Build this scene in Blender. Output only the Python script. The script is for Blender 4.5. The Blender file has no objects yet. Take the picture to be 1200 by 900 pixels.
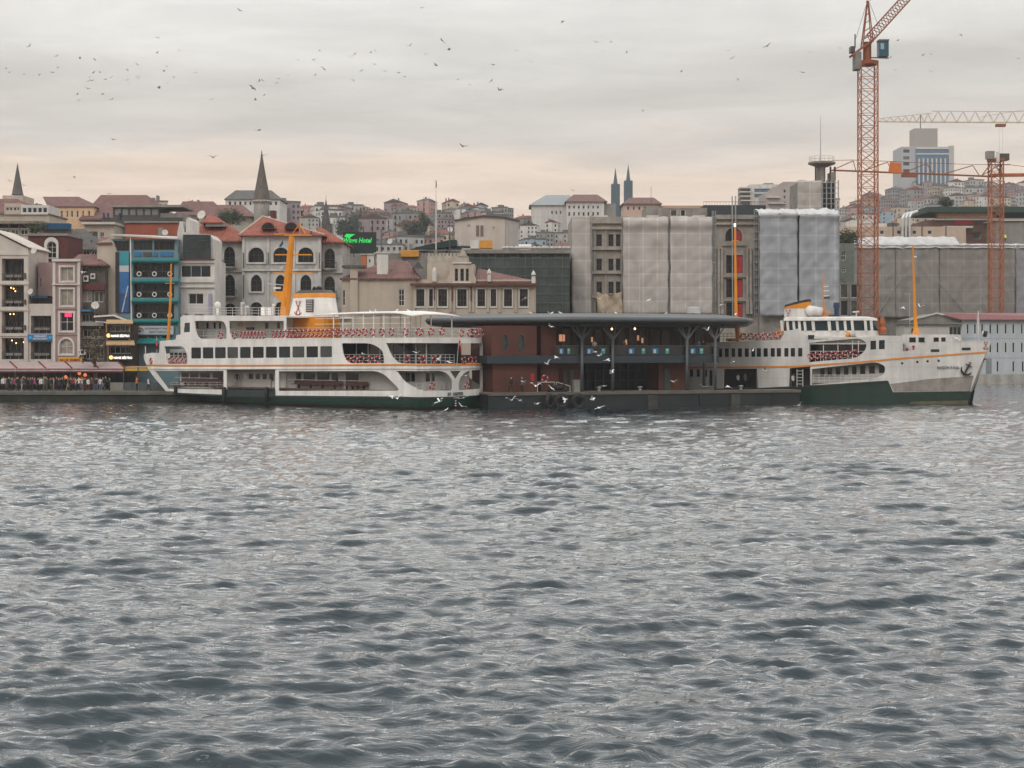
import bpy, bmesh, math, random
import numpy as np
from mathutils import Vector, Matrix, noise
from mathutils.geometry import tessellate_polygon

random.seed(7)
R = math.radians
SC = bpy.context.scene
COL = SC.collection

# ------------------------------------------------------------------ camera, sky, sun, exposure
F, H0, CH = 1900.0, 405.0, 6.6          # focal length in px of a 1200 px wide frame, horizon row, eye height (m)
cam_d = bpy.data.cameras.new('camera')
cam_d.sensor_width = 36.0
cam_d.lens = 36.0 * F / 1200.0
cam_d.shift_y = -(450.0 - H0) / 1200.0
cam_d.clip_start = 0.5
cam_d.clip_end = 20000
cam = bpy.data.objects.new('camera', cam_d)
cam.location = (0, 0, CH)
cam.rotation_euler = (R(90), 0, 0)
COL.objects.link(cam)
SC.camera = cam

SUN_EL, SUN_AZ = R(38), R(205)          # azimuth measured clockwise from +Y: behind the camera, to the left
world = bpy.data.worlds.new('World')
SC.world = world
world.use_nodes = True
nt = world.node_tree
for n in list(nt.nodes):
    nt.nodes.remove(n)
N = nt.nodes.new
L = nt.links.new
out = N('ShaderNodeOutputWorld')
bg = N('ShaderNodeBackground')
bg.inputs['Strength'].default_value = 1.0
sky = N('ShaderNodeTexSky')
sky.sky_type = 'NISHITA'
sky.sun_disc = False
sky.sun_elevation = SUN_EL
sky.sun_rotation = SUN_AZ
skys = N('ShaderNodeVectorMath'); skys.operation = 'SCALE'; skys.inputs['Scale'].default_value = 0.1
L(sky.outputs[0], skys.inputs[0])
tc = N('ShaderNodeTexCoord')
sep = N('ShaderNodeSeparateXYZ'); L(tc.outputs['Generated'], sep.inputs[0])
def wm(op, a, b=None, c=None, clamp=False):
    m = N('ShaderNodeMath'); m.operation = op; m.use_clamp = clamp
    for i, q in enumerate((a, b, c)):
        if q is None: continue
        if isinstance(q, (int, float)): m.inputs[i].default_value = q
        else: L(q, m.inputs[i])
    return m.outputs[0]
zz = wm('MAXIMUM', sep.outputs[2], 0.0)
den = wm('ADD', zz, 0.045)
cx = wm('DIVIDE', sep.outputs[0], den)
cy = wm('DIVIDE', sep.outputs[1], den)
comb = N('ShaderNodeCombineXYZ'); L(cx, comb.inputs[0]); L(cy, comb.inputs[1])
def wnoise(scale, detail, rough, off, sx=1.0, sy=1.0):
    mp = N('ShaderNodeMapping'); mp.inputs['Location'].default_value = (off, off * .7, 0)
    mp.inputs['Scale'].default_value = (sx, sy, 1)
    L(comb.outputs[0], mp.inputs[0])
    t = N('ShaderNodeTexNoise'); t.inputs['Scale'].default_value = scale
    t.inputs['Detail'].default_value = detail; t.inputs['Roughness'].default_value = rough
    t.inputs['Distortion'].default_value = .35
    L(mp.outputs[0], t.inputs[0])
    return t.outputs[0]
n_a = wnoise(.55, 7, .55, 3.1, .9, 1.0)        # broad banks
n_b = wnoise(1.9, 8, .62, 8.4, .8, 1.0)        # streaks
# a low clear-ish warm band near the horizon, a flat stratus deck above it: elevation warped by the banks
warp = wm('MULTIPLY_ADD', wm('SUBTRACT', n_a, .5), .085, zz)
ramp = N('ShaderNodeValToRGB')
e = ramp.color_ramp.elements
e[0].position = 0.0; e[0].color = (.84, .66, .525, 1)
e[1].position = 1.0; e[1].color = (1.85, 1.83, 1.8, 1)
for pos, col in ((.075, (.90, .71, .565, 1)), (.108, (.90, .73, .59, 1)), (.128, (.735, .67, .60, 1)), (.155, (.70, .665, .61, 1)),
                 (.178, (.82, .79, .73, 1)), (.235, (.96, .935, .88, 1)), (.5, (1.38, 1.37, 1.34, 1))):
    q = e.new(pos); q.color = col
L(warp, ramp.inputs[0])
st = N('ShaderNodeMapRange'); L(n_b, st.inputs[0])
st.inputs['From Min'].default_value = .3; st.inputs['From Max'].default_value = .7
st.inputs['To Min'].default_value = .86; st.inputs['To Max'].default_value = 1.12
sc2 = N('ShaderNodeVectorMath'); sc2.operation = 'SCALE'; L(ramp.outputs[0], sc2.inputs[0]); L(st.outputs[0], sc2.inputs['Scale'])
mixc = N('ShaderNodeMix'); mixc.data_type = 'RGBA'
mixc.inputs[0].default_value = .93                # cloud cover
L(skys.outputs[0], mixc.inputs[6]); L(sc2.outputs[0], mixc.inputs[7])
L(mixc.outputs[2], bg.inputs[0]); L(bg.outputs[0], out.inputs[0])

sun_d = bpy.data.lights.new('sun', 'SUN')
sun_d.energy = .8
sun_d.angle = R(18)
sun_d.color = (1, .95, .88)
sun = bpy.data.objects.new('sun', sun_d)
sd = Vector((math.sin(SUN_AZ) * math.cos(SUN_EL), math.cos(SUN_AZ) * math.cos(SUN_EL), math.sin(SUN_EL)))
sun.rotation_euler = sd.to_track_quat('Z', 'Y').to_euler()
sun.location = (0, -50, 80)
COL.objects.link(sun)

vs = SC.view_settings
vs.view_transform = 'Standard'; vs.look = 'None'; vs.exposure = 0.0; vs.gamma = 1.0; vs.use_curve_mapping = False
SC.render.engine = 'CYCLES'
SC.cycles.use_denoising = True
SC.cycles.max_bounces = 6
SC.cycles.diffuse_bounces = 3
SC.cycles.glossy_bounces = 3
SC.cycles.transmission_bounces = 4
SC.cycles.transparent_max_bounces = 8
SC.cycles.volume_bounces = 0
SC.cycles.caustics_reflective = False
SC.cycles.caustics_refractive = False

# ------------------------------------------------------------------ helpers
def lin(v):
    v /= 255.0
    return v / 12.92 if v <= .04045 else ((v + .055) / 1.055) ** 2.4
def C(r, g, b, k=1.0):
    return (min(lin(r) * k, .9), min(lin(g) * k, .9), min(lin(b) * k, .9), 1)

MATS = {}
def M(name, col, rough=.75, var=.18, scale=1.2, streak=0.0, metal=0.0, bump=0.0, bscale=8.0, emit=None, spec=.4, seam=None):
    if name in MATS: return MATS[name]
    m = bpy.data.materials.new(name); m.use_nodes = True
    t = m.node_tree; b = t.nodes['Principled BSDF']
    if len(col) == 3: col = (*col, 1)
    b.inputs['Roughness'].default_value = rough
    b.inputs['Metallic'].default_value = metal
    b.inputs['Specular IOR Level'].default_value = spec
    tcn = t.nodes.new('ShaderNodeTexCoord')
    cur = None
    def mulnoise(cur, amt, sc, stretch):
        mp = t.nodes.new('ShaderNodeMapping'); mp.inputs['Scale'].default_value = stretch
        t.links.new(tcn.outputs['Object'], mp.inputs[0])
        nz = t.nodes.new('ShaderNodeTexNoise'); nz.inputs['Scale'].default_value = sc; nz.inputs['Detail'].default_value = 5
        nz.inputs['Roughness'].default_value = .62
        t.links.new(mp.outputs[0], nz.inputs[0])
        mr = t.nodes.new('ShaderNodeMapRange')
        mr.inputs['From Min'].default_value = .32; mr.inputs['From Max'].default_value = .68
        mr.inputs['To Min'].default_value = 1 - amt; mr.inputs['To Max'].default_value = 1 + amt * .45
        t.links.new(nz.outputs[0], mr.inputs[0])
        sm = t.nodes.new('ShaderNodeVectorMath'); sm.operation = 'SCALE'
        if cur is None: sm.inputs[0].default_value = col[:3]
        else: t.links.new(cur, sm.inputs[0])
        t.links.new(mr.outputs[0], sm.inputs['Scale'])
        return sm.outputs[0]
    if var: cur = mulnoise(cur, var, scale, (1, 1, 1))
    if streak: cur = mulnoise(cur, streak*.6, .75, (1.0, 1.0, .1))
    if seam:                                          # sewn seams of a sheet, cloth lines: (x pitch, z pitch, strength)
        sx = t.nodes.new('ShaderNodeSeparateXYZ'); t.links.new(tcn.outputs['Object'], sx.inputs[0])
        for ax, pitch in ((0, seam[0]), (2, seam[1])):
            md = t.nodes.new('ShaderNodeMath'); md.operation = 'PINGPONG'; md.inputs[1].default_value = pitch / 2
            t.links.new(sx.outputs[ax], md.inputs[0])
            mr = t.nodes.new('ShaderNodeMapRange'); mr.inputs['From Min'].default_value = .05; mr.inputs['From Max'].default_value = .13
            mr.inputs['To Min'].default_value = 1 + seam[2]; mr.inputs['To Max'].default_value = 1
            t.links.new(md.outputs[0], mr.inputs[0])
            sm = t.nodes.new('ShaderNodeVectorMath'); sm.operation = 'SCALE'
            if cur is None: sm.inputs[0].default_value = col[:3]
            else: t.links.new(cur, sm.inputs[0])
            t.links.new(mr.outputs[0], sm.inputs['Scale']); cur = sm.outputs[0]
    if cur is None: b.inputs['Base Color'].default_value = col
    else: t.links.new(cur, b.inputs['Base Color'])
    if bump:
        nz = t.nodes.new('ShaderNodeTexNoise'); nz.inputs['Scale'].default_value = bscale; nz.inputs['Detail'].default_value = 4
        t.links.new(tcn.outputs['Object'], nz.inputs[0])
        bp = t.nodes.new('ShaderNodeBump'); bp.inputs['Strength'].default_value = bump; bp.inputs['Distance'].default_value = .1
        t.links.new(nz.outputs[0], bp.inputs['Height']); t.links.new(bp.outputs[0], b.inputs['Normal'])
    if emit:
        b.inputs['Emission Color'].default_value = (*col[:3], 1); b.inputs['Emission Strength'].default_value = emit
    MATS[name] = m
    return m

def tile_mat(name, col, pitch=.35, axis=1, amt=.3):
    """clay roof tile courses too fine to pick apart at this distance: ribs down the slope + blotches"""
    if name in MATS: return MATS[name]
    m = M(name, col, .85, .35, .8)
    t = m.node_tree; b = t.nodes['Principled BSDF']
    tcn = t.nodes.new('ShaderNodeTexCoord')
    wv = t.nodes.new('ShaderNodeTexWave'); wv.inputs['Scale'].default_value = .3 / pitch; wv.bands_direction = 'X'
    wv.inputs['Distortion'].default_value = .6
    t.links.new(tcn.outputs['Object'], wv.inputs[0])
    bp = t.nodes.new('ShaderNodeBump'); bp.inputs['Strength'].default_value = .8; bp.inputs['Distance'].default_value = .08
    t.links.new(wv.outputs[1], bp.inputs['Height']); t.links.new(bp.outputs[0], b.inputs['Normal'])
    return m

class MB:
    def __init__(s): s.v = []; s.f = []; s.m = []; s.cm = 0
    def mat(s, i): s.cm = i; return s
    def add(s, vs, fs):
        o = len(s.v); s.v += [tuple(v) for v in vs]
        s.f += [tuple(i + o for i in f) for f in fs]; s.m += [s.cm] * len(fs); return s
    def box(s, x0, x1, y0, y1, z0, z1):
        return s.add([(x0,y0,z0),(x1,y0,z0),(x1,y1,z0),(x0,y1,z0),(x0,y0,z1),(x1,y0,z1),(x1,y1,z1),(x0,y1,z1)],
                     [(3,2,1,0),(4,5,6,7),(0,1,5,4),(1,2,6,5),(2,3,7,6),(3,0,4,7)])
    def bar(s, a, b, w, h=None):
        a = Vector(a); b = Vector(b); h = h or w; d = (b - a)
        if d.length < 1e-6: return s
        d.normalize()
        up = Vector((0,0,1)) if abs(d.z) < .95 else Vector((0,1,0))
        r = d.cross(up).normalized() * w / 2; u = r.cross(d).normalized() * h / 2
        vs = [a-r-u, a+r-u, a+r+u, a-r+u, b-r-u, b+r-u, b+r+u, b-r+u]
        return s.add(vs, [(3,2,1,0),(4,5,6,7),(0,1,5,4),(1,2,6,5),(2,3,7,6),(3,0,4,7)])
    def tube(s, pts, r, n=6, closed=False, cap=True):
        pts = [Vector(p) for p in pts]; k = len(pts); rs = r if isinstance(r, (list, tuple)) else [r] * k
        rings = []; prev = None
        for i in range(k):
            if closed: d = pts[(i+1) % k] - pts[i-1]
            else: d = pts[min(i+1, k-1)] - pts[max(i-1, 0)]
            d.normalize()
            if prev is None:
                up = Vector((0,0,1)) if abs(d.z) < .9 else Vector((1,0,0))
                a = d.cross(up).normalized()
            else:
                a = (prev - d * prev.dot(d)).normalized()
            prev = a; b = d.cross(a)
            rings.append([pts[i] + (a * math.cos(2*math.pi*j/n) + b * math.sin(2*math.pi*j/n)) * rs[i] for j in range(n)])
        vs = [p for q in rings for p in q]; fs = []
        for i in range(k if closed else k-1):
            for j in range(n):
                i2 = (i+1) % k
                fs.append((i*n+j, i*n+(j+1) % n, i2*n+(j+1) % n, i2*n+j))
        if not closed and cap:
            fs.append(tuple(range(n-1, -1, -1))); fs.append(tuple((k-1)*n+j for j in range(n)))
        return s.add(vs, fs)
    def lathe(s, prof, cx=0, cy=0, n=16, z0=0):
        vs = []; fs = []
        for r, z in prof:
            vs += [(cx + r*math.cos(2*math.pi*j/n), cy + r*math.sin(2*math.pi*j/n), z0+z) for j in range(n)]
        for i in range(len(prof)-1):
            for j in range(n):
                fs.append((i*n+j, i*n+(j+1) % n, (i+1)*n+(j+1) % n, (i+1)*n+j))
        fs.append(tuple(range(n-1,-1,-1))); fs.append(tuple((len(prof)-1)*n+j for j in range(n)))
        return s.add(vs, fs)
    def prism(s, poly, z0, z1):                      # polygon in plan (x, y)
        n = len(poly)
        vs = [(x, y, z0) for x, y in poly] + [(x, y, z1) for x, y in poly]
        return s.add(vs, [tuple(range(n-1,-1,-1)), tuple(range(n, 2*n))] + [(i, (i+1) % n, n+(i+1) % n, n+i) for i in range(n)])
    def slab(s, poly, y0, y1):                       # polygon in elevation (x, z)
        n = len(poly)
        vs = [(x, y0, z) for x, z in poly] + [(x, y1, z) for x, z in poly]
        return s.add(vs, [tuple(range(n)), tuple(range(2*n-1, n-1, -1))] + [(i, n+i, n+(i+1) % n, (i+1) % n) for i in range(n)])
    def panel(s, outer, holes, y0, y1, yh=None):
        """elevation panel (x, z): front at y0. yh None: openings go through to y1; else niches closed at yh"""
        loops = [outer] + list(holes)
        tris = tessellate_polygon([[Vector((a, b, 0)) for a, b in l] for l in loops])
        pts = [p for l in loops for p in l]; n = len(pts)
        vs = [(a, y0, b) for a, b in pts]; fs = [tuple(t) for t in tris]
        o = 0
        if yh is None:
            vs += [(a, y1, b) for a, b in pts]; fs += [tuple(i+n for i in reversed(t)) for t in tris]
            for l in loops:
                k = len(l); fs += [(o+i, o+(i+1) % k, n+o+(i+1) % k, n+o+i) for i in range(k)]; o += k
        else:
            for j, l in enumerate(loops):
                k = len(l); q = len(vs); yy = y1 if j == 0 else yh
                vs += [(a, yy, b) for a, b in l]
                fs += [(o+i, o+(i+1) % k, q+(i+1) % k, q+i) for i in range(k)]
                fs.append(tuple(q+i for i in range(k))); o += k
        return s.add(vs, fs)
    def mesh(s, name, mats):
        me = bpy.data.meshes.new(name); me.from_pydata(s.v, [], s.f)
        for m in (mats if isinstance(mats, (list, tuple)) else [mats]): me.materials.append(m)
        if any(s.m): me.polygons.foreach_set('material_index', s.m)
        me.update(); return me
    def build(s, name, mats, parent=None, smooth=False, loc=None, rot=None):
        me = s.mesh(name, mats)
        if smooth: me.polygons.foreach_set('use_smooth', [True] * len(me.polygons))
        return put(name, me, parent, loc, rot)

def put(name, me, parent=None, loc=None, rot=None):
    o = bpy.data.objects.new(name, me); COL.objects.link(o)
    if parent: o.parent = parent
    if loc is not None: o.location = loc
    if rot is not None: o.rotation_euler = rot
    return o
LABELS = {}
def tag(o, label, cat, group=None, kind=None):
    o['label'] = label
    if cat: o['category'] = cat
    if group: o['group'] = group
    if kind: o['kind'] = kind
    return o
def thing(name, label, cat, loc=(0,0,0), rz=0, group=None):
    o = put(name, None, None, loc, (0,0,rz))
    o.empty_display_size = .2
    return tag(o, label, cat, group)
def struct(o): o['kind'] = 'structure'; return o

def PX(px, Y): return (px - 600.0) * Y / F
def PZ(py, Y): return CH + (H0 - py) * Y / F

def rp(pts, n=6):
    """polygon with rounded corners: (x, y) or (x, y, radius)"""
    res = []; k = len(pts)
    for i, p in enumerate(pts):
        if len(p) < 3: res.append((p[0], p[1])); continue
        c = Vector(p[:2]); a = Vector(pts[i-1][:2]); b = Vector(pts[(i+1) % k][:2]); r = p[2]
        s_ = c + (a-c).normalized() * min(r, (a-c).length * .49); t_ = c + (b-c).normalized() * min(r, (b-c).length * .49)
        for j in range(n+1):
            q = j / n; res.append(tuple(s_ * (1-q)**2 + c * 2*q*(1-q) + t_ * q*q))
    return res
def rect(x0, x1, z0, z1): return [(x0,z0),(x1,z0),(x1,z1),(x0,z1)]
def arch(x0, x1, z0, z1, pointed=False, n=10):
    w = x1 - x0; r = w/2; cxm = (x0+x1)/2
    if pointed:
        h = min(w*.75, (z1-z0)*.6); zs = z1-h
        pts = [(x0,z0),(x1,z0)]
        for j in range(n+1):
            t = j/n; a = math.pi*t; xx = cxm + r*math.cos(a); pts.append((xx, zs + h*(math.sin(a) ** .8)*(.82+.18*abs(1-abs(2*t-1)))))
        return pts
    h = min(r, (z1-z0)*.6); zs = z1-h
    return [(x0,z0),(x1,z0)] + [(cxm + r*math.cos(math.pi*j/n), zs + h*math.sin(math.pi*j/n)) for j in range(n+1)]
def shape(kind, x0, x1, z0, z1):
    if kind == 'a': return arch(x0,x1,z0,z1)
    if kind == 'p': return arch(x0,x1,z0,z1,True)
    if kind == 'o': return [((x0+x1)/2+(x1-x0)/2*math.cos(2*math.pi*j/16), (z0+z1)/2+(z1-z0)/2*math.sin(2*math.pi*j/16)) for j in range(16)]
    return rect(x0,x1,z0,z1)
def inset(poly, d):
    xs = [p[0] for p in poly]; zs = [p[1] for p in poly]
    cxm = (min(xs)+max(xs))/2; czm = (min(zs)+max(zs))/2; hw = (max(xs)-min(xs))/2; hh = (max(zs)-min(zs))/2
    fx = max(.3, 1-d/hw); fz = max(.3, 1-d/hh)
    return [(cxm+(x-cxm)*fx, czm+(z-czm)*fz) for x, z in poly]

class Fr:
    """a vertical-plane frame: local x along phi, local y perpendicular; turns photo pixels on a plane y=const to local x, z"""
    def __init__(s, X, Y, phi=0.0, z=0.0):
        s.X, s.Y, s.phi, s.z0 = X, Y, phi, z; s.c, s.s = math.cos(phi), math.sin(phi)
    def W(s, x, y): return (s.X + s.c*x - s.s*y, s.Y + s.s*x + s.c*y)
    def px(s, x, y): a, b = s.W(x, y); return 600 + F*a/b
    def x(s, px, y=0):
        k = px - 600
        return (k*(s.Y + s.c*y) - F*(s.X - s.s*y)) / (F*s.c - k*s.s)
    def z(s, py, px=None, y=0, x=None):
        if x is None: x = s.x(px, y) if px is not None else 0
        return CH + (H0-py) * s.W(x, y)[1] / F - s.z0
    def loc(s): return (s.X, s.Y, s.z0)

GLASS = M('window_glass', (.012,.016,.018), .12, .5, .7, spec=.22)
GLASS_T = M('teal_window_glass', (.012,.026,.03), .1, .4, .5, spec=.25)
CURT = M('curtained_glass', C(150,140,128), .35, .45, 1.5, spec=.5)
GLASS_C = M('half_curtained_glass', C(96,92,86,.7), .2, .6, 1.2, spec=.3)
WHITEP = M('white_paint', (.72,.70,.66), .45, .12, 1.0, streak=.16)
WFRAME = M('white_window_frame', (.62,.60,.57), .5, .15, 2)
DFRAME = M('dark_window_frame', (.05,.048,.045), .5, .15, 2)
RAILM = M('painted_rail', (.42,.41,.40), .45, .15, 3)
STEEL = M('galvanised_steel', (.30,.31,.31), .45, .25, 3, metal=.3)
BLACK = M('black_rubber', (.014,.014,.015), .7, .3, 4)

def window(parent, poly, y, cols=2, rows=2, fm=None, gm=None, fr=.08, name='window'):
    """one window: frame mesh with its bars, pane as its own piece"""
    fm = fm or WFRAME; gm = gm or (GLASS if (len(bpy.data.objects)*7) % 10 < 7 else GLASS_C)
    xs = [p[0] for p in poly]; zs = [p[1] for p in poly]; x0,x1,z0,z1 = min(xs),max(xs),min(zs),max(zs)
    fr = min(fr, (x1-x0)*.18)
    b = MB(); b.panel(inset(poly, .004), [inset(poly, fr)], y-.05, y+.03)
    for i in range(1, cols):
        xm = x0+(x1-x0)*i/cols; zt = z1 - fr*.5 - (.12*(z1-z0) if len(poly) > 4 and cols > 2 else 0)
        b.box(xm-fr*.32, xm+fr*.32, y-.04, y+.02, z0+fr*.6, zt)
    for i in range(1, rows):
        zm = z0+(z1-z0)*i/rows
        b.box(x0+fr*.6, x1-fr*.6, y-.045, y+.022, zm-fr*.32, zm+fr*.32)
    w = b.build(name, fm, parent)
    p = MB().slab(inset(poly, fr*.4), y+.032, y+.05).build('pane', gm, w)
    return w

def text_mesh(body, size, extrude, mat, name='lettering', bold=0.0, spacing=1.0, shear=0.0, sx=1.0):
    cu = bpy.data.curves.new('lettering_curve', 'FONT'); cu.body = body; cu.size = size; cu.extrude = extrude
    cu.align_x = 'CENTER'; cu.align_y = 'CENTER'; cu.offset = bold; cu.space_character = spacing; cu.shear = shear
    cu.resolution_u = 2
    o = bpy.data.objects.new('tmp', cu); COL.objects.link(o)
    dg = bpy.context.evaluated_depsgraph_get()
    me = bpy.data.meshes.new_from_object(o.evaluated_get(dg))
    bpy.data.objects.remove(o); bpy.data.curves.remove(cu)
    me.materials.clear(); me.materials.append(mat); me.name = name
    if sx != 1.0: me.transform(Matrix.Scale(sx, 4, (1,0,0)))
    return me
def lettering(parent, body, x, y, z, size, mat, rz=0, extrude=.015, **k):
    """upright letters facing -Y of the parent's frame"""
    return put('lettering', text_mesh(body, size, extrude, mat, **k), parent, (x,y,z), (R(90),0,rz))

def fit_text(parent, body, x0, x1, y, zc, h, mat, **k):
    me = text_mesh(body, 1.0, .02, mat, **k)
    xs = [v.co.x for v in me.vertices]; ys = [v.co.y for v in me.vertices]
    sx = (x1-x0)/max(1e-6, max(xs)-min(xs)); sy = h/max(1e-6, max(ys)-min(ys))
    cxm = (max(xs)+min(xs))/2; cym = (max(ys)+min(ys))/2
    for v in me.vertices: v.co.x = (v.co.x-cxm)*sx; v.co.y = (v.co.y-cym)*sy
    return put('lettering', me, parent, ((x0+x1)/2, y, zc), (R(90),0,0))

ORD = ['first','second','third','fourth','fifth','sixth','seventh','eighth','ninth','tenth','eleventh','twelfth','thirteenth','fourteenth',
       'fifteenth','sixteenth','seventeenth','eighteenth','nineteenth','twentieth']
def ordw(i):
    if i < 20: return ORD[i]
    t = ['twenty','thirty','forty','fifty'][(i+1)//10-2]; u = (i+1) % 10
    return {'twenty':'twentieth','thirty':'thirtieth','forty':'fortieth','fifty':'fiftieth'}[t] if u == 0 else t + '-' + ORD[u-1]
# ------------------------------------------------------------------ water
def make_water():
    # rows spaced finely near the camera, columns by bearing; waves are a sum of wind-sea components
    rows = np.concatenate([np.linspace(-30, 8, 20), np.geomspace(10, 330, 1000), np.array([360, 420, 600, 1200, 3000, 9000.])])
    cols = np.tan(np.linspace(-R(31), R(31), 640))
    d = np.maximum(rows, 14)
    X = d[:, None]*cols[None, :]; Y = np.repeat(rows[:, None], len(cols), 1)
    rng = np.random.default_rng(11)
    dx = np.abs(d[:, None]*(cols[1]-cols[0])) * np.ones_like(X)
    dy = np.gradient(rows)[:, None]*np.ones_like(X)
    Z = np.zeros_like(X); ZL = np.zeros_like(X); DX = np.zeros_like(X); DY = np.zeros_like(X)
    # slow patches where the wind roughens the surface more or less
    gust = 1 + .22*np.sin(X*.11+1.3+.9*np.sin(Y*.05))*np.sin(Y*.083+.4) + .16*np.sin(X*.045-.7)*np.cos(Y*.037+X*.02)
    lam = np.concatenate([np.geomspace(.22, 1.0, 70), np.geomspace(1.03, 7, 44)])
    for l in lam:
        k = 2*np.pi/l
        th = R(-80) + rng.normal(0, .30 if l > 1.0 else .45)     # waves run toward the viewer, slightly from the left
        if rng.random() < .2: th += rng.normal(0, .8)
        kx, ky = k*np.cos(th), k*np.sin(th)
        amp = (.0130*l**1.0 if l < 1.0 else .0142*l**.75*np.exp(-(max(0, l-2.0)/1.35)**2))*(.5+rng.random())
        fade = np.clip((l - 1.6*np.maximum(dx*abs(np.cos(th)), dy*abs(np.sin(th)))) / (l*.6), 0, 1)
        # groups: short trains rather than endless sines
        env = .42 + .75*np.sin(X*k*.11*rng.normal()+rng.random()*6)*np.sin(Y*k*.11*rng.normal()+rng.random()*6) + .3*np.sin(X*k*.07+Y*k*.09*rng.normal()+rng.random()*6)
        ph = kx*X + ky*Y + rng.random()*6.283
        a = amp*fade*np.minimum(np.maximum(env, 0)**1.5*1.25, 1.35)*gust
        s_, c_ = np.sin(ph), np.cos(ph)
        Z += a*c_
        if l > .7: ZL += a*c_
        ch = .18
        DX -= ch*a*np.cos(th)*s_; DY -= ch*a*np.sin(th)*s_
    calm = np.clip((330-Y)/60, 0, 1)
    # wind leans the crests toward the viewer
    V = np.stack([X+(DX-.15*ZL)*calm, Y+(DY-.85*ZL)*calm, Z*calm], -1).reshape(-1, 3).astype(np.float32)
    nr, nc = X.shape
    i = np.arange(nr*nc).reshape(nr, nc)
    Q = np.stack([i[:-1,:-1], i[:-1,1:], i[1:,1:], i[1:,:-1]], -1).reshape(-1, 4).astype(np.int32)
    me = bpy.data.meshes.new('water')
    me.vertices.add(len(V)); me.vertices.foreach_set('co', V.ravel())
    me.loops.add(Q.size); me.loops.foreach_set('vertex_index', Q.ravel())
    me.polygons.add(len(Q)); me.polygons.foreach_set('loop_start', np.arange(0, Q.size, 4, dtype=np.int32))
    me.polygons.foreach_set('loop_total', np.full(len(Q), 4, dtype=np.int32))
    me.polygons.foreach_set('use_smooth', np.ones(len(Q), dtype=bool))
    me.update(); me.validate()
    m = bpy.data.materials.new('sea_water'); m.use_nodes = True
    t = m.node_tree; t.nodes.clear()
    mo = t.nodes.new('ShaderNodeOutputMaterial'); mx = t.nodes.new('ShaderNodeMixShader'); t.links.new(mx.outputs[0], mo.inputs[0])
    df = t.nodes.new('ShaderNodeBsdfDiffuse'); df.inputs['Color'].default_value = (.005, .018, .026, 1)      # light scattered back by the murky water
    gl = t.nodes.new('ShaderNodeBsdfGlossy'); gl.inputs['Color'].default_value = (.97, .97, .97, 1); gl.inputs['Roughness'].default_value = .03
    fr_ = t.nodes.new('ShaderNodeFresnel'); fr_.inputs['IOR'].default_value = 1.36
    gn = t.nodes.new('ShaderNodeMath'); gn.operation = 'MULTIPLY'; gn.use_clamp = True; gn.inputs[1].default_value = 1.5; t.links.new(fr_.outputs[0], gn.inputs[0])
    t.links.new(gn.outputs[0], mx.inputs[0]); t.links.new(df.outputs[0], mx.inputs[1]); t.links.new(gl.outputs[0], mx.inputs[2])
    tcn = t.nodes.new('ShaderNodeTexCoord')
    mp = t.nodes.new('ShaderNodeMapping'); mp.inputs['Scale'].default_value = (.55, 1.6, 1); t.links.new(tcn.outputs['Object'], mp.inputs[0])
    hs = None
    for sc, det, st, dist in ((1.3, 4, .3, .1), (4.5, 5, .8, .045)):
        nz = t.nodes.new('ShaderNodeTexNoise'); nz.inputs['Scale'].default_value = sc; nz.inputs['Detail'].default_value = det
        nz.inputs['Distortion'].default_value = .6
        t.links.new(mp.outputs[0], nz.inputs[0])
        bp = t.nodes.new('ShaderNodeBump'); bp.inputs['Strength'].default_value = st; bp.inputs['Distance'].default_value = dist
        t.links.new(nz.outputs[0], bp.inputs['Height'])
        if hs is not None: t.links.new(hs, bp.inputs['Normal'])
        hs = bp.outputs[0]
    [t.links.new(hs, q.inputs['Normal']) for q in (df, gl, fr_)]
    me.materials.append(m)
    o = put('water', me); struct(o); o['label'] = 'choppy grey blue harbour water'
make_water()

# ------------------------------------------------------------------ land
GZ = 1.15
def smooth(t): t = max(0., min(1., t)); return t*t*(3-2*t)
RIDGE = [(-900,262,820),(-200,258,800),(0,256,760),(120,250,740),(250,248,760),(400,245,800),(520,246,820),(640,251,830),(740,262,830),(830,262,830),
         (880,250,800),(950,246,860),(1000,246,1150),(1060,222,1300),(1130,218,1300),(1200,222,1300),(1400,225,1300),(2100,240,1300)]
def ridge(px):
    for (a, y0, d0), (b, y1, d1) in zip(RIDGE, RIDGE[1:]):
        if px <= b:
            t = max(0, (px-a)/(b-a)); return y0+(y1-y0)*t, d0+(d1-d0)*t
    return RIDGE[-1][1:]
def terrain(X, Y):
    px = 600 + F*X/max(Y, 50); ry, rd = ridge(max(-900, min(2100, px)))
    zr = PZ(ry, rd) - 8
    t = (Y-300)/(rd-300)
    if t <= 0: return GZ
    if t <= 1: return GZ + (zr-GZ)*(.35*smooth(t)+.65*t**1.15)
    return GZ + (zr-GZ)*max(.55, 1-.12*(t-1)*4)
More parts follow.
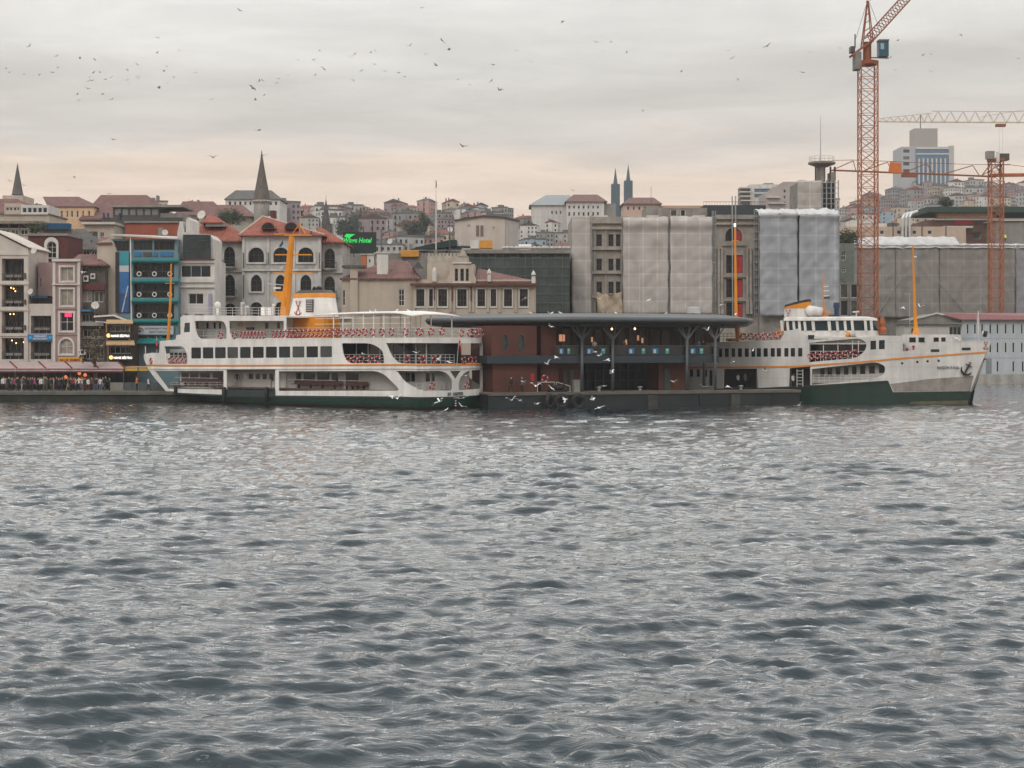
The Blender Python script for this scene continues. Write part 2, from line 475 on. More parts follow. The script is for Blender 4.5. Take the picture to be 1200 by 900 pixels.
def make_land():
    b = MB()
    shore = [(-900,192),(-18,192),(-16,205),(42,205),(46,279),(1200,279)]
    back = 306
    b.prism([(x,y) for x,y in shore] + [(1200,back),(-900,back)], -2, GZ)
    pave = M('quay_paving', C(120,116,110,.6), .85, .3, .5, bump=.2)
    o = b.build('ground', pave); struct(o); o['label'] = 'paved quayside along the water'
    # quay edge stones, the row of coping blocks that can be told apart
    cm = M('coping_stone', C(120,118,108,.75), .85, .35, .9, streak=.3, bump=.3)
    x = -75.0
    while x < -20.2:
        w = random.uniform(1.6, 2.3); x1 = min(x+w, -19.6)
        MB().box(x+.02, x1, 191.55, 192.6, GZ-.36, GZ+.03+random.uniform(0,.03)).build('coping_stone', cm, o); x = x1
    wm_ = M('quay_wall_concrete', C(78,84,74,.45), .9, .5, .6, streak=.5, bump=.4)
    MB().box(-75, -18.5, 191.75, 191.99, -1.5, GZ-.37).build('quay_wall', wm_, o)
    MB().box(46.2, 240, 278.2, 278.99, -1.5, GZ+.55).build('quay_wall', M('pale_quay_concrete', C(176,172,165,.9), .85, .3, .6, streak=.4), o)
    # hillside sheet
    ys = [305.5, 330, 360, 400, 440, 480, 520, 560, 600, 640, 680, 720, 760, 800, 850, 900, 1000, 1150, 1300, 1500, 2000, 3000, 6000, 12000]
    pxs = list(range(-900, 2101, 50)); vs = []; fs = []
    for Y in ys:
        for p in pxs: X = PX(p, Y); vs.append((X, Y, terrain(X, Y) - .02))
    n = len(pxs)
    for i in range(len(ys)-1):
        for j in range(n-1): fs.append((i*n+j, i*n+j+1, (i+1)*n+j+1, (i+1)*n+j))
    h = MB().add(vs, fs).build('hillside', M('hillside_earth', (.09,.085,.07), .95, .5, .03), smooth=True)
    struct(h); h['label'] = 'hillside under the crowded old town'
make_land()
# ------------------------------------------------------------------ buildings
class Bd:
    """a building whose facade stands square to the view at distance Y; photo columns and rows give facade sizes"""
    def __init__(s, name, label, px0, Y, cat='building', base=None, group=None):
        s.p0 = px0; s.Y = Y
        s.base = GZ if base is None else base
        s.x0 = PX(px0, Y)
        s.root = thing(name, label, cat, (s.x0, Y, s.base), 0, group)
    def X(s, px, y=0): return (px-600)*(s.Y+y)/F - s.x0
    def Z(s, py, y=0): return PZ(py, s.Y+y) - s.base
    def pt(s, px, py, y=0): return (s.X(px, y), y, s.Z(py, y))
    def poly(s, pts): return [(s.X(p[0]), s.Z(p[1])) for p in pts]
    def wall(s, px0, px1, pyt, depth, mat, wins=(), y0=0, outer=None, rev=.22, name='wall', pyb=None, dz=0, parent=None):
        zb = 0 if pyb is None else s.Z(pyb)
        o = s.poly(outer) if outer else rect(s.X(px0), s.X(px1), zb, s.Z(pyt))
        holes = [shape(w[4] if len(w) > 4 else 'r', s.X(w[0]), s.X(w[1]), s.Z(w[3]), s.Z(w[2])) for w in wins]
        ob = MB().panel(o, holes, y0, y0+depth, y0+rev).build(name, mat, parent or s.root)
        for w, h in zip(wins, holes):
            w = list(w) + [None]*9
            if w[5] == 0: continue
            window(s.root, h, y0+rev-.07, w[5] or 2, w[6] or 2, w[8], w[7])
        return ob
    def box(s, name, mat, px0, px1, py0, py1, y0, y1, parent=None):
        return MB().box(s.X(px0), s.X(px1), y0, y1, s.Z(py1), s.Z(py0)).build(name, mat, parent or s.root)
    def boxes(s, name, mat, rows, y0, y1, parent=None):
        for r in rows: s.box(name, mat, *r, y0, y1, parent)
    def hip(s, px0, px1, pye, y0, y1, ra, rb, pyr, yr, mat, name='roof', rows=None, parent=None):
        """hipped roof: eave rectangle, ridge from ra to rb at depth yr"""
        ze = s.Z(pye, y0)
        b = [(s.X(px0,y0), y0, ze), (s.X(px1,y0), y0, ze), (s.X(px1,y0), y1, ze), (s.X(px0,y0), y1, ze)]
        r1 = s.pt(ra, pyr, yr); r2 = s.pt(rb, pyr, yr); lo = [(x, y, z-.18) for x, y, z in b]
        fs = [(4,5,1,0),(5,6,2,1),(6,7,3,2),(7,4,0,3),(7,6,5,4)]
        vs = b + lo
        if abs(ra-rb) < .5:
            vs += [r1]; fs += [(0,1,8),(1,2,8),(2,3,8),(3,0,8)]
        else:
            vs += [r1, r2]; fs += [(0,1,9,8),(1,2,9),(2,3,8,9),(3,0,8)]
        return MB().add(vs, fs).build(name, mat, parent or s.root)
    def rail(s, px0, px1, py0, py1, y, mat=None, n=None, name='railing', parent=None):
        x0, x1, z0, z1 = s.X(px0), s.X(px1), s.Z(py1), s.Z(py0); b = MB()
        n = n or max(3, int((x1-x0)/.25))
        b.box(x0, x1, y-.03, y+.03, z1-.06, z1); b.box(x0, x1, y-.02, y+.02, z0, z0+.04)
        for i in range(n+1):
            xx = x0+(x1-x0)*i/n; b.box(xx-.015, xx+.015, y-.015, y+.015, z0, z1)
        return b.build(name, mat or DFRAME, parent or s.root)
    def finish(s): return s.root

PALE = M('pale_stucco', C(205,196,186,.85), .85, .14, .6, streak=.22)
PINK = M('dusty_pink_stucco', C(178,148,144,.75), .85, .16, .6, streak=.2)
GREYW = M('grey_render', C(150,146,140,.75), .85, .2, .6, streak=.3)
CREAM = M('cream_stucco', C(200,186,170,.74), .85, .12, .5, streak=.2)
OFFW = M('offwhite_stucco', C(212,208,202,.85), .85, .13, .6, streak=.25)
STONE = M('weathered_grey_stone', C(204,201,197,.85), .9, .22, .9, streak=.3, bump=.2)
STONED = M('darker_grey_stone', C(186,183,178,.8), .9, .3, .9, streak=.35, bump=.3)
TILE = tile_mat('red_clay_tiles', C(158,92,76,.75))
TILED = tile_mat('dusky_red_tiles', C(128,92,86,.72))
SLATE = tile_mat('grey_slate', C(110,106,104,.6))
MAROON = M('maroon_cladding', C(104,52,48,.7), .75, .35, 2.5)
TEAL = M('teal_awning_cloth', C(22,128,128,.75), .7, .15, 1.5)
CONC = M('bare_concrete', C(150,145,138,.75), .9, .3, .7, streak=.3)
DARKIN = M('shade_coloured_interior', (.02,.019,.018), .9, .3, 1)  # near-black colour stands in for the shade indoors
WOOD = M('dark_wood', (.055,.035,.024), .7, .3, 3)
TAN = M('tan_awning_cloth', C(196,166,128,.75), .8, .15, 2)
AWN = M('pale_awning_cloth', C(190,170,168,.74), .8, .15, 1.2, streak=.15)
AWNR = M('maroon_awning_edge', C(128,40,54,.85), .75, .2, 2)
YEL = M('mustard_sign', C(224,176,44,.8), .6, .1, 2)
BLUE = M('blue_sign', C(24,112,168,.8), .6, .12, 2)
LAMP = M('warm_lamp', (1.0,.55,.22,1), .5, 0, 1, emit=5.0)
ACW = M('air_conditioner_white', C(205,203,198,.85), .5, .1, 3)
BALC = M('balcony_iron', (.03,.03,.03), .6, .2, 3)
OLIVE = M('olive_net', C(78,86,82,.8), .95, .3, .5, streak=.3)

DPOLE = M('dark_scaffold_tube', C(104,110,108,.7), .6, .2, 2)
def ac_unit(b, px0, px1, py0, py1, y):
    o = b.box('air_conditioner', ACW, px0, px1, py0, py1, y-.35, y-.02)
    x = (b.X(px0)+b.X(px1))/2; z = (b.Z(py0)+b.Z(py1))/2; r = (b.X(px1)-b.X(px0))*.33
    MB().tube([(x,y-.37,z),(x,y-.351,z)], r, 12).build('fan_grille', BLACK, o)
def lamp_row(b, pts, y, r=.09):
    for px, py in pts:
        MB().lathe([(.01,-r),(r*.8,-r*.5),(r,0),(r*.8,r*.5),(.01,r)], b.X(px), y, 8, b.Z(py)).build('lamp', LAMP, b.root)
def loggia_bits(b, x0, x1, y0, y1, depth, tables=True):
    """glazed back, rail and a table or two in an open loggia"""
    w = MB(); X0, X1, Z0, Z1 = b.X(x0)+.05, b.X(x1)-.05, b.Z(y1)+.03, b.Z(y0)-.1
    for i in range(4):
        a = X0+(X1-X0)*i/4; w.box(a+.04, a+(X1-X0)/4-.04, depth-.1, depth-.02, Z0, Z1)
    w.build('window', GLASS, b.root)
    b.rail(x0+.3, x1-.3, y1-8.5, y1-.2, .06, BALC)
    if tables:
        for q in (.3, .7):
            xx = X0+(X1-X0)*q; t = MB(); t.box(xx-.45, xx+.45, .4, 1.1, Z0+.68, Z0+.74); t.box(xx-.04, xx+.04, .7, .78, Z0, Z0+.68)
            t.box(xx-.47, xx+.47, .38, 1.12, Z0+.44, Z0+.742); t.build('table', M('table_linen', C(170,160,155,.8), .8, .1, 2), b.root)

# --- pale stepped house at the frame's edge
b = Bd('apartment_house', 'pale gabled apartment house with open loggias, leftmost on the quay', -52, 205)
LG = [(2,28,303,329),(2,28,334,359.5),(2,28,365,390.5),(2,28,396,421),(-36,-10,303,329),(-36,-10,334,359.5),(-36,-10,365,390.5),(-36,-10,396,421)]
b.wall(-52, 33, 297, 9, PALE, [(*w,'r',0) for w in LG], outer=[(-52,455),(33,455),(33,291),(28,289.5),(-10,270),(-52,291)], rev=1.5)
b.boxes('ledge', PALE, [(-53,34,296,299),(-53,34,331,333.5),(-53,34,361.5,364),(-53,34,392,394)], -.12, -.002)
for (a0, a1) in (((-54,291.6),(-10,268.6)),((-10,268.6),(35,290.8))):
    MB().add([b.pt(*a0,-.35), b.pt(*a1,-.35), b.pt(a1[0],a1[1]-1.1,-.35), b.pt(a0[0],a0[1]-1.1,-.35)]+[(x, 9.2, z) for x, _, z in (b.pt(*a0,-.35), b.pt(*a1,-.35), b.pt(a1[0],a1[1]-1.1,-.35), b.pt(a0[0],a0[1]-1.1,-.35))],
             [(0,1,2,3),(7,6,5,4),(0,4,5,1),(1,5,6,2),(2,6,7,3),(3,7,4,0)]).build('roof', PALE, b.root)
for w in LG[:4]: loggia_bits(b, *w, 1.45)
lamp_row(b, [(11,337),(14,338),(16,341),(10,368),(14,368),(12,399),(17,402),(26,401)], .7)
b.boxes('wall_lantern', BLACK, [(29,30.4,320,327),(29,30.4,351,357),(29,30.4,381,387)], -.25, -.05)

b = Bd('annex_house', 'low pale annex with roof terrace and blue restaurant sign between gabled and pink houses', 33.2, 205.2)
b.wall(33.2, 61.8, 356, 8, PALE, [(36,60,370,391,'r',0),(36,60,400,421,'r',0)], rev=1.5)
for w in ((36,60,370,391),(36,60,400,421)): loggia_bits(b, *w, 1.45)
b.rail(33.6, 61.5, 349, 355.8, .1, BALC)
sg = b.box('sign_board', BLUE, 33.4, 63.2, 392, 399, -.4, -.05)
fit_text(b.root, 'DERSAADET', b.X(41), b.X(56), -.42, b.Z(394.1), .24, M('sign_white', C(235,235,232), .6, 0))
fit_text(b.root, 'RESTAURANT', b.X(40), b.X(57), -.42, b.Z(397), .2, MATS['sign_white'])
for q in (36.5, 60):
    MB().tube([(b.X(q),-.42,b.Z(395.5)),(b.X(q),-.405,b.Z(395.5))], .22, 12).build('roundel', M('sign_light_blue', C(60,160,214,.9), .6, .1), b.root)
b.box('terrace_awning', M('navy_awning_cloth', C(24,76,112,.8), .8, .15, 2), 33.5, 55, 346.5, 349.5, .3, 3.0)
MB().add([b.pt(34,335,3.2), b.pt(39,334,3.2), b.pt(54,344,3.2), b.pt(34,347,3.2), b.pt(34,335,7), b.pt(39,334,7), b.pt(54,344,7), b.pt(34,347,7)],
         [(0,1,2,3),(7,6,5,4),(0,4,5,1),(1,5,6,2),(2,6,7,3),(3,7,4,0)]).build('terrace_canopy', GREYW, b.root)

b = Bd('townhouse', 'narrow dusty pink townhouse with white quoins and white framed windows', 62, 204.8)
pw = [(71,86,313,329.5,'r',2,1,CURT),(71,86,339,358.5,'r',2,1,CURT),(70.5,86,366.5,388,'r',2,2),(70,85.5,397,415,'a',2,2,CURT)]
b.wall(62, 94, 305.5, 9, PINK, pw, rev=.3)
for (x0,x1,y0,y1,k,*_) in pw:
    MB().panel(shape(k, b.X(x0-2), b.X(x1+2), b.Z(y1+1.8), b.Z(y0-2)), [shape(k, b.X(x0), b.X(x1), b.Z(y1), b.Z(y0))], -.1, -.003).build('window_surround', OFFW, b.root)
b.boxes('quoin', OFFW, [(62,65.2,307,333),(91,94,307,333),(62,65.2,334,424),(91,94,334,424)], -.14, -.002)
b.boxes('cornice', OFFW, [(61.3,94.6,303.5,306.5),(61.5,94.4,332.6,334)], -.3, -.004)
b.boxes('string_course', PINK, [(65.4,90.8,331,332.4),(65.4,90.8,361,362.4),(65.4,90.8,391,392.6)], -.12, -.002)
b.box('lit_sign', M('neon_pink', (1.0,.03,.12,1), .5, 0, 1, emit=1.4), 76, 83.8, 366.6, 371.3, .02, .1)
b.wall(36, 61.6, 306, 8, PINK, [(33.9+4,38.5+1.5,325,336,'r',1,2)], y0=3.2, name='rear_wing')
ac_unit(b, 94.5, 101, 416-7, 416, -.05)

b = Bd('narrow_house', 'narrow dark shabby house with air conditioners between pink townhouse and bistro', 94.4, 206)
dw = M('grimy_wall', C(104,98,88,.7), .9, .35, 1.0, streak=.4)
b.wall(94.4, 123.5, 311, 8, dw, [(96,104,313,319,'r',2,1),(95.5,108,341,354,'r',2,1,CURT),(110,121,341,354,'r',2,1),(96,108,367.5,377,'r',3,1),(110,121,367.5,377,'r',2,1),
     (97,107,386,395,'r',2,1),(109,121,386,395,'r',2,1),(97,107,398,405,'r',2,1),(109,121,398,405,'r',2,1),(97,108,409,421,'r',3,1),(110,121,409,421,'r',3,1)], rev=.35)
b.box('maroon_fascia', MAROON, 94.6, 123, 333, 340, -.4, -.003)
b.box('balcony_slab', CONC, 94.6, 124, 377.5, 382, -1.2, -.003)
b.box('blue_canopy', M('faded_blue_sheet', C(62,124,168,.8), .7, .15, 2), 94.6, 109, 363, 365.2, -1.1, -.005)
b.boxes('ledge', GREYW, [(96.5,122,395.5,397.3),(96.5,122,405.5,407.3)], -.25, -.004)
ac_unit(b, 98, 104.3, 323, 330.3, 0); ac_unit(b, 106.8, 112, 320.5, 327, 0)
b.hip(77, 124, 310, -.8, 7, 92, 112, 298, 3.5, TILED)

b = Bd('bistro_house', 'low timber fronted bistro with two lit black signs and tan awnings', 123.8, 204.6)
b.wall(123.8, 157, 380, 7, WOOD, [(128,152,381,388.5,'r',4,1),(128,153,406,414.5,'r',4,1)], rev=.5, pyb=455)
sbk = M('black_sign_board', (.012,.012,.013), .5, .1, 2)
lit = M('lit_white_letters', (1,.97,.9,1), .5, 0, 1, emit=1.2); disc = M('lit_yellow_disc', (1.0,.62,.2,1), .5, 0, 1, emit=1.0)
for yy in (393.2, 418.8):
    b.box('sign_board', sbk, 124.6 if yy < 400 else 128, 155.8 if yy < 400 else 157.5, yy-3.8, yy+3.6, -.5, -.3)
    o = 0 if yy < 400 else 3
    fit_text(b.root, 'NANE BİSTRO', b.X(131.5+o), b.X(153+o), -.53, b.Z(yy), .40, lit, bold=.02)
    MB().tube([(b.X(128.3+o),-.54,b.Z(yy)),(b.X(128.3+o),-.505,b.Z(yy))], .26, 14).build('roundel', disc, b.root)
def awning(b, name, mat, px0, px1, pyt, pyb, y_in, y_out, flare=0, parent=None):
    MB().add([b.pt(px0,pyt,y_in), b.pt(px1,pyt,y_in), b.pt(px1+flare,pyb,y_out), b.pt(px0-flare,pyb,y_out),
              b.pt(px0,pyt+.9,y_in), b.pt(px1,pyt+.9,y_in), b.pt(px1+flare,pyb+1.2,y_out), b.pt(px0-flare,pyb+1.2,y_out)],
             [(0,1,2,3),(7,6,5,4),(0,4,5,1),(1,5,6,2),(2,6,7,3),(3,7,4,0)]).build(name, mat, parent or b.root)
awning(b, 'awning', TAN, 125, 155, 374.5, 378.5, -.02, -1.1, 1)
awning(b, 'awning', TAN, 125, 157, 398.5, 403.5, -.02, -1.3, 1)
MB().bar(b.pt(110,371,.2), b.pt(133,369.5,.2), .2).bar(b.pt(133,369.5,.2), b.pt(154,377.5,.2), .2).bar(b.pt(112,377,.3), b.pt(126,378,.3), .15).build('roof_edge', WFRAME, b.root)
MB().add([b.pt(110,371,.3), b.pt(133,369.8,.3), b.pt(155,378,.3), b.pt(112,379,.3), b.pt(110,371,6), b.pt(133,369.8,6), b.pt(155,378,6), b.pt(112,379,6)],
         [(0,1,2,3),(7,6,5,4),(0,4,5,1),(1,5,6,2),(2,6,7,3),(3,7,4,0)]).build('roof', WOOD, b.root)
b.boxes('post', M('tan_timber', C(176,140,92,.7), .7, .2, 3), [(125,126.4,379,399),(152,153.4,379,399),(127,128.4,404,424)], -.45, -.2)

# --- teal balconied hotel
b = Bd('hotel_building', 'teal balconied hotel with white side wall and tall blue banner', 113.8, 207.5)
hw = M('hotel_grey_cladding', C(120,148,158,.72), .7, .12, 1, streak=.15)
b.wall(113.8, 137, 281, 9, CREAM, (), outer=[(113.8,455),(137,455),(137,295),(133,283),(128,279.5),(113.8,284)])
b.hip(112.5, 131, 284.5, -.3, 8, 118, 126, 278, 3, TILED)
b.wall(137.2, 209, 296, 9, hw, [(156,204,308,325,'r',0),(156,204,332,349,'r',0),(156,204,356,373.5,'r',0),(158,172,393.5,398,'r',1,1),(175,187,393.5,398,'r',1,1),(190,202,393.5,398,'r',1,1)], rev=1.2)
ring = M('white_ring_motif', C(225,225,220,.9), .6, .05)
for (y0,y1) in ((308,325),(332,349),(356,373.5)):
    w = MB()
    for i in range(6):
        a = b.X(156)+(b.X(204)-b.X(156))*i/6; w.box(a+.06, a+.8, 1.08, 1.16, b.Z(y1)+.05, b.Z(y0)-.05)
    w.build('window', GLASS_T, b.root)
    b.rail(156, 204, y1-7.5, y1-.3, .05, DFRAME, 14)
    for i in range(3):
        x = b.X(163+18*i); z = b.Z(y1-4)
        MB().tube([(x+.26*math.cos(a*math.pi/6), -.03, z+.26*math.sin(a*math.pi/6)) for a in range(12)], .07, 5, True).build('ring_motif', ring, b.root)
    for q in (166, 176, 187, 196):
        t = MB(); xx = b.X(q); z0 = b.Z(y1)+.03; t.box(xx-.4,xx+.4,.3,.9,z0+.66,z0+.74); t.box(xx-.05,xx+.05,.55,.65,z0,z0+.66); t.build('table', WOOD, b.root)
for yt in (303.5, 327.5, 350.5, 374.5):
    MB().tube([b.pt(154.5,yt+2,-.45), b.pt(210,yt+2,-.45)], .27, 10).build('rolled_awning', TEAL, b.root)
    b.box('fascia', hw, 154.5, 208.5, yt+3.6, yt+5, -.35, -.003)
awning(b, 'awning', TEAL, 156, 204, 396, 401.5, -.02, -1.6, 1.5)
b.box('sign_board', M('pale_sign_panel', C(176,186,190,.85), .5, .1), 159, 204, 382, 392, -.42, -.3)
dk = M('sign_dark_letters', (.05,.06,.08), .6, 0)
fit_text(b.root, 'HÜMKENT PARK', b.X(171), b.X(202), -.44, b.Z(384.8), .28, dk)
fit_text(b.root, 'RESTORAN', b.X(176), b.X(197), -.44, b.Z(389), .28, dk)
MB().tube([(b.X(165)+.42*math.cos(a*math.pi/9), -.43, b.Z(388.3)+.42*math.sin(a*math.pi/9)) for a in range(10)], .07, 5).build('emblem', M('emblem_red', C(150,50,48,.8), .6, 0), b.root)
MB().tube([(b.X(165),-.44,b.Z(388)),(b.X(165),-.425,b.Z(388))], .16, 10).build('emblem', dk, b.root)
# banner of four printed fields hung on a dark strip
b.box('banner_strip', sbk, 135.5, 152.6, 295.5, 366.5, -.14, -.003)
bn = [M('banner_teal', C(44,146,160,.8), .5, .25, .6), M('banner_white', C(196,196,200,.8), .5, .15), M('banner_blue', C(38,108,168,.8), .5, .5, .35), M('banner_deep_blue', C(30,84,140,.8), .5, .6, .3)]
for i, (y0, y1) in enumerate(((295.5,311),(311.2,318.6),(318.8,344),(344.2,366))):
    b.box('banner', bn[i], 140.4, 151.4, y0, y1, -.2, -.145)
MB().bar(b.pt(143,366,-.21), b.pt(150,335,-.21), .14, .01).bar(b.pt(146,352,-.212), b.pt(149,346,-.212), .3, .01).build('banner_print', bn[1], b.root)
# glazed roof restaurant
b.wall(130, 207.5, 280, 6, hw, [(132,151,282,294,'r',4,1,GLASS_T,DFRAME),(156,178,281.5,293,'r',4,1,GLASS_T,DFRAME),(180,204,281.5,293,'r',4,1,GLASS,DFRAME)], pyb=295.8, y0=.3, name='roof_pavilion')
for i, (x0,x1) in enumerate(((157,166),(168,178),(180,185),(188,203))):
    b.box('parapet_panel', [M('panel_blue', C(34,110,160,.8), .6, .15), DFRAME][i == 1], x0, x1, 295.5, 300.5, -.12, -.003)
MB().add([b.pt(129,274,-.5), b.pt(208,279,-.5), b.pt(208,277,6), b.pt(131,274.5,6), b.pt(129,276,-.5), b.pt(208,280.6,-.5), b.pt(208,278.6,6), b.pt(131,276.5,6)],
         [(0,1,2,3),(7,6,5,4),(0,4,5,1),(1,5,6,2),(2,6,7,3),(3,7,4,0)]).build('roof', M('white_roof_sheet', C(190,188,184,.85), .7, .2), b.root)
MB().bar(b.pt(153,278,-.1), b.pt(154,375,-.1), .14).build('drain_pipe', WFRAME, b.root)

# --- white house with the billboard
b = Bd('white_house', 'white house carrying a dark green billboard between teal hotel and mansion', 209.4, 209)
b.wall(209.4, 251.5, 305, 8, OFFW, [(212,247,311,325,'r',3,1,GLASS_T),(221,238.5,344,356.5,'r',2,1),(216,222,368,378,'r',1,1),(228,240,368,378,'r',2,1)], rev=.3)
b.wall(206.5, 249.5, 275, 6, OFFW, (), y0=.6, outer=[(206.5,305),(249.5,305),(249.5,280),(244,274),(222,274),(222,257),(219.5,254),(217,257),(216.8,272),(215,272),(213,259),(209.5,259),(206.5,273)], name='gable_wall')
bb = b.box('billboard', M('billboard_green', C(34,52,52,.8), .4, .7, .5), 214.6, 246.5, 275, 303.3, -.1, .35)
bp = MB(); rr = random.Random(3)
for i in range(7):
    q = 217+rr.random()*24; w_ = 281+rr.random()*16
    bp.bar(b.pt(q, w_, -.115), b.pt(min(245.5,q+3+rr.random()*7), w_+rr.uniform(-4,3), -.115), rr.uniform(.08,.3), .012)
bp.build('billboard_print', M('billboard_pale_print', C(150,165,160,.7), .5, .6, 3), b.root)
b.boxes('cornice', OFFW, [(208.8,252,305,308),(209,251.8,327,331),(209,251.8,335,337)], -.3, -.004)
b.boxes('pilaster', M('lilac_pilaster', C(160,156,176,.8), .8, .15), [(208.8,212.5,344,380),(244.5,248.5,344,380)], -.2, -.003)
b.box('lean_to_roof', MAROON, 209, 251, 303.4, 305, -.5, .5)
b.rail(211, 248, 357.5, 366, -.9, RAILM, 14)

# --- the grey stone mansion
b = Bd('stone_mansion', 'grey stone mansion with arched windows, balconies and broad red hipped roof', 251.5, 222)
top3 = [(291,309.5,290,307.5,'a',3,2),(320.5,338.5,290,307.5,'a',3,2),(349.3,367.5,290,307.5,'a',3,2)]
mid3 = [(294,307,322,341.5,'p',2,3),(323,335,322,341.5,'p',2,3),(352,365,322,341.5,'p',2,3)]
low3 = [(293.5,307.5,354,372,'a',2,2),(322.5,335.5,354,372,'a',2,2),(352,365.5,354,372,'a',2,2)]
b.wall(284, 376, 276, 12, STONE, [(*w, GLASS, DFRAME) for w in top3+mid3+low3], rev=.4, name='wall')
wl = [(260,273,288,314.5,'p',2,4),(260,273,321,349,'p',2,4),(260.5,273.5,355,374,'a',2,3)]
wr = [(378.5,391,290,316,'p',2,4),(378.5,391,323,349.5,'p',2,4),(379,391.5,356,374,'a',2,3)]
b.wall(251.5, 283.6, 283, 10, STONED, [(*w, GLASS, DFRAME) for w in wl], y0=1.6, rev=.4, name='wing_wall')
b.wall(376.4, 400.5, 284, 10, STONED, [(*w, GLASS, DFRAME) for w in wr], y0=1.6, rev=.4, name='wing_wall')
for (x0,x1,y0,y1,k,*_) in top3+mid3+low3:
    MB().panel(shape(k, b.X(x0-3), b.X(x1+3), b.Z(y1), b.Z(y0-4)), [shape(k, b.X(x0), b.X(x1), b.Z(y1-.05), b.Z(y0))], -.14, -.003).build('arch_surround', STONE, b.root)
    MB().box(b.X(x0-2.5), b.X(x1+2.5), -.28, -.004, b.Z(y1+2), b.Z(y1+.05)).build('sill', STONE, b.root)
for (x0,x1,y0,y1,*_) in top3: b.box('carved_panel', STONED, x0-1, x1+1, y1+3, y1+6.5, -.1, -.003)
b.boxes('string_course', STONE, [(283.6,376.4,314.8,317.6)], -.34, -.004)
b.boxes('string_course', STONED, [(251.4,283,316,318.4),(377,401,317.5,319.6)], 1.3, 1.596)
b.boxes('pilaster', STONE, [(284,287,278,314),(313,316,278,314),(343,346,278,314),(372.6,376,278,314),(284,287,318.2,378),(313,316,318.2,378),(343,346,318.2,378),(372.6,376,318.2,378)], -.2, -.003)
b.boxes('drain_pipe', DFRAME, [(285.2,286.2,296,314),(285.2,286.2,322,350),(314.3,315.1,296,310),(374,374.8,296,316)], -.32, -.205)
for (q, yy) in ((266.5,309),(266.5,343.5),(384.8,311),(384.8,345)):
    bo = MB(); x = b.X(q); zt = b.Z(yy); hwid = .95
    prof = [(.25,-.62),(.62,-.5),(.9,-.3),(hwid,-.2),(hwid,-.12),(hwid-.1,-.1)]
    bo.lathe(prof, x, 1.35, 14, zt-.25); slab = bo.build('balcony', STONED, b.root)
    rl = MB(); n = 12
    for i in range(n+1):
        a = math.pi + math.pi*i/n; xx, yy2 = x+hwid*math.cos(a), 1.35+hwid*math.sin(a)
        rl.bar((xx,yy2,zt-.36),(x+(hwid+.12)*math.cos(a),1.35+(hwid+.12)*math.sin(a),zt+.05),.03); rl.bar((x+(hwid+.12)*math.cos(a),1.35+(hwid+.12)*math.sin(a),zt+.05),(xx,yy2,zt+.5),.03)
    rl.tube([(x+hwid*math.cos(math.pi+math.pi*i/n),1.35+hwid*math.sin(math.pi+math.pi*i/n),zt+.5) for i in range(n+1)], .03, 4)
    rl.build('railing', BALC, slab)
b.box('eave', STONED, 281, 379, 274.6, 277.0, -.5, 12.5)
b.boxes('eave', STONED, [(249.5,284.8,281.4,283.2),(375.2,403,282.4,284.2)], .8, 12)
rf = b.hip(279.5, 381, 275.2, -.75, 14, 308, 309, 253.5, 5.5, TILE)
b.hip(224, 290, 282, .6, 13, 238, 262, 259, 6.5, TILE)
b.hip(370, 404, 283, .6, 13, 371, 376, 266, 5, TILE)
MB().tube([b.pt(280,275,-.7), b.pt(308,253.4,5.5)], .14, 5).tube([b.pt(308,253.4,5.5), b.pt(380.5,275,-.7)], .14, 5).build('ridge_tiles', M('pale_ridge_mortar', C(190,170,155,.8), .85, .2), rf)
for q in (316, 343):                                   # eyebrow dormers in the front slope
    d = MB(); x = b.X(q,1.2); z = b.Z(269,1.2)
    pts = [(x+1.0*math.cos(math.pi*i/8), z+.95*math.sin(math.pi*i/8)) for i in range(9)]
    d.slab(pts, -.3, 3.2); dm = d.build('dormer', TILE, rf)
    MB().slab([(x+.85*math.cos(math.pi*i/8), z+.06+.78*math.sin(math.pi*i/8)) for i in range(9)], -.34, -.302).build('dormer_window', GLASS, rf)
b.box('roof_lantern', GREYW, 236, 259, 260, 263.5, 3, 7); b.hip(234.5, 260.5, 260.2, 2.8, 7.6, 243, 253, 253, 5, TILE)
b.boxes('chimney', WFRAME, [(306,308.4,249,256)], 6.2, 7)
for q in (325, 365): b.box('roof_vent', DFRAME, q-.6, q+.6, 271, 275, -.6, -.2)

# --- cream customs house style building behind the pier
b = Bd('cream_office', 'cream building with ornate gable, pilasters and low red tiled roofs behind the pier', 400.5, 213)
b.wall(400.5, 487.6, 326, 14, CREAM, [(400.8+.4,405,340,358,'r',1,2),(467,474,339,358.5,'r',2,3)], name='wall')
fw = [(488,497.5),(503,507.5),(513.7,524),(536,547),(559.5,568.5),(575,581.5),(590.7,600),(609,618.5)]
b.wall(488, 628, 334, 14, CREAM, [(x0,x1,339,359,'r',3 if x1-x0 > 6 else 1,3,GLASS,M('brown_sash', C(86,72,62,.7), .6, .2)) for x0,x1 in fw], y0=-.3, name='front_wall')
for x0,x1 in fw: MB().panel(rect(b.X(x0-1.3),b.X(x1+1.3),b.Z(361),b.Z(337.5)), [rect(b.X(x0),b.X(x1),b.Z(359),b.Z(339))], -.42, -.303).build('window_surround', OFFW, b.root)
b.boxes('pilaster', CREAM, [(x,x+2.2,337,366) for x in (484.5,499.5,509.5,527,531.5,549.5,553.5,571,584.5,603.5,624)], -.5, -.303)
brn = M('brown_bracket', C(110,66,56,.7), .7, .2)
b.boxes('bracket', brn, [(x,x+1.3,336,352) for x in (508.6,529.4,551.5)], -.62, -.505)
b.box('eave', brn, 481, 629, 332.2, 335, -1.1, -.31)
gp = [(523.5,333),(557.8,333),(557.5,325),(555,320),(555,312),(550,308.5),(532,308.5),(527.5,312),(527.5,320),(524.5,325)]
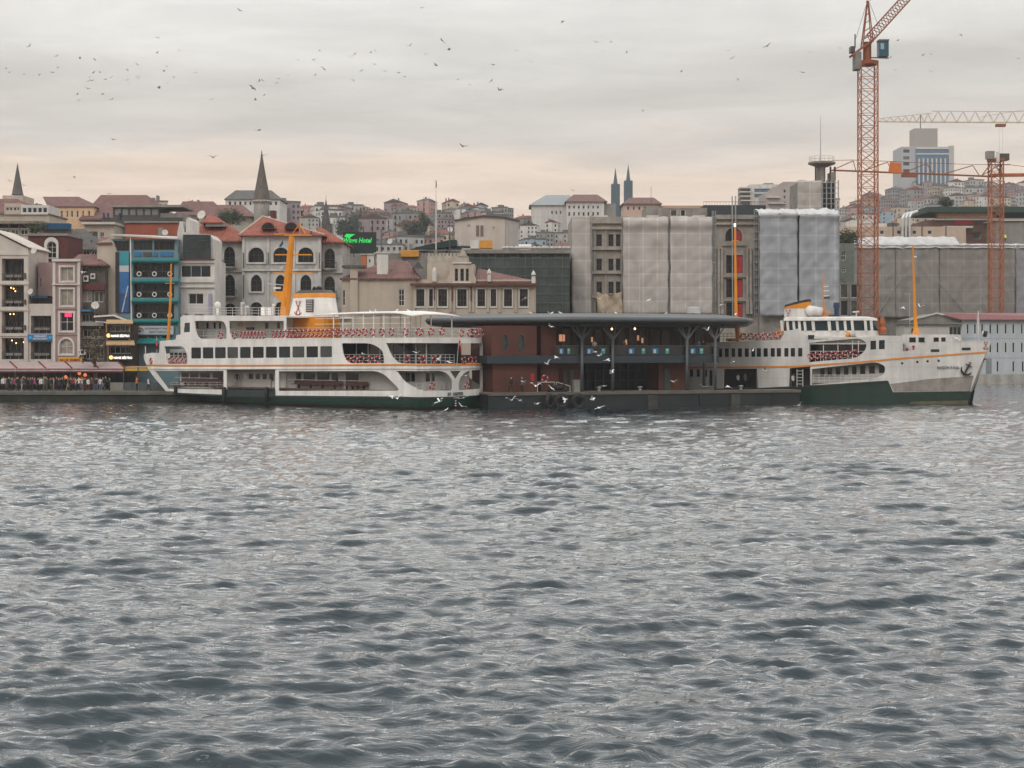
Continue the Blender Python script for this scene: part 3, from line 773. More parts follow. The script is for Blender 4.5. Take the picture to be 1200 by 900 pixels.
gwn = [(533.2,536.9,315,329.5,'r',1,3),(539.6,543.8,315,329.5,'r',1,3),(546,549.4,315,329.5,'r',1,3)]
b.wall(0,0,0, 1.2, CREAM, [(*w, GLASS, DFRAME) for w in gwn], y0=-.6, outer=gp, name='gable')
b.boxes('gable_trim', OFFW, [(530.5,552.5,307.4,309.2),(530.5,552.5,330.5,332)], -.8, -.605)
b.box('attic', CREAM, 500, 556, 309, 332, 1.2, 8)
b.box('attic_tower', M('pale_stone_block', C(186,178,164,.75), .9, .3, 1.0), 500, 548, 299, 309, 2.0, 8)
for i in range(9): b.box('merlon', MATS['pale_stone_block'], 500.5+i*4.3, 503.2+i*4.3, 296, 299, 2.0, 2.6)
MB().add([b.pt(537,300.5,1.9), b.pt(548,300.5,1.9), b.pt(542.5,290,1.9), b.pt(537,300.5,2.6), b.pt(548,300.5,2.6), b.pt(542.5,290,2.6)], [(0,1,2),(5,4,3),(0,3,4,1),(1,4,5,2),(2,5,3,0)]).build('pediment', MATS['pale_stone_block'], b.root)
b.hip(398, 492, 326, -.4, 13, 452, 478, 306, 6.5, TILED); b.hip(556, 630, 329.8, 0, 13, 560, 563, 315, 6, TILED)
b.box('parapet', CREAM, 484, 628, 327.5, 332, .2, .6)
b.boxes('finial', OFFW, [(506.5,511.5,318,330),(571.3,575,322,330),(623,627.5,324,332)], -.2, .5)
for q, y0 in ((509,316.5),(573.2,318.5),(625.2,320.5)): MB().lathe([(.3,0),(.26,.25),(.1,.5),(.02,.62)], b.X(q), .15, 10, b.Z(y0+1.8)).build('finial_cap', OFFW, b.root)
b.boxes('chimney', OFFW, [(440.8,453.5,297.5,324)], 1.2, 2.6); b.boxes('chimney', CREAM, [(410.5,419.5,314,366)], -.35, -.003)
b.box('chimney_cap', SLATE, 401, 428, 311, 314, -.6, 2)
MB().add([b.pt(483,315,.8), b.pt(497,315,.8), b.pt(490,306.5,.8), b.pt(484,314,6), b.pt(496,314,6), b.pt(490,306.5,6)], [(0,1,2),(5,4,3),(0,3,4,1),(1,4,5,2),(2,5,3,0)]).build('dormer', SLATE, b.root)

# --- netted building beside it: poles, ledgers and one net sheet for each bay
b = Bd('netted_building', 'low building wrapped in dark green scaffold netting behind cream building', 545, 232)
b.wall(545, 668, 296, 12, M('unfinished_wall', C(84,88,84,.7), .9, .3, .8), [(x,x+4,yy,yy+9,'r',1,1) for x in range(560,664,9) for yy in (303,322,341)], y0=1.6)
for i in range(14):
    x0 = 546+i*8.7
    b.box('net_sheet', OLIVE, x0+.25, x0+8.5, 302 if i % 3 else 300.5, 366, .5+.1*(i % 2), .53+.1*(i % 2))
    if i % 1 == 0: MB().tube([b.pt(x0,293.5,.3), b.pt(x0,368,.3)], .035, 5).build('scaffold_pole', DPOLE, b.root)
for yy in (302.5,313,323.5,334,344.5,355): MB().tube([b.pt(545,yy,.28), b.pt(668,yy,.28)], .04, 5).build('ledger', DPOLE, b.root)
b.box('roof_slab', CONC, 543, 669, 292, 296.5, .8, 14)
rt = M('white_sacks', C(188,186,182,.8), .9, .2, 1)
for i in range(16):
    q = 590+i*5.1+rr.uniform(-1,1); MB().lathe([(.32,0),(.45,.16),(.36,.36),(.05,.46)], b.X(q,1.5), 1.5+rr.uniform(-.2,.3), 7, b.Z(292,1.5)).build('sack', rt, b.root)
# --- second row and roofscape between the quay and the hill
def plain(name, label, px0, px1, pyt, Y, depth, mat, wins=(), roof=None, cat='building', frame=None):
    X = PX((px0+px1)/2, Y)
    b = Bd(name, label, px0, Y, cat, base=min(terrain(PX(px0,Y), Y), terrain(PX(px1,Y), Y)) - 1)
    b.wall(px0, px1, pyt, depth, mat, [(*w, *(['r',2,2,None,frame][len(w)-4:])) if len(w) < 9 else w for w in wins])
    if roof: b.hip(px0-roof[3], px1+roof[3], pyt+.3, -roof[3]*Y/F, depth+.5, roof[0], roof[1], roof[2], depth*.5, roof[4])
    return b
b = plain('brick_house', 'dark red clad house with white arched dormer window behind pink townhouse', 33, 79, 276, 226, 8, MAROON, [(55.5,66.5,283,302.5,'a',2,3)])
MB().panel(shape('a', b.X(52.5), b.X(69), b.Z(303), b.Z(278)), [shape('a', b.X(55.5), b.X(66.5), b.Z(302.6), b.Z(283))], -.3, -.003).build('window_surround', OFFW, b.root)
b.boxes('parapet', GREYW, [(32,80,273.5,276.5)], -.3, 8); b.box('side_gable', CREAM, 16, 32.8, 277, 300, .5, 6)
b = plain('slate_house', 'grey slate roofed house with small dormer beside dark red house', 80, 116, 292, 236, 9, GREYW, [(97,105,294,303),(107,114,294,303)], (88,99,268,1.5,SLATE))
b.box('roof_vent', BLACK, 103, 105, 281, 284, 1.5, 2.5)
b = plain('beige_house', 'flat roofed beige house with wide dark window above slate roofed house', 99, 134, 263, 262, 9, CREAM, [(100,115,271,284),(117,122,272,282)])
b.box('roof_slab', PALE, 97, 136, 260.5, 263.2, -.8, 9); b.rail(100, 134, 256.5, 260.4, -.4, DFRAME, 12)
b = plain('terracotta_house', 'flat roofed terracotta red house behind the teal hotel', 147, 208, 261, 240, 9, M('terracotta_render', C(168,92,72,.75), .85, .15, .6, streak=.15))
b.box('roof_edge', GREYW, 146, 209, 259.3, 261.2, -.3, 9.3); b.box('roof_hatch', GREYW, 186, 192, 267, 276, -.4, -.01)
b = plain('glazed_restaurant', 'glass walled rooftop restaurant with flat roof above terracotta house', 132, 215, 250, 268, 10, GREYW, [])
b.wall(133, 187, 243, 8, DFRAME, [(134.5+i*8.7,142.4+i*8.7,244.5,252.5,'r',1,1,M('pale_reflecting_glass', C(150,152,150,.6), .15, .2, .3),DFRAME) for i in range(6)], pyb=255, y0=-.4, name='glazed_wall')
b.box('roof_slab', GREYW, 131, 216, 240.5, 243.2, -.9, 8.5); b.box('parapet', DFRAME, 120, 214, 255.2, 263, -.6, -.1)
for q in (122, 127, 140.5): b.box('post', M('navy_post', C(36,56,88,.8), .6, .1), q, q+2, 250, 258, -.9, -.65)
b = plain('terrace_restaurant', 'roof terrace restaurant with planters, glass screens and a striped blue canopy', -30, 84, 268, 246, 10, GREYW, [(2+i*11,11+i*11,263+6,275,'r',2,1) for i in range(4)])
b.box('canopy', MATS['navy_awning_cloth'], 51, 84, 262.5, 269.5, -1.5, -.1); b.box('roof_slab', M('pergola_sheet', C(150,140,128,.7), .85, .3), -30, 52, 259.5, 262.6, -1, 9)
b.boxes('post', DFRAME, [(x,x+.8,262.8,270) for x in (0,12,24,36,48)], -.9, -.75)
b = plain('cream_villa', 'long cream house with a glazed upper gallery below the stone steeple', -60, 57, 250, 300, 12, CREAM, [(1,5,244+8,255)], (-30,20,233,1,TILED))
b.wall(25, 57, 240.5, 8, OFFW, [(27+i*6,32+i*6,243.5,249.5,'r',1,1,GLASS_T) for i in range(5)], pyb=251.5, y0=-.4, name='gallery_wall')
b.wall(6, 24.6, 238.5, 8, CREAM, [(7.5,11.5,243,247.3,'r',1,1),(12,15.3,243,247.3,'r',1,1),(16.7,20,243,247.3,'r',1,1),(20.5,24,243,247.3,'r',1,1)], pyb=251.5, y0=-.45, name='gallery_wall')
b = plain('church_steeple', 'pointed grey stone steeple with a tiny cross, far left on the skyline', 3, 27, 229, 345, 8, CREAM, (), cat='steeple')
MB().lathe([(1.35,0),(1.2,.3),(.02,6.9)], b.X(20.5,3), 3, 8, b.Z(228.5,3)).build('spire', M('dark_steeple_stone', C(112,108,106,.6), .85, .25, 1.2), b.root)
MB().bar(b.pt(20.6,200.5,3), b.pt(20.6,191,3), .07).bar(b.pt(19.6,194,3), b.pt(21.6,194,3), .07).build('finial_cross', DFRAME, b.root)
b = plain('peach_school', 'long peach building with tall windows under broad dusky red roofs', 57, 110, 241.5, 360, 14, M('peach_stucco', C(224,188,150,.8), .85, .12), [(x,x+2.7,247,254.5,'r',1,2) for x in (58,64.5,71,77.5,83,89.5,96,103)], (50,92,230.5,1.5,TILED))
b.hip(92, 205, 257, -1.5, 16, 118, 172, 228.5, 9, TILED); b.box('chimney', GREYW, 176, 178, 226, 233, 6, 8)
b = plain('minaret_tower', 'round stone tower with a tall conical lead spire behind the mansion roof', 297, 315, 262, 275, 3, STONED, (), cat='tower')
MB().lathe([(1.34,-8),(1.34,1.2),(1.5,1.4),(1.5,1.75)], b.X(306.7,2), 2, 20, b.Z(247,2)).build('shaft', STONE, b.root, smooth=True)
MB().lathe([(1.62,0),(1.5,.4),(.95,3.4),(.45,6.2),(.12,8.3),(.05,9.0)], b.X(306.7,2), 2, 14, b.Z(238.2,2)).build('spire', M('weathered_lead', C(118,108,100,.7), .7, .3, 1.5, streak=.4), b.root)
MB().box(b.X(317,2), b.X(323.5,2), 1.2, 2.8, b.Z(256,2), b.Z(247,2)).build('dormer', MAROON, b.root)
b = plain('dark_spire', 'slim dark slate spire rising behind the mansion\'s hip roof', 377, 388, 262, 330, 2.5, SLATE, (), cat='steeple')
MB().lathe([(1.0,0),(.02,5.4)], b.X(382,1.2), 1.2, 8, b.Z(264,1.2)).build('spire', SLATE, b.root)
MB().bar(b.pt(382,235,1.2), b.pt(382,229,1.2), .06).build('finial', DFRAME, b.root)
b = plain('white_hall', 'long white hall with a shallow hipped roof on the skyline behind conical spire', 264, 328, 233, 520, 16, OFFW, [(x,x+3,236,240.5,'r',1,1) for x in range(268,326,6)], (276,318,223,1.5,SLATE))
# hotel sign and shed row
b = Bd('hotel_sign', 'dark rooftop billboard with green lit hotel lettering and wing emblem', 401, 236, 'sign', base=PZ(300,236))
b.box('board', M('dark_green_board', C(26,44,42,.7), .6, .3), 402, 441, 272, 297, 0, .3)
b.boxes('post', DFRAME, [(404,405,265,301),(414,415,263,301),(425,426,266,301),(436,437,262,301),(446,447,268,300)], .3, .5)
grn = M('green_neon', (.02,.55,.10,1), .5, 0, 1, emit=.55)
fit_text(b.root, 'Wings Hotel', b.X(402.5), b.X(436), -.03, b.Z(282.5), .95, grn, shear=.25, bold=.03)
MB().slab([(b.X(403.5),b.Z(277)),(b.X(406),b.Z(274)),(b.X(416.5),b.Z(274.5)),(b.X(412.5),b.Z(276.8)),(b.X(409.5),b.Z(279)),(b.X(405.5),b.Z(278.2))], -.05, -.01).build('wing_emblem', grn, b.root)
for i, (x0,x1,m) in enumerate(((401,412,OFFW),(423,429.5,M('orange_panel', C(206,124,78,.8), .7, .1)),(430,438.5,OFFW),(439,454,GREYW))):
    q = Bd('rooftop_cabin', ['small white rooftop cabin under the green hotel sign, nearest the mansion','small orange rooftop panel hut under the green hotel sign','white rooftop cabin right of orange hut under the hotel sign','grey rooftop scaffold hut at the end of the cabin row'][i], x0, 234, 'cabin')
    q.wall(x0, x1, 298.5 if i < 3 else 297, 4, m, [(x0+2,x0+4.5,303,308,'r',1,1)] if i != 1 else (), rev=.1)
    q.box('roof', WFRAME, x0-.4, x1+.4, 297.6 if i < 3 else 296, 298.4 if i < 3 else 297, -.2, 4.2)
# rooftop car park building
b = Bd('parking_roof', 'rooftop car park deck with a green canopy behind the cream building', 446, 246)
b.wall(446, 662, 297, 16, CONC, (), rev=.2)
gcan = M('dark_green_canopy', C(26,58,58,.7), .7, .2)
MB().add([b.pt(467,297,1), b.pt(527,288,1), b.pt(556,289,1), b.pt(556,291,1), b.pt(527,290.5,1), b.pt(467,301,1)]+[b.pt(467,296,9), b.pt(527,287,9), b.pt(556,288,9), b.pt(556,290,9), b.pt(527,289.5,9), b.pt(467,300,9)],
         [(0,1,2,3,4,5),(11,10,9,8,7,6)]+[(i,(i+1)%6,6+(i+1)%6,6+i) for i in range(6)]).build('canopy', gcan, b.root)
MB().slab(b.poly([(470,297),(488,289.5),(527,281),(535,281),(535,288),(500,292),(470,299)]), .2, 8).build('canopy', gcan, b.root)
b.box('yellow_container', M('yellow_ochre_panel', C(214,150,52,.8), .7, .15), 470, 491, 293.5, 301, -.6, 1.8)
b.boxes('water_tank', OFFW, [(551,561,281,291)], .5, 3); b.box('yellow_container', MATS['yellow_ochre_panel'], 562, 577, 281.5, 290.5, .4, 3)
b.rail(446, 545, 293, 297, -.1, RAILM, 30)
b = Bd('white_depot', 'blank pale box building with a low pitched roof above the rooftop car park', 533, 268)
b.wall(533, 592, 258, 14, M('pale_pinkish_render', C(202,190,180,.82), .85, .1, .5, streak=.2), [(548,551,263.5,267,'r',0),(577,580,266,269.5,'r',0)], outer=[(533,455),(592,455),(592,255),(565,253.5),(533,258)], rev=.15)
MB().add([b.pt(592.2,455,.1), b.pt(592.2,255.2,.1), b.pt(608,259,12), b.pt(608,440,12), b.pt(586,440,12), b.pt(586,257,12)], [(0,1,2,3),(3,2,5,4),(1,5,2)]).build('side_wall', M('pale_side_render', C(198,190,184,.82), .85, .1, .5, streak=.2), b.root)
b.boxes('door', M('brown_door', C(132,112,104,.7), .7, .15), [(558,561.5,264,277),(563,566.5,264,277)], -.06, -.003)
MB().bar(b.pt(532,258.3,-.2), b.pt(565,253.2,-.2), .25).bar(b.pt(565,253.2,-.2), b.pt(593,254.8,-.2), .25).bar(b.pt(593,254.8,-.2), b.pt(608.5,258.8,12), .25).build('roof_trim', DFRAME, b.root)
# flag mast
m = thing('flag_mast', 'tall thin pale flag mast rising above the cream building', 'mast', (PX(511,240), 240, PZ(297,240)))
MB().tube([(0,0,0),(0,0,.6)], .22, 8).build('base', CONC, m); MB().tube([(0,0,.6),(0,0,8),(0,0,10.9)], [.09,.07,.035], 6).build('pole', WFRAME, m)
MB().tube([(0,0,9.7),(.03,0,10.2),(0,0,10.8)], [.07,.1,.05], 6).build('furled_flag', DFRAME, m)
for (px, py0, py1, Y, lb) in ((527,257,300,238,'short dark antenna mast beside the tall flag mast'),(464,246,285,300,'thin dark utility mast behind the hotel sign'),(763,218,240,560,'thin far antenna mast right of the twin spires')):
    q = thing('antenna_mast', lb, 'mast', (PX(px,Y), Y, PZ(py1,Y)))
    hgt = PZ(py0,Y)-PZ(py1,Y); MB().tube([(0,0,0),(0,0,hgt)], [.1,.04], 5).build('pole', DFRAME, q); MB().bar((-.35,0,hgt*.82),(.35,0,hgt*.82),.05).bar((-.25,0,hgt*.9),(.25,0,hgt*.9),.05).build('crossarm', DFRAME, q)

# --- the wrapped stone building under restoration
def tarp(b, px0, px1, py0, py1, y, mat, amp=.12, seed=0, top=None, sag=0, name='tarpaulin', parent=None):
    """a hung sheet with its own folds; edges uneven"""
    x0, x1, z0, z1 = b.X(px0), b.X(px1), b.Z(py1), b.Z(py0)
    nx, nz = max(8, int((x1-x0)/.3)), max(8, int((z1-z0)/.32)); vs = []; fs = []
    for j in range(nz+1):
        for i in range(nx+1):
            u, v = i/nx, j/nz
            x = x0+(x1-x0)*u; z = z0+(z1-z0)*v
            d = noise.noise((x*.55+seed*7, z*.16, seed))*amp*2.0 + noise.noise((x*1.6+z*.35, z*.5+seed*3, 2.2+seed))*amp*1.3 + noise.noise((x*.9-z*.6, z*.8+seed, 4.4))*amp*.9 - amp*.35*abs(math.sin(z*math.pi/2.0+.4*noise.noise((x*.3, seed, 1))))
            if top and v > 1-top: d -= .35*math.sin((v-1+top)/top*math.pi)+.12*noise.noise((x*1.1, z*1.5, 9+seed))
            dz = (noise.noise((x*.7, 3+seed, 0))*.22 - sag*math.sin(u*math.pi)*v) if j in (0, nz) else 0
            dx = noise.noise((z*.5, 5+seed, 0))*.12 if i in (0, nx) else 0
            vs.append((x+dx, y+d, z+dz))
    for j in range(nz):
        for i in range(nx): fs.append((j*(nx+1)+i, j*(nx+1)+i+1, (j+1)*(nx+1)+i+1, (j+1)*(nx+1)+i))
    o = MB().add(vs, fs).build(name, mat, parent or b.root, smooth=True)
    sm = o.modifiers.new('thickness', 'SOLIDIFY'); sm.thickness = .03
    return o
TARPB = M('beige_tarpaulin', C(184,178,172,.8), .9, .08, .5, streak=.16, seam=(2.1,2.0,.2))
TARPG = M('blue_grey_tarpaulin', C(166,169,174,.76), .75, .08, .5, streak=.16, seam=(2.75,2.4,.18))
TARPD = M('taupe_tarpaulin', C(150,144,139,.74), .9, .08, .35, streak=.16, seam=(3.1,2.7,.2))
TARPW = M('white_sheeting', C(206,206,206,.8), .6, .18, .8, streak=.2)
RED = M('red_window_board', C(190,44,48,.75), .7, .15, 1)
b = Bd('wrapped_building', 'stone building under restoration, mostly wrapped in beige tarpaulins and scaffolding', 670, 240)
old = M('aged_limestone', C(170,162,152,.75), .9, .3, .8, streak=.35, bump=.35)
ww = [(x0,x1,y0,y1,'r',2,2,GLASS,DFRAME) for (y0,y1) in ((274.5,288.5),(303,317),(330,344),(354,368)) for (x0,x1) in ((699,705.4),(713,719),(721.8,727))]
b.wall(670, 890, 254, 16, old, ww + [(850,869.5,267,282.5,'a',2,1,GLASS,DFRAME)] + [(851,870.5,y0,y1,'r',2,2,GLASS,DFRAME) for y0,y1 in ((299,320),(327,348.5),(355,372))], rev=.45)
b.boxes('cornice', old, [(692,731,258,262),(693,730,266,269),(692,731,290,293),(692,731,318,321),(692,731,346,349),(838,890,252,257),(839,889,261,263.5)], -.5, -.004)
b.boxes('cornice', old, [(846,874,284,288),(846,874,322,325),(846,874,350.5,353)], -.35, -.004)
for x in (695.5,708.5,729): b.box('pilaster', old, x, x+2.4, 270, 368, -.22, -.003)
for x in (841,844.8,874.5,878.5):
    MB().lathe([(.26,0),(.24,.3),(.2,7.6),(.26,7.9)], b.X(x+1), -.32, 10, b.Z(354)).build('column', old, b.root)
    b.box('column_base', old, x-.6, x+2.6, 352.8, 368, -.7, -.003)
b.boxes('window_board', RED, [(861.5,868.2,269.5,281.5),(861.5,870,300,319.5),(861.5,870,328,348),(861.5,870,356,371)], .2, .32)
tarp(b, 670, 692.5, 253, 368, -.55, TARPB, seed=1); tarp(b, 729.6, 782.4, 255, 368, -.75, TARPB, seed=2, top=.13); tarp(b, 784.8, 833.8, 254.5, 368, -.75, TARPB, seed=3, top=.14)
tarp(b, 699, 728.6, 342, 368, -.9, M('sagging_dust_sheet', C(184,166,144,.8), .9, .2, .8, bump=.2), amp=.35, seed=4, sag=.5)
tarp(b, 804, 820, 360, 368, -1.0, TARPW, amp=.15, seed=5)
for x in (693.5,728.8,783,784.6,834.6,836.4,838.6,884,886.4,889): MB().tube([b.pt(x,247 if x > 830 else 252,-.6), b.pt(x,370,-.6)], .06, 5).build('scaffold_pole', STEEL, b.root)
for i in range(13):
    yy = 254+i*9
    MB().tube([b.pt(834,yy,-.6), b.pt(839.5,yy,-.6)], .05, 5).build('ledger', STEEL, b.root); MB().tube([b.pt(883,yy,-.6), b.pt(890,yy,-.6)], .05, 5).build('ledger', STEEL, b.root)
    b.box('scaffold_deck', WOOD, 883.5, 889.6, yy+.3, yy+1.2, -.55, .0-.01)
for i, x in enumerate((700,740,760,795,815)): b.box('roof_debris', OFFW, x, x+14, 250.5+(i%2), 254, 3, 6)
b.boxes('roof_frame', CONC, [(761,780,238,252),(782,834,243,252)], 6, 14)
b.wall(775, 834, 240, 8, CONC, [(790,798,242,250,'r',1,1),(802,808,242,250,'r',1,1)], y0=5.5, pyb=254, name='penthouse_wall')
dsteel = M('dark_steel', C(52,60,66,.7), .5, .2)
b.box('steel_deck', dsteel, 830, 905, 236.5, 251, 6, 13); b.rail(830, 905, 232, 236.4, 6.1, dsteel, 22)
MB().tube([b.pt(858,230,-.8), b.pt(858.8,372,-.8)], .1, 6).tube([b.pt(862,230,-.8), b.pt(862.4,372,-.8)], .1, 6).build('hoist_mast', STEEL, b.root)
b = Bd('wrapped_annex', 'tall annex wrapped in blue grey tarpaulin with billowing white sheeting on top', 890, 238)
b.wall(891, 981.5, 252, 16, CONC, (), y0=.8)
tarp(b, 890, 934.2, 250, 370, -.3, TARPG, amp=.16, seed=6, top=.05); tarp(b, 936, 982.5, 251, 370, -.3, TARPG, amp=.16, seed=7, top=.05)
b.box('gap_shade_strip', BLACK, 934.4, 935.8, 252, 370, .3, .75)  # black strip drawn in for the shade of the open gap
for sx0, sx1, sd in ((889,934.5,8),(935,983.5,9)):
    vs = []; fs = []; nx, ny = 16, 7
    for j in range(ny+1):
        for i in range(nx+1):
            px = sx0+(sx1-sx0)*i/nx; t = j/ny
            yv = -.55+t*6; zt = b.Z(252)+1.1*math.sin(min(1,t*1.6)*math.pi*.5)+.35*noise.noise((px*.12, t*3, sd))+.2*noise.noise((px*.3, t*6, sd))
            vs.append((b.X(px), yv+.2*noise.noise((px*.2,t*4,sd+3)), zt))
    for j in range(ny):
        for i in range(nx): fs.append((j*(nx+1)+i, j*(nx+1)+i+1, (j+1)*(nx+1)+i+1, (j+1)*(nx+1)+i))
    o = MB().add(vs, fs).build('roof_sheeting', TARPW, b.root, smooth=True)
    sm = o.modifiers.new('thickness', 'SOLIDIFY'); sm.thickness = .04
for x in (983.2,): MB().tube([b.pt(x,246,-.4), b.pt(x,370,-.4)], .07, 5).build('scaffold_pole', STEEL, b.root)
# control tower in its wrap
b = Bd('control_tower', 'half wrapped control tower with saucer platform and thin antenna above annex', 934, 262, 'tower')
b.wall(936, 961.5, 213, 8, CONC, (), y0=.5)
tarp(b, 934.6, 963, 211.5, 262, 0, TARPB, amp=.14, seed=10); b.box('core', DARKIN, 963, 981, 213, 270, 1.2, 7)
for x in (963.8,968.6,974,978.5,982.4): MB().tube([b.pt(x,211,.2), b.pt(x,270,.2)], .1, 5).build('scaffold_pole', STEEL, b.root)
for i in range(8): MB().tube([b.pt(963,214+i*6.2,.15), b.pt(983,214+i*6.2,.15)], .05, 5).build('ledger', STEEL, b.root)
cxm = b.X(963,3); MB().lathe([(.7,0),(.7,2.3),(.9,2.5)], cxm-.1, 3, 12, b.Z(213,3)).build('stem', CONC, b.root)
for dx in (-1.1, 1.3, 2.0): MB().box(cxm+dx-.13, cxm+dx+.13, 2.2, 2.5, b.Z(213,3), b.Z(196,3)).build('strut', WOOD, b.root)
b.box('lift_shaft', CONC, 976.5, 981.5, 200, 213, 2, 5)
MB().lathe([(.9,0),(2.2,.5),(2.25,.75),(2.1,.85)], cxm, 3, 20, b.Z(196,3)).build('saucer', M('saucer_concrete', C(150,142,134,.75), .85, .2), b.root)
rl = MB()
for i in range(16):
    a = 2*math.pi*i/16; rl.bar((cxm+2.05*math.cos(a),3+2.05*math.sin(a),b.Z(196,3)+.85),(cxm+2.05*math.cos(a),3+2.05*math.sin(a),b.Z(196,3)+1.7),.04)
for hh in (1.25, 1.7): rl.tube([(cxm+2.05*math.cos(2*math.pi*i/20),3+2.05*math.sin(2*math.pi*i/20),b.Z(196,3)+hh) for i in range(20)], .025, 4, True)
rl.build('railing', RAILM, b.root)
MB().tube([(cxm-.2,3,b.Z(190,3)),(cxm-.2,3,b.Z(158,3)),(cxm-.2,3,b.Z(135,3))], [.12,.07,.03], 6).build('antenna', RAILM, b.root)
# gap houses and the taupe wrap on the far quay
b = plain('green_house', 'narrow grey green house squeezed between two wrapped buildings', 981, 1001, 285, 285, 9, M('grey_green_render', C(124,132,122,.7), .85, .2), [(985.5,991,294,305),(985.5,991,313,319),(985,992,329,337)])
b = plain('concrete_frame', 'bare concrete frame with empty bays beside the orange crane', 983, 1008, 331, 262, 8, CONC, [(985,994,333,349,'r',1,1),(985,994,352,370,'r',1,1),(997,1005,333,349,'r',1,1),(997,1005,352,370,'r',1,1)])
b = Bd('wrapped_warehouse', 'long warehouse wrapped in taupe tarpaulin with white sheeting along its top', 997, 310)
b.wall(998, 1330, 290, 20, CONC, (), y0=1)
for i, (x0, x1) in enumerate(((997,1049),(1049.4,1101),(1101.4,1159),(1159.4,1190),(1190.4,1260),(1260.4,1330))):
    tarp(b, x0, x1, 287, 372, 0, TARPD if i < 4 else M('grey_tarpaulin', C(150,150,152,.8), .85, .18, .4, seam=(6,2.6,.12)), amp=.14, seed=20+i)
vs = []; fs = []; nx, ny = 60, 6
for j in range(ny+1):
    for i in range(nx+1):
        px = 995.5+334*i/nx; t = j/ny
        lift = 1.9 if px < 1128 else .5
        edge = smooth((px-995)/12)
        vs.append((b.X(px), -.35+t*9, b.Z(289)+edge*(.25+lift*smooth(t*2.4))+.28*noise.noise((px*.13, t*3, 1))-(.5 if j == 0 else 0)))
for j in range(ny):
    for i in range(nx): fs.append((j*(nx+1)+i, j*(nx+1)+i+1, (j+1)*(nx+1)+i+1, (j+1)*(nx+1)+i))
o = MB().add(vs, fs).build('roof_sheeting', TARPW, b.root, smooth=True); o.modifiers.new('thickness', 'SOLIDIFY').thickness = .04
for (a, c_) in (((1026,372),(1056,325)),((1100,330),(1137,372))): MB().bar(b.pt(*a,-.35), b.pt(*c_,-.35), .1).build('bracing', STEEL, b.root)
# port building on the far quay
bp_ = M('pale_blue_panel', C(190,199,205,.86), .6, .1, .6, streak=.2)
b = Bd('port_building', 'long pale blue port building with slit windows and maroon roof on far quay', 1127, 281)
sl = [(x,x+3,y0,y1,'r',1,1,GLASS_T) for (y0,y1) in ((379.5,391.5),(401,413.5),(423,436)) for x in ([1132.5,1141,1149.5,1159,1167.5,1177,1186,1196,1205,1214,1223] if y0 < 420 else [1167.5,1186,1197,1207,1217,1227])]
b.wall(1127, 1330, 374.5, 14, bp_, sl, rev=.15)
b.box('door', M('grey_door', C(140,146,148,.8), .6, .1), 1155.5, 1162, 420, 438, -.05, -.003)
b.boxes('panel_joint', RAILM, [(1127.2,1330,396,396.8),(1127.2,1330,418.5,419.3)], -.04, -.003)
MB().add([b.pt(1098,366.5,0), b.pt(1335,367.5,8), b.pt(1335,374.8,-.8), b.pt(1126,374,-.8), b.pt(1098,367.6,0), b.pt(1335,368.6,8), b.pt(1335,375.9,-.8), b.pt(1126,375,-.8)],
         [(0,1,2,3),(7,6,5,4),(0,4,5,1),(1,5,6,2),(2,6,7,3),(3,7,4,0)]).build('roof', M('maroon_roof_sheet', C(150,104,104,.75), .7, .15), b.root)
b.wall(0,0,0, 10, GREYW, (), outer=[(1068,455),(1126.6,455),(1126.6,374),(1098,367.3),(1068,374.5)], y0=.2, name='gable_wall')
MB().bar(b.pt(1066,375,-.1), b.pt(1098,367,-.1), .25).bar(b.pt(1098,367,-.1), b.pt(1128,374,-.1), .25).build('gable_trim', OFFW, b.root)
b.wall(1053, 1120, 380.5, 6, OFFW, [(1061,1068,385,392,'r',2,1),(1105,1119,383,396,'r',3,1,GLASS_T)], y0=-4, name='porch_wall'); b.box('porch_roof', GREYW, 1051, 1121, 378.8, 380.4, -4.6, 2)
# things on the skyline
b = Bd('hotel_tower', 'broad blue glass hotel tower with a blank concrete crown on the far hill', 1056, 1150, 'tower', base=PZ(225,1150))
b.wall(1056, 1118, 172, 25, M('tower_cladding', C(176,178,182,.8), .6, .1, .05), [(1058.5,1066,175,179,'r',1,1),(1058.5,1066,183,187,'r',1,1),(1058.5,1066,190,194,'r',1,1),(1058.5,1066,198,204,'r',1,1)], rev=.5)
bg_ = M('blue_tower_glass', C(84,122,150,.7), .2, .3, .05)
b.box('glass_front', bg_, 1073, 1111, 174, 216, -1.5, -.01)
b.boxes('pilaster', OFFW, [(1075.5+i*5.1,1077+i*5.1,186,216) for i in range(7)], -2.2, -1.51); b.boxes('band', OFFW, [(1073,1111,173,175),(1073,1111,180,181.4)], -2, -1.52)
b.box('side_wing', M('tower_cladding_pale', C(190,186,180,.8), .7, .1, .05), 1111.4, 1117.6, 171, 216, -1.2, -.01)
b.box('crown', M('tower_concrete', C(164,156,148,.8), .8, .1, .05), 1073, 1100.5, 149.5, 172, 4, 18); b.box('antenna', DFRAME, 1081.7, 1082.6, 133, 149.5, 8, 8.6)
b = Bd('church_towers', 'twin slate blue church towers with needle spires on the skyline', 715, 760, 'church', base=PZ(262,760))
csl = M('slate_blue_stone', C(84,104,114,.7), .8, .15, .1)
b.wall(718, 741, 240, 30, csl, (), y0=1, name='nave')
for x, dy in ((721.2, 0), (736.2, -4)):
    t = MB().box(b.X(x-4.9), b.X(x+4.9), -2, 2, 0, b.Z(216+dy)).build('bell_tower', csl, b.root)
    MB().add([b.pt(x-2.7,216.1+dy,-1.1), b.pt(x+2.7,216.1+dy,-1.1), b.pt(x+2.7,216.1+dy,1.1), b.pt(x-2.7,216.1+dy,1.1), b.pt(x,196+dy,0)], [(0,1,4),(1,2,4),(2,3,4),(3,0,4)]).build('spire', csl, t)
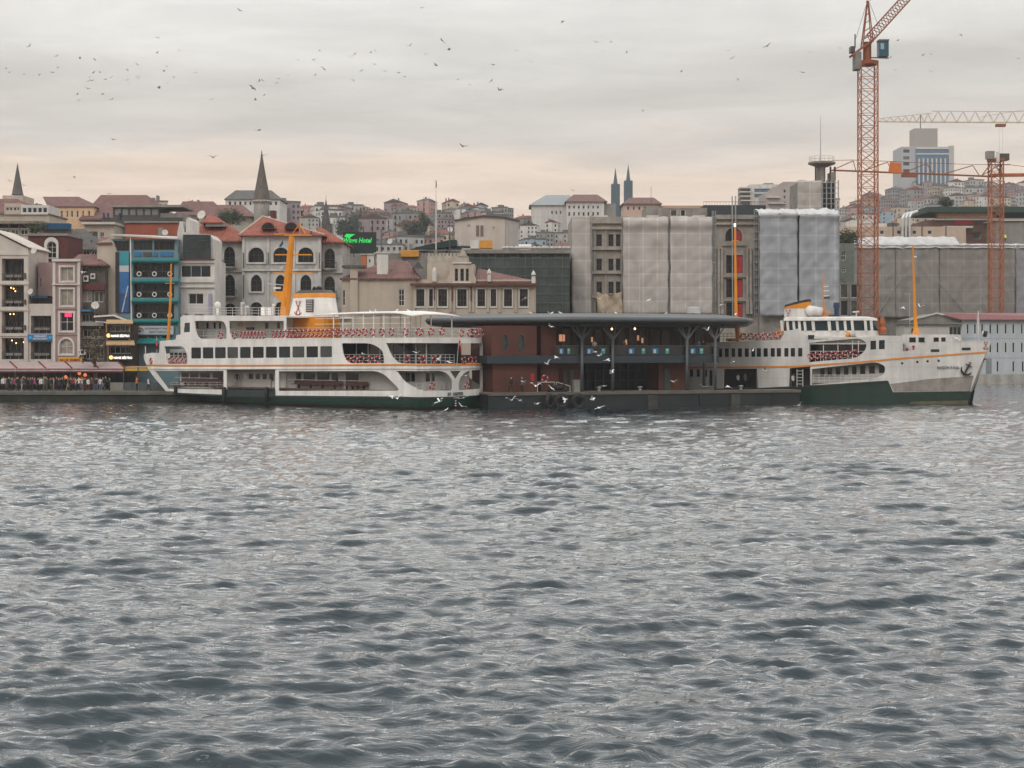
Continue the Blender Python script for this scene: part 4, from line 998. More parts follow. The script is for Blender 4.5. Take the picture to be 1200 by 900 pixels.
b = Bd('white_palace', 'long white palace block with rows of windows on the skyline before twin towers', 664, 690, base=PZ(275,690))
b.wall(664, 708, 236, 20, OFFW, [(666+i*5.6,668.3+i*5.6,y0,y1,'r',1,1) for i in range(7) for (y0,y1) in ((241,244.5),(248.5,253))], rev=.6); b.hip(662, 712, 236, -1, 22, 672, 700, 228, 10, TILED)
b.wall(708.3, 722, 238, 16, GREYW, (), y0=2, name='side_wing')
b = Bd('grey_hall', 'wide grey roofed hall left of the white palace on the skyline', 621, 700, base=PZ(275,700))
b.wall(623, 663, 240, 20, OFFW, [(646+i*5,648+i*5,247,251,'r',1,1) for i in range(3)], rev=.6); b.hip(620, 672, 240, -1, 22, 640, 668, 228.5, 10, M('grey_sheet_roof', C(150,156,158,.75), .7, .1, .1))
b = Bd('pink_block', 'long pinkish block with a low red roof right of the twin towers', 731, 600, base=PZ(275,600))
b.wall(731, 772, 238.5, 16, M('pale_pink_render', C(206,176,160,.8), .85, .12, .1), [(735+i*6.5,737.5+i*6.5,242,246,'r',1,1) for i in range(6)], rev=.5); b.hip(729, 776, 238.5, -1, 17, 738, 766, 231.5, 8, TILED)
b.wall(773, 832, 240, 12, M('ochre_render', C(196,160,132,.8), .85, .12, .1), [(778+i*9,781+i*9,243,247,'r',1,1) for i in range(6)], y0=3, rev=.5, name='side_wing')
b = Bd('glass_office', 'white modern office with blue ribbon windows on the hill left of control tower', 868, 620, base=PZ(262,620))
b.wall(879, 916, 216, 18, OFFW, [(884,904,221,225.5,'r',3,1,bg_),(884,901,227,231.5,'r',3,1,bg_)], rev=.5)
b.boxes('balcony', OFFW, [(866,879,220,221.2),(866,879,225,226.2),(867,879,230,231.2),(868,879,235,236.2)], -3, 4); b.box('rear_block', GREYW, 869, 878.8, 219, 262, 1, 10)
b.box('roof_plant', GREYW, 897, 908, 213.5, 216, 3, 8)
b = Bd('stepped_flats', 'stepped pinkish block of flats between glass office and control tower', 914, 560, base=PZ(262,560))
b.wall(905, 936, 219, 14, M('flats_pink_grey', C(180,168,164,.8), .85, .15, .1), [(918+i*7,921+i*7,y0,y0+4,'r',1,1) for i in range(3) for y0 in (222,229,236)], outer=[(896,262),(940,262),(940,213),(918,213),(918,219),(907,219),(907,226),(896,226)])
b.boxes('balcony', OFFW, [(898,914,231,232),(900,920,238,239)], -1.4, -.01)
b = Bd('peach_warehouse', 'long peach wall with small square windows above the white sheeting', 984, 345)
b.wall(984, 1132, 265.5, 14, M('peach_warehouse_wall', C(206,184,166,.72), .85, .12, .3, streak=.15), [(x,x+5,270,274.5,'r',1,1) for x in (1031,1051,1069,1087)], rev=.2)
b.boxes('downpipe', DFRAME, [(1046,1047,260,282),(1080,1081,260,282),(1108,1109,260,282)], -.1, -.005)
duct = M('shiny_duct', (.55,.56,.57), .3, .2, 2, metal=.8)
for i, x in enumerate((1057.5,1061.5,1065.8)):
    MB().tube([b.pt(x,279,-.6), b.pt(x,256-i,-.6), b.pt(x+2,252-i,0), b.pt(x+9,249.5-i,2)], .3, 8).build('duct', duct, b.root)
b.boxes('roof_cabin', OFFW, [(1000,1024,257,265.5),(1030,1042,261,265.5)], 2, 8); b.box('roof_cabin', SLATE, 1045, 1056, 260, 265.5, 3, 8)
b = Bd('market_hall', 'wide dark green roofed hall with a red band behind the second crane', 1085, 372)
b.wall(1085, 1330, 258, 14, M('brown_hall_wall', C(128,96,84,.7), .85, .25, .3), [(1092,1100,268,280,'r',1,1),(1104,1128,272,279,'r',1,1),(1140,1150,272,280,'r',1,1)], rev=.8)
b.box('roof', M('dark_green_roof', C(40,66,58,.7), .7, .2), 1083, 1340, 243.5, 250, -3, 14); b.box('fascia', M('ochre_fascia', C(160,116,84,.7), .7, .2), 1096, 1160, 250.2, 256, -2, -.01)
b.box('canopy', OFFW, 1102, 1136, 266, 268, -3, -.01); b.box('sign_band', RED, 1118, 1140, 258.5, 263, -.3, -.005)
b.wall(1155, 1330, 262, 8, GREYW, (), y0=-8, name='low_wing'); b.box('low_roof', OFFW, 1152, 1335, 260.8, 262, -8.6, .5)

b = Bd('red_roofed_hall', 'long hall with broad dusky red roofs between peach building and conical spire', 205, 470, base=PZ(275,470))
b.wall(207, 292, 252, 14, M('hall_pale_wall', C(186,176,164,.75), .85, .15, .2), [(212+i*9,215.5+i*9,254,259,'r',1,1) for i in range(9)], rev=.3)
b.hip(204, 262, 252, -1, 16, 214, 250, 236, 7, TILED); b.hip(240, 296, 253, -2, 16, 254, 284, 240, 6, TILED); b.box('chimney', GREYW, 226, 228, 232, 240, 6, 8)
# ------------------------------------------------------------------ hillside houses
HCOL = [('white',C(214,210,204,.85)),('cream',C(206,192,168,.82)),('grey',C(158,156,152,.75)),('pink',C(196,160,150,.78)),('pale blue',C(168,186,196,.8)),('beige',C(184,168,148,.78)),('mauve',C(164,148,150,.75)),('ochre',C(198,164,118,.75)),('pale grey',C(186,184,180,.8))]
HMAT = [M('house_wall_'+n.replace(' ','_'), c, .9, .2, .15, streak=.15) for n, c in HCOL]
HROOF = [('red tiled', tile_mat('far_red_tiles', C(142,92,82,.7))), ('dull brown', tile_mat('far_brown_tiles', C(112,92,86,.65))), ('flat grey', M('far_flat_roof', C(120,118,116,.65), .9, .25, .2)), ('slate', tile_mat('far_slate', C(92,94,98,.62)))]
hr = random.Random(21)
VAR = []
for i in range(18):
    w = hr.uniform(8, 15); d = hr.uniform(9, 13); n = hr.choice([2,3,3,4,4,5]); h = n*3.0+.6; kind = [0,1,2,2,0,3][i % 6]
    wl = MB().box(-w/2, w/2, 0, d, -9, h)
    for k in range(hr.choice([0,1,1,2])):                       # bay or stair tower breaks the box
        q = hr.uniform(-w*.3, w*.3); wl.box(q-1.3, q+1.3, -.9, -.001, -9, h-hr.choice([0,.6,3]))
    wl = wl.mesh('house_wall', HMAT[0])
    rf = MB()
    if kind == 2:
        rf.box(-w/2-.25, w/2+.25, -.25, d+.25, h, h+.25)
        rf.box(-w/2-.25, w/2+.25, -.25, -.05, h+.25, h+.9)
        q = hr.uniform(-w*.3, w*.2); rf.box(q, q+3, d*.4, d*.8, h+.25, h+2.6)
    else:
        rz = h + hr.uniform(1.8, 3.0); o = .5
        vs = [(-w/2-o,-o,h),(w/2+o,-o,h),(w/2+o,d+o,h),(-w/2-o,d+o,h)]
        if kind == 1: vs += [(0,-o,rz),(0,d+o,rz)]; fs = [(0,4,5,3),(4,1,2,5),(0,1,4),(3,5,2),(3,2,1,0)]
        else: k_ = min(w*.3, 4); vs += [(-w/2+k_,d/2,rz),(w/2-k_,d/2,rz)]; fs = [(0,1,5,4),(1,2,5),(2,3,4,5),(3,0,4),(3,2,1,0)]
        rf.add(vs, fs); q = hr.uniform(-w*.3, w*.3); rf.box(q-.35, q+.35, d*.5, d*.5+.7, h+.6, rz+.9)
    for k in range(hr.choice([1,2,3])):
        q = hr.uniform(-w*.4, w*.4); yq = hr.uniform(d*.2, d*.7); rf.box(q-.04, q+.04, yq-.04, yq+.04, h, h+hr.uniform(2.2,4.2)); rf.box(q-.5, q+.5, yq-.03, yq+.03, h+2.0, h+2.08)
    rf = rf.mesh('house_roof', HROOF[0][1])
    wn = MB(); nc = int(w//2.3)
    for f in range(n):
        for c in range(nc):
            if hr.random() < .1: continue
            xx = -w/2 + w*(c+.5)/nc; wn.box(xx-.5, xx+.5, -.06-(.92 if False else 0), .05, f*3+.9, f*3+2.4)
        for c in range(3):
            yy = d*(c+.5)/3
            for sx in (-1, 1): wn.box(sx*w/2-.05, sx*w/2+.05, yy-.5, yy+.5, f*3+.9, f*3+2.4)
    wn = wn.mesh('house_windows', GLASS)
    VAR.append((wl, rf, wn, w, h, kind, n))
OCC = [(-80,258),(130,240.5),(216,256),(300,258),(400,266),(446,291),(533,254),(609,292),(669,250),(835,245),(985,265),(1085,246),(1140,244),(1400,244)]
def occl(px):
    y = OCC[0][1]
    for a, v in OCC:
        if px >= a: y = v
    return y
LMK = [(60,'near the stone steeple'),(130,'behind peach building'),(215,'above the teal hotel'),(300,'above billboard house'),(400,'behind the mansion'),(447,'behind hotel sign'),(535,'above car park'),(612,'behind box building'),(705,'below the white palace'),(850,'behind wrapped building'),(1000,'beside the control tower'),(1056,'left of hotel tower'),(1122,'below the hotel tower'),(1300,'behind the second crane')]
hl = {}
cand = []
for ti, (t, rowname) in enumerate(((1.06,'crest'),(1.0,'crest'),(.95,'high slope'),(.9,'high slope'),(.85,'high slope'),(.8,'upper slope'),(.75,'upper slope'),(.7,'upper slope'),(.64,'middle slope'),(.58,'middle slope'),(.52,'lower slope'),(.46,'foot of slope'))):
    px = -70.0
    while px < 1275:
        ry, rd = ridge(px); Y = 300+(rd-300)*(t+hr.uniform(-.035,.035))
        v = hr.randrange(len(VAR)); wl, rf, wn, w, h, kind, n = VAR[v]
        s_ = hr.uniform(.5, .85) if px < 960 else hr.uniform(.6, .95)
        wp = w*s_*F/Y; X = PX(px+wp/2, Y); z = terrain(X, Y)
        topy = H0 - (z+h*s_-CH)*F/Y
        lim = (238 if t > .85 else 232)+hr.uniform(-7,6) if px < 960 else (207 if px > 1040 else 222)+hr.uniform(-7,6)
        if topy < lim:
            need = CH+(H0-lim)*Y/F-z
            if need < 3.5: px += wp*.7; continue
            s_ = max(.42, s_*need/(h*s_)); wp = w*s_*F/Y; topy = H0 - (z+h*s_-CH)*F/Y
        landmark = (690 < px+wp and px < 745 and t > .85) or (1050 < px+wp and px < 1122 and t > .9) or (725 < px+wp and px < 832 and t > .9) or (615 < px+wp and px < 722 and t > .83) or (860 < px+wp and px < 940 and t > .85)
        if topy < occl(px+wp/2)-.6 and not landmark:
            cand.append((min(h*s_*F/Y, occl(px+wp/2)-topy)*wp, px+wp/2, X, Y, z, s_, v, rowname))
        px += wp*hr.uniform(.8, 1.12)
cand.sort(key=lambda q: -q[0])
mass = {}
for k, (_, pc, X, Y, z, s_, v, rowname) in enumerate(cand):
    wl, rf, wn, w, h, kind, n = VAR[v]; rz = hr.uniform(-.5, .5)
    ci = hr.choice([0,0,0,1,1,2,3,3,4,5,6,6,8,8,8,2]); rk = {0:0,1:hr.choice([0,1]),2:2,3:hr.choice([1,3])}[kind]
    if k >= 285:                                                  # past the countable ones: a mass of small far houses
        mt = Matrix.Translation((X,Y,z)) @ Matrix.Rotation(rz, 4, 'Z') @ Matrix.Scale(s_, 4)
        for me, key in ((wl, HMAT[ci]), (rf, HROOF[rk][1]), (wn, GLASS)):
            b = mass.setdefault(key.name, (MB(), key))[0]
            b.add([mt @ q.co for q in me.vertices], [tuple(p.vertices) for p in me.polygons])
        continue
    lm = next(nm for lim, nm in LMK if pc < lim or lim == 1300)
    lb = '%s %s house, %s roof, %s %s' % (HCOL[ci][0], {2:'two-storey',3:'three-storey',4:'four-storey',5:'five-storey'}[n], HROOF[rk][0], rowname, lm)
    r = thing('hill_house', lb, 'house', (X, Y, z), rz, 'houses crowding the far hillside')
    r.scale = (s_, s_, s_)
    for nm, me, mt in (('wall', wl, HMAT[ci]), ('roof', rf, HROOF[rk][1]), ('windows', wn, None)):
        o = put(nm, me, r)
        if mt: o.material_slots[0].link = 'OBJECT'; o.material_slots[0].material = mt
        if nm == 'windows': o['kind'] = 'stuff'
    hl.setdefault(lb, []).append((pc, r))
if mass:
    allb = MB(); mats = []
    for b, key in mass.values():
        allb.mat(len(mats)); mats.append(key); allb.add(b.v, b.f)
    o = allb.build('far_houses', mats); o['kind'] = 'stuff'; o['label'] = 'mass of small far houses filling gaps on the hillside'
print('HOUSES', len(cand))
for lb, lst in hl.items():
    if len(lst) > 1:
        lst.sort(key=lambda q: q[0])
        for i, (p_, r) in enumerate(lst): r['label'] = lb + ', %s from left' % ordw(i)

# ------------------------------------------------------------------ trees
LEAFD = M('hazed_dark_leaves', (.05,.07,.045), .8, .5, .6); LEAFM = M('olive_leaves', (.06,.075,.035), .8, .5, .6)  # LEAFD is lightened: distance haze is put into its colour
LEAFB = M('withered_leaves', (.11,.085,.045), .85, .4, 1); BARK = M('grey_bark', (.08,.065,.05), .9, .35, 2, bump=.4)
def tree(label, px, pyb, Y, h, w, leaf, n=1600, ls=.42, shape_='round', seed=1, name='tree', dens=1.0):
    rd_ = random.Random(seed); X = PX(px, Y); z0 = PZ(pyb, Y)
    r = thing(name, label, 'tree', (X, Y, z0))
    tr = MB(); th = h*.42
    tr.tube([(0,0,-1.5),(.05*h*.1,0,th*.5),(0,.02*h,th),(.02*h,0,h*.8)], [h*.035,h*.028,h*.02,h*.006], 7)
    limbs = []
    for i in range(7):
        a = rd_.uniform(0, 6.28); e = Vector((math.cos(a)*w*.36, math.sin(a)*w*.36, h*rd_.uniform(.5,.85)))
        st_ = Vector((0,0,th*rd_.uniform(.75,1.3))); mid = (st_+e)/2+Vector((0,0,h*.05))
        tr.tube([st_, mid, e], [h*.014,h*.009,h*.003], 5); limbs.append(e)
    tr.build('trunk', BARK, r)
    vs = []; fs = []; cl = []
    for i in range(int(26*dens)):
        u = Vector((rd_.gauss(0,1), rd_.gauss(0,1), rd_.gauss(0,1))).normalized()*(rd_.random()**.4)
        if shape_ == 'tall': c = Vector((u.x*w*.42*(1-.35*u.z), u.y*w*.42*(1-.35*u.z), h*.56+u.z*h*.42))
        else: c = Vector((u.x*w*.42, u.y*w*.42, h*.62+u.z*h*.32))
        cl.append((c, rd_.uniform(.12,.24)*w))
    for i in range(n):
        c, rad = rd_.choice(cl); u = Vector((rd_.gauss(0,.6), rd_.gauss(0,.6), rd_.gauss(0,.5))); p = c+u*rad
        a = Vector((rd_.gauss(0,1), rd_.gauss(0,1), rd_.gauss(0,.6))).normalized()*ls*rd_.uniform(.5,1.2); b_ = a.cross(Vector((rd_.gauss(0,1), rd_.gauss(0,1), rd_.gauss(0,1)))).normalized()*ls*rd_.uniform(.3,.6)
        o = len(vs); vs += [p-a, p+b_, p+a, p-b_]; fs.append((o,o+1,o+2,o+3))
    MB().add(vs, fs).build('crown', leaf, r)
    return r
tree('big hazy dark tree behind the green hotel sign', 424, 290, 640, 15, 14, LEAFD, seed=2, ls=.36, n=5000)
tree('round hazy tree just left of the big tree behind hotel sign', 408, 288, 600, 11, 10, LEAFD, seed=3, ls=.35, n=3600)
tree('pointed dark cypress above the rooftop car park, left of the flag mast', 497, 284, 600, 12, 6, LEAFD, shape_='tall', seed=4, ls=.34, n=3600)
tree('low rounded tree beside the dark cypress above the car park', 484, 284, 605, 8, 9, LEAFD, seed=5, ls=.35, n=3000)
tree('small tree in front of the pale hall near the spire', 268, 266, 418, 4.4, 7, LEAFM, seed=8, ls=.28, n=2600)
tree('round dark tree in front of the green roofed hall', 1108, 250, 420, 4.2, 4.2, LEAFD, seed=9, ls=.24, n=2400)
tree('low shrubby tree beside the narrow grey green house', 994, 300, 292, 4.5, 5.5, LEAFM, seed=10, ls=.28)
tree('thin withered street tree before the dark narrow house', 111, 456, 199.5, 8.4, 4.2, LEAFB, n=420, ls=.2, seed=11, dens=.8)
tree('leafy shrub on the roof terrace at the left', 43, 277, 243, 2.2, 3.0, LEAFM, n=500, ls=.2, seed=12)
tree('hazy tree mass beside the tall pale flag mast', 548, 284, 640, 10, 11, LEAFD, seed=13, ls=.36, n=3000)

# ------------------------------------------------------------------ tower cranes
ORA = M('orange_crane_paint', C(178,98,46,.74), .55, .25, 1.5, streak=.2); ORB = M('rusty_orange_paint', C(152,84,48,.76), .6, .25, 1.5, streak=.2)
PCR = M('pale_crane_paint', C(196,170,130,.8), .6, .15, 1); CWT = M('counterweight_concrete', C(140,138,134,.7), .85, .25, 1)
def lattice_section(w, h, t, k=2):
    b = MB()
    for sx in (-1,1):
        for sy in (-1,1): b.box(sx*w/2-t, sx*w/2+t, sy*w/2-t, sy*w/2+t, 0, h)
    for i in range(k):
        z0, z1 = h*i/k, h*(i+1)/k
        for s in (-1,1):
            b.bar((-w/2,s*w/2,z0),(w/2,s*w/2,z1),t*.9); b.bar((w/2,s*w/2,z0),(-w/2,s*w/2,z1),t*.9)
            b.bar((s*w/2,-w/2,z0),(s*w/2,w/2,z1),t*.9); b.bar((s*w/2,w/2,z0),(s*w/2,-w/2,z1),t*.9)
            b.bar((-w/2,s*w/2,z1-t),(w/2,s*w/2,z1-t),t*.9); b.bar((s*w/2,-w/2,z1-t),(s*w/2,w/2,z1-t),t*.9)
    return b
def mast(root, w, h, n, t, mat):
    me = lattice_section(w, h/n, t).mesh('mast_section', mat)
    for i in range(n): put('mast_section', me, root, (0,0,h*i/n))
def truss(p0, p1, w, h, n, t, tri=True, taper=1.0):
    """lattice beam from p0 to p1 (bottom chord line), triangular or box section"""
    p0, p1 = Vector(p0), Vector(p1); d = (p1-p0); Ln = d.length; d.normalize()
    side = d.cross(Vector((0,0,1))).normalized(); up = side.cross(d).normalized(); b = MB()
    def q(i, s, u):
        f = i/n; hh = h*(1-(1-taper)*f)
        return p0+d*(Ln*f)+side*(s*w/2)+up*(u*hh)
    tops = (0,) if tri else (-1,1)
    for s in (-1,1): b.bar(q(0,s,0), q(n,s,0), t*1.6)
    for s in tops: b.bar(q(0,s,1), q(n,s,1), t*1.6)
    for i in range(n):
        for s in (-1,1):
            tt = 0 if tri else s
            b.bar(q(i,s,0), q(i+.5,tt,1), t); b.bar(q(i+.5,tt,1), q(i+1,s,0), t)
        b.bar(q(i,-1,0), q(i,1,0), t)
        if not tri: b.bar(q(i,-1,1), q(i,1,1), t)
    return b
def crane_big():
    Y = 240; s = Y/F; X = PX(1017, Y)
    r = thing('tower_crane', 'tall orange luffing tower crane with teal cab, jib leaving the frame top', 'crane', (X, Y, GZ))
    zt = PZ(76, Y)-GZ; mast(r, 2.45, zt, 13, .08, ORA)
    g = lambda px, py, y=0: ((px-1017)*s, y, PZ(py, Y)-GZ)
    MB().lathe([(1.55,0),(1.6,.5),(1.2,.6)], 0, 0, 16, zt).build('slewing_ring', ORB, r)
    MB().lathe([(.62,0),(.62,2.6),(.8,2.8)], -.1, 0, 14, zt+.5).build('turntable', ORB, r)
    a = MB()
    for sy in (-.7,.7):
        a.bar(g(1010,55,sy), g(1016.5,2,sy*.25), .16); a.bar(g(1022,50,sy), g(1017.5,2,sy*.25), .14)
        for i in range(5):
            y0 = 46-i*9; a.bar(g(1011.4+i*1.05,y0,sy*(1-i*.15)), g(1021-i*.75,y0-5,sy*(1-i*.15)), .08)
    a.bar(g(1016.5,2,-.2), g(1016.5,2,.2), .3); a.build('a_frame', ORB, r)
    cj = MB(); cj.bar(g(1024,46,-.9), g(997,66,-.9), .3); cj.bar(g(1024,46,.9), g(997,66,.9), .3)
    for i in range(4): cj.bar(g(1020-i*6.5,49+i*4.8,-.9), g(1020-i*6.5,49+i*4.8,.9), .2)
    cj.build('counter_jib', ORB, r)
    MB().box((1000.8-1017)*s, (1007.8-1017)*s, -1.1, 1.1, g(0,82)[2], g(0,62)[2]).build('counterweight', CWT, r)
    MB().box((996-1017)*s, (1001-1017)*s, -.7, .7, g(0,62)[2], g(0,55)[2]).tube([g(1002,56),g(1002,40)], .1, 6).build('winch', DFRAME, r)
    cb = MB().box((1027.4-1017)*s, (1038.6-1017)*s, -1.6, -.1, g(0,68)[2], g(0,50)[2]).build('cab', M('teal_cab', C(28,84,100,.8), .35, .2), r)
    MB().box((1029-1017)*s, (1033-1017)*s, -1.66, -1.605, g(0,60)[2], g(0,53)[2]).build('cab_window', M('cab_glass_pale', C(150,178,184,.8), .2, .1), cb)
    MB().box((1027-1017)*s, (1039-1017)*s, -1.75, 0, g(0,49.9)[2], g(0,48.4)[2]).build('cab_roof', GREYW, cb)
    MB().bar(g(1019,68.6,-.8), g(1040,69.2,-.8), .3, .14).build('cab_platform', ORB, r)
    truss(g(1022,49), g(1140,-81), 1.5, 1.25, 22, .09, False).build('jib', ORB, r)
    MB().tube([g(1017,3), g(1110,-70)], .03, 4).tube([g(1016,3), g(1003,45)], .03, 4).tube([g(1019,3), g(1030,32)], .03, 4).build('stay_rope', DFRAME, r)
crane_big()
def crane_second():
    Y = 300; s = Y/F; X = PX(1167, Y)
    r = thing('tower_crane', 'shorter orange tower crane with long level lattice jib above the warehouse', 'crane', (X, Y, GZ))
    zt = PZ(189, Y)-GZ; mast(r, 2.2, zt, 11, .09, ORA)
    g = lambda px, py, y=0: ((px-1167)*s, y, PZ(py, Y)-GZ)
    MB().box(-1.3, 1.3, -1.3, 1.3, zt, zt+.5).build('slewing_ring', ORB, r)
    MB().box((1154-1167)*s, (1163-1167)*s, -1.4, -.2, zt+.3, g(0,178)[2]).build('cab', GREYW, r)
    MB().box((1164.8-1167)*s, (1168.6-1167)*s, -1.5, -1.3, zt-.3, g(0,179)[2]).build('sign_plate', OFFW, r)
    MB().box((1170-1167)*s, (1181-1167)*s, -1.0, 1.0, zt+.1, g(0,180.5)[2]).build('machinery', DFRAME, r)
    # level jib to the left: bottom beam and triangular panels above
    j = MB(); A = g(975,199.5); B = g(1167,207)
    for y in (-.55,.55): j.bar((A[0],y,A[2]), (B[0],y,B[2]), .18)
    j.build('jib_beam', ORB, r)
    k = MB(); ns = [(985,200),(1000,190),(1010,200.5),(1032,201),(1048,190.5),(1052,202),(1075,203),(1091,192),(1096,203.5),(1120,205),(1144,193),(1146,206)]
    for (a, c_) in ((975,1000),(1000,1003),(1010,1040),(1040,1046),(1058,1086),(1086,1094),(1104,1140),(1140,1148)):
        lo = lambda q: 199.5+(q-975)*.039
        if c_-a > 10: k.bar(g(a,lo(a)), g(c_,lo(c_)-12), .16)
        else: k.bar(g(a,lo(a)-12), g(c_,lo(c_)), .12)
    k.tube([g(975,188), g(1000,187.5), g(1040,189), g(1086,191), g(1140,192.8), g(1172,193)], .05, 4)
    k.build('jib_truss', ORB, r)
    MB().slab([(g(1042,0)[0],g(0,190)[2]),(g(1055,0)[0],g(0,192)[2]),(g(1055.5,0)[0],g(0,204)[2]),(g(1040,0)[0],g(0,202.5)[2])], -.9, -.6).build('jib_banner', M('orange_banner', C(204,112,48,.85), .7, .1), r)
    MB().box(g(1057,0)[0], g(1074,0)[0], -.7, .7, g(0,207.5)[2], g(0,204.2)[2]).build('trolley', ORB, r)
    t = MB(); t.bar(g(1172,207,-.6), g(1172.5,192,0), .28); t.bar(g(1172,207,.6), g(1172.5,192,0), .28); t.bar(g(1150,206.5), g(1160,193), .16); t.bar(g(1150,206,0), g(1172,193,0), .14); t.bar(g(1158,193), g(1184,193), .16); t.bar(g(1176,206), g(1166,193), .14)
    t.build('a_frame', ORB, r)
    MB().bar(g(1160,205.5,-.6), g(1285,204,-.6), .4, .5).bar(g(1160,205.5,.6), g(1285,204,.6), .4, .5).build('counter_jib', ORA, r)
    MB().tube([g(1182,193), g(1270,203)], .05, 4).build('stay_rope', ORB, r)
    MB().box(g(1262,0)[0], g(1280,0)[0], -1, 1, g(0,222)[2], g(0,204.5)[2]).build('counterweight', CWT, r)
crane_second()
def crane_far():
    Y = 430; s = Y/F; X = PX(1300, Y)
    r = thing('tower_crane', 'far pale tower crane, its thin level jib crossing above the hotel tower', 'crane', (X, Y, GZ))
    g = lambda px, py, y=0: ((px-1300)*s, y, PZ(py, Y)-GZ)
    mast(r, 2.2, g(0,144)[2], 12, .1, PCR)
    truss(g(1296,144), g(1092,143.2), 1.4, 2.9, 14, .08).build('jib', PCR, r)
    truss(g(1092,143.2), g(1030,142.6), 1.4, 2.4, 7, .07, taper=.35).build('jib_tip', PCR, r)
    MB().box(g(1167,0)[0], g(1178,0)[0], -.7, .7, g(0,148.5)[2], g(0,145.4)[2]).build('trolley', ORB, r)
    MB().tube([g(1171,148), g(1171.4,200)], .025, 4).tube([g(1175,148), g(1174.6,200)], .025, 4).build('hoist_rope', PCR, r)
    truss(g(1304,144), g(1370,144), 1.4, 1.4, 5, .08).build('counter_jib', PCR, r)
    MB().bar(g(1300,144), g(1300,112), .5).build('tower_head', PCR, r); MB().tube([g(1300,112), g(1150,137)], .05, 4).tube([g(1300,112), g(1368,141)], .05, 4).build('stay_rope', PCR, r)
crane_far()
# street lamps seen against the tarpaulins
for px, py0, py1, Y, lb in ((749.5,311,372,226,'slim double armed street lamp before the beige tarpaulins'),(1066,344.5,390,276,'slim double armed street lamp before the taupe warehouse wrap')):
    r = thing('street_lamp', lb, 'street lamp', (PX(px,Y), Y, GZ)); h = PZ(py0,Y)-GZ
    MB().tube([(0,0,0),(0,0,h)], [.09,.05], 6).build('pole', RAILM, r)
    MB().bar((-.75,0,h),(.75,0,h),.06).build('arm', RAILM, r)
    for s in (-1,1): MB().box(s*.75-.22, s*.75+.22, -.08, .08, h-.03, h+.07).build('lamp_head', RAILM, r)
# ------------------------------------------------------------------ ferries
SHIPW = M('ship_white_paint', (.76,.735,.70), .42, .12, .5, streak=.3, seam=(2.6,1.45,-.05)); SHIPG = M('hull_green_paint', C(16,72,56,.6), .45, .25, .5, streak=.25)
SHIPR = M('antifouling_red', C(74,38,36,.7), .7, .35, .6); SHIPD = M('black_green_hull', (.016,.03,.028), .5, .3, .6)
GOLD = M('ochre_stripe_paint', C(222,140,52,.85), .5, .1, 1); FUN = M('funnel_orange', C(226,142,22,.85), .45, .12, .8, streak=.12)
DECKM = M('deck_paint', C(118,92,82,.6), .8, .25, .8); INW = M('cabin_inner_white', (.50,.48,.45), .6, .15, .7, streak=.15)
SEAT = M('bench_brown', C(98,62,54,.7), .6, .2, 2); RBR = M('lifebuoy_red', C(176,44,48,.75), .55, .12, 4); RBW = M('lifebuoy_white', C(226,222,216,.9), .55, .08, 4)
DKRED = M('flag_red', C(196,24,44,.8), .7, .1, 2)

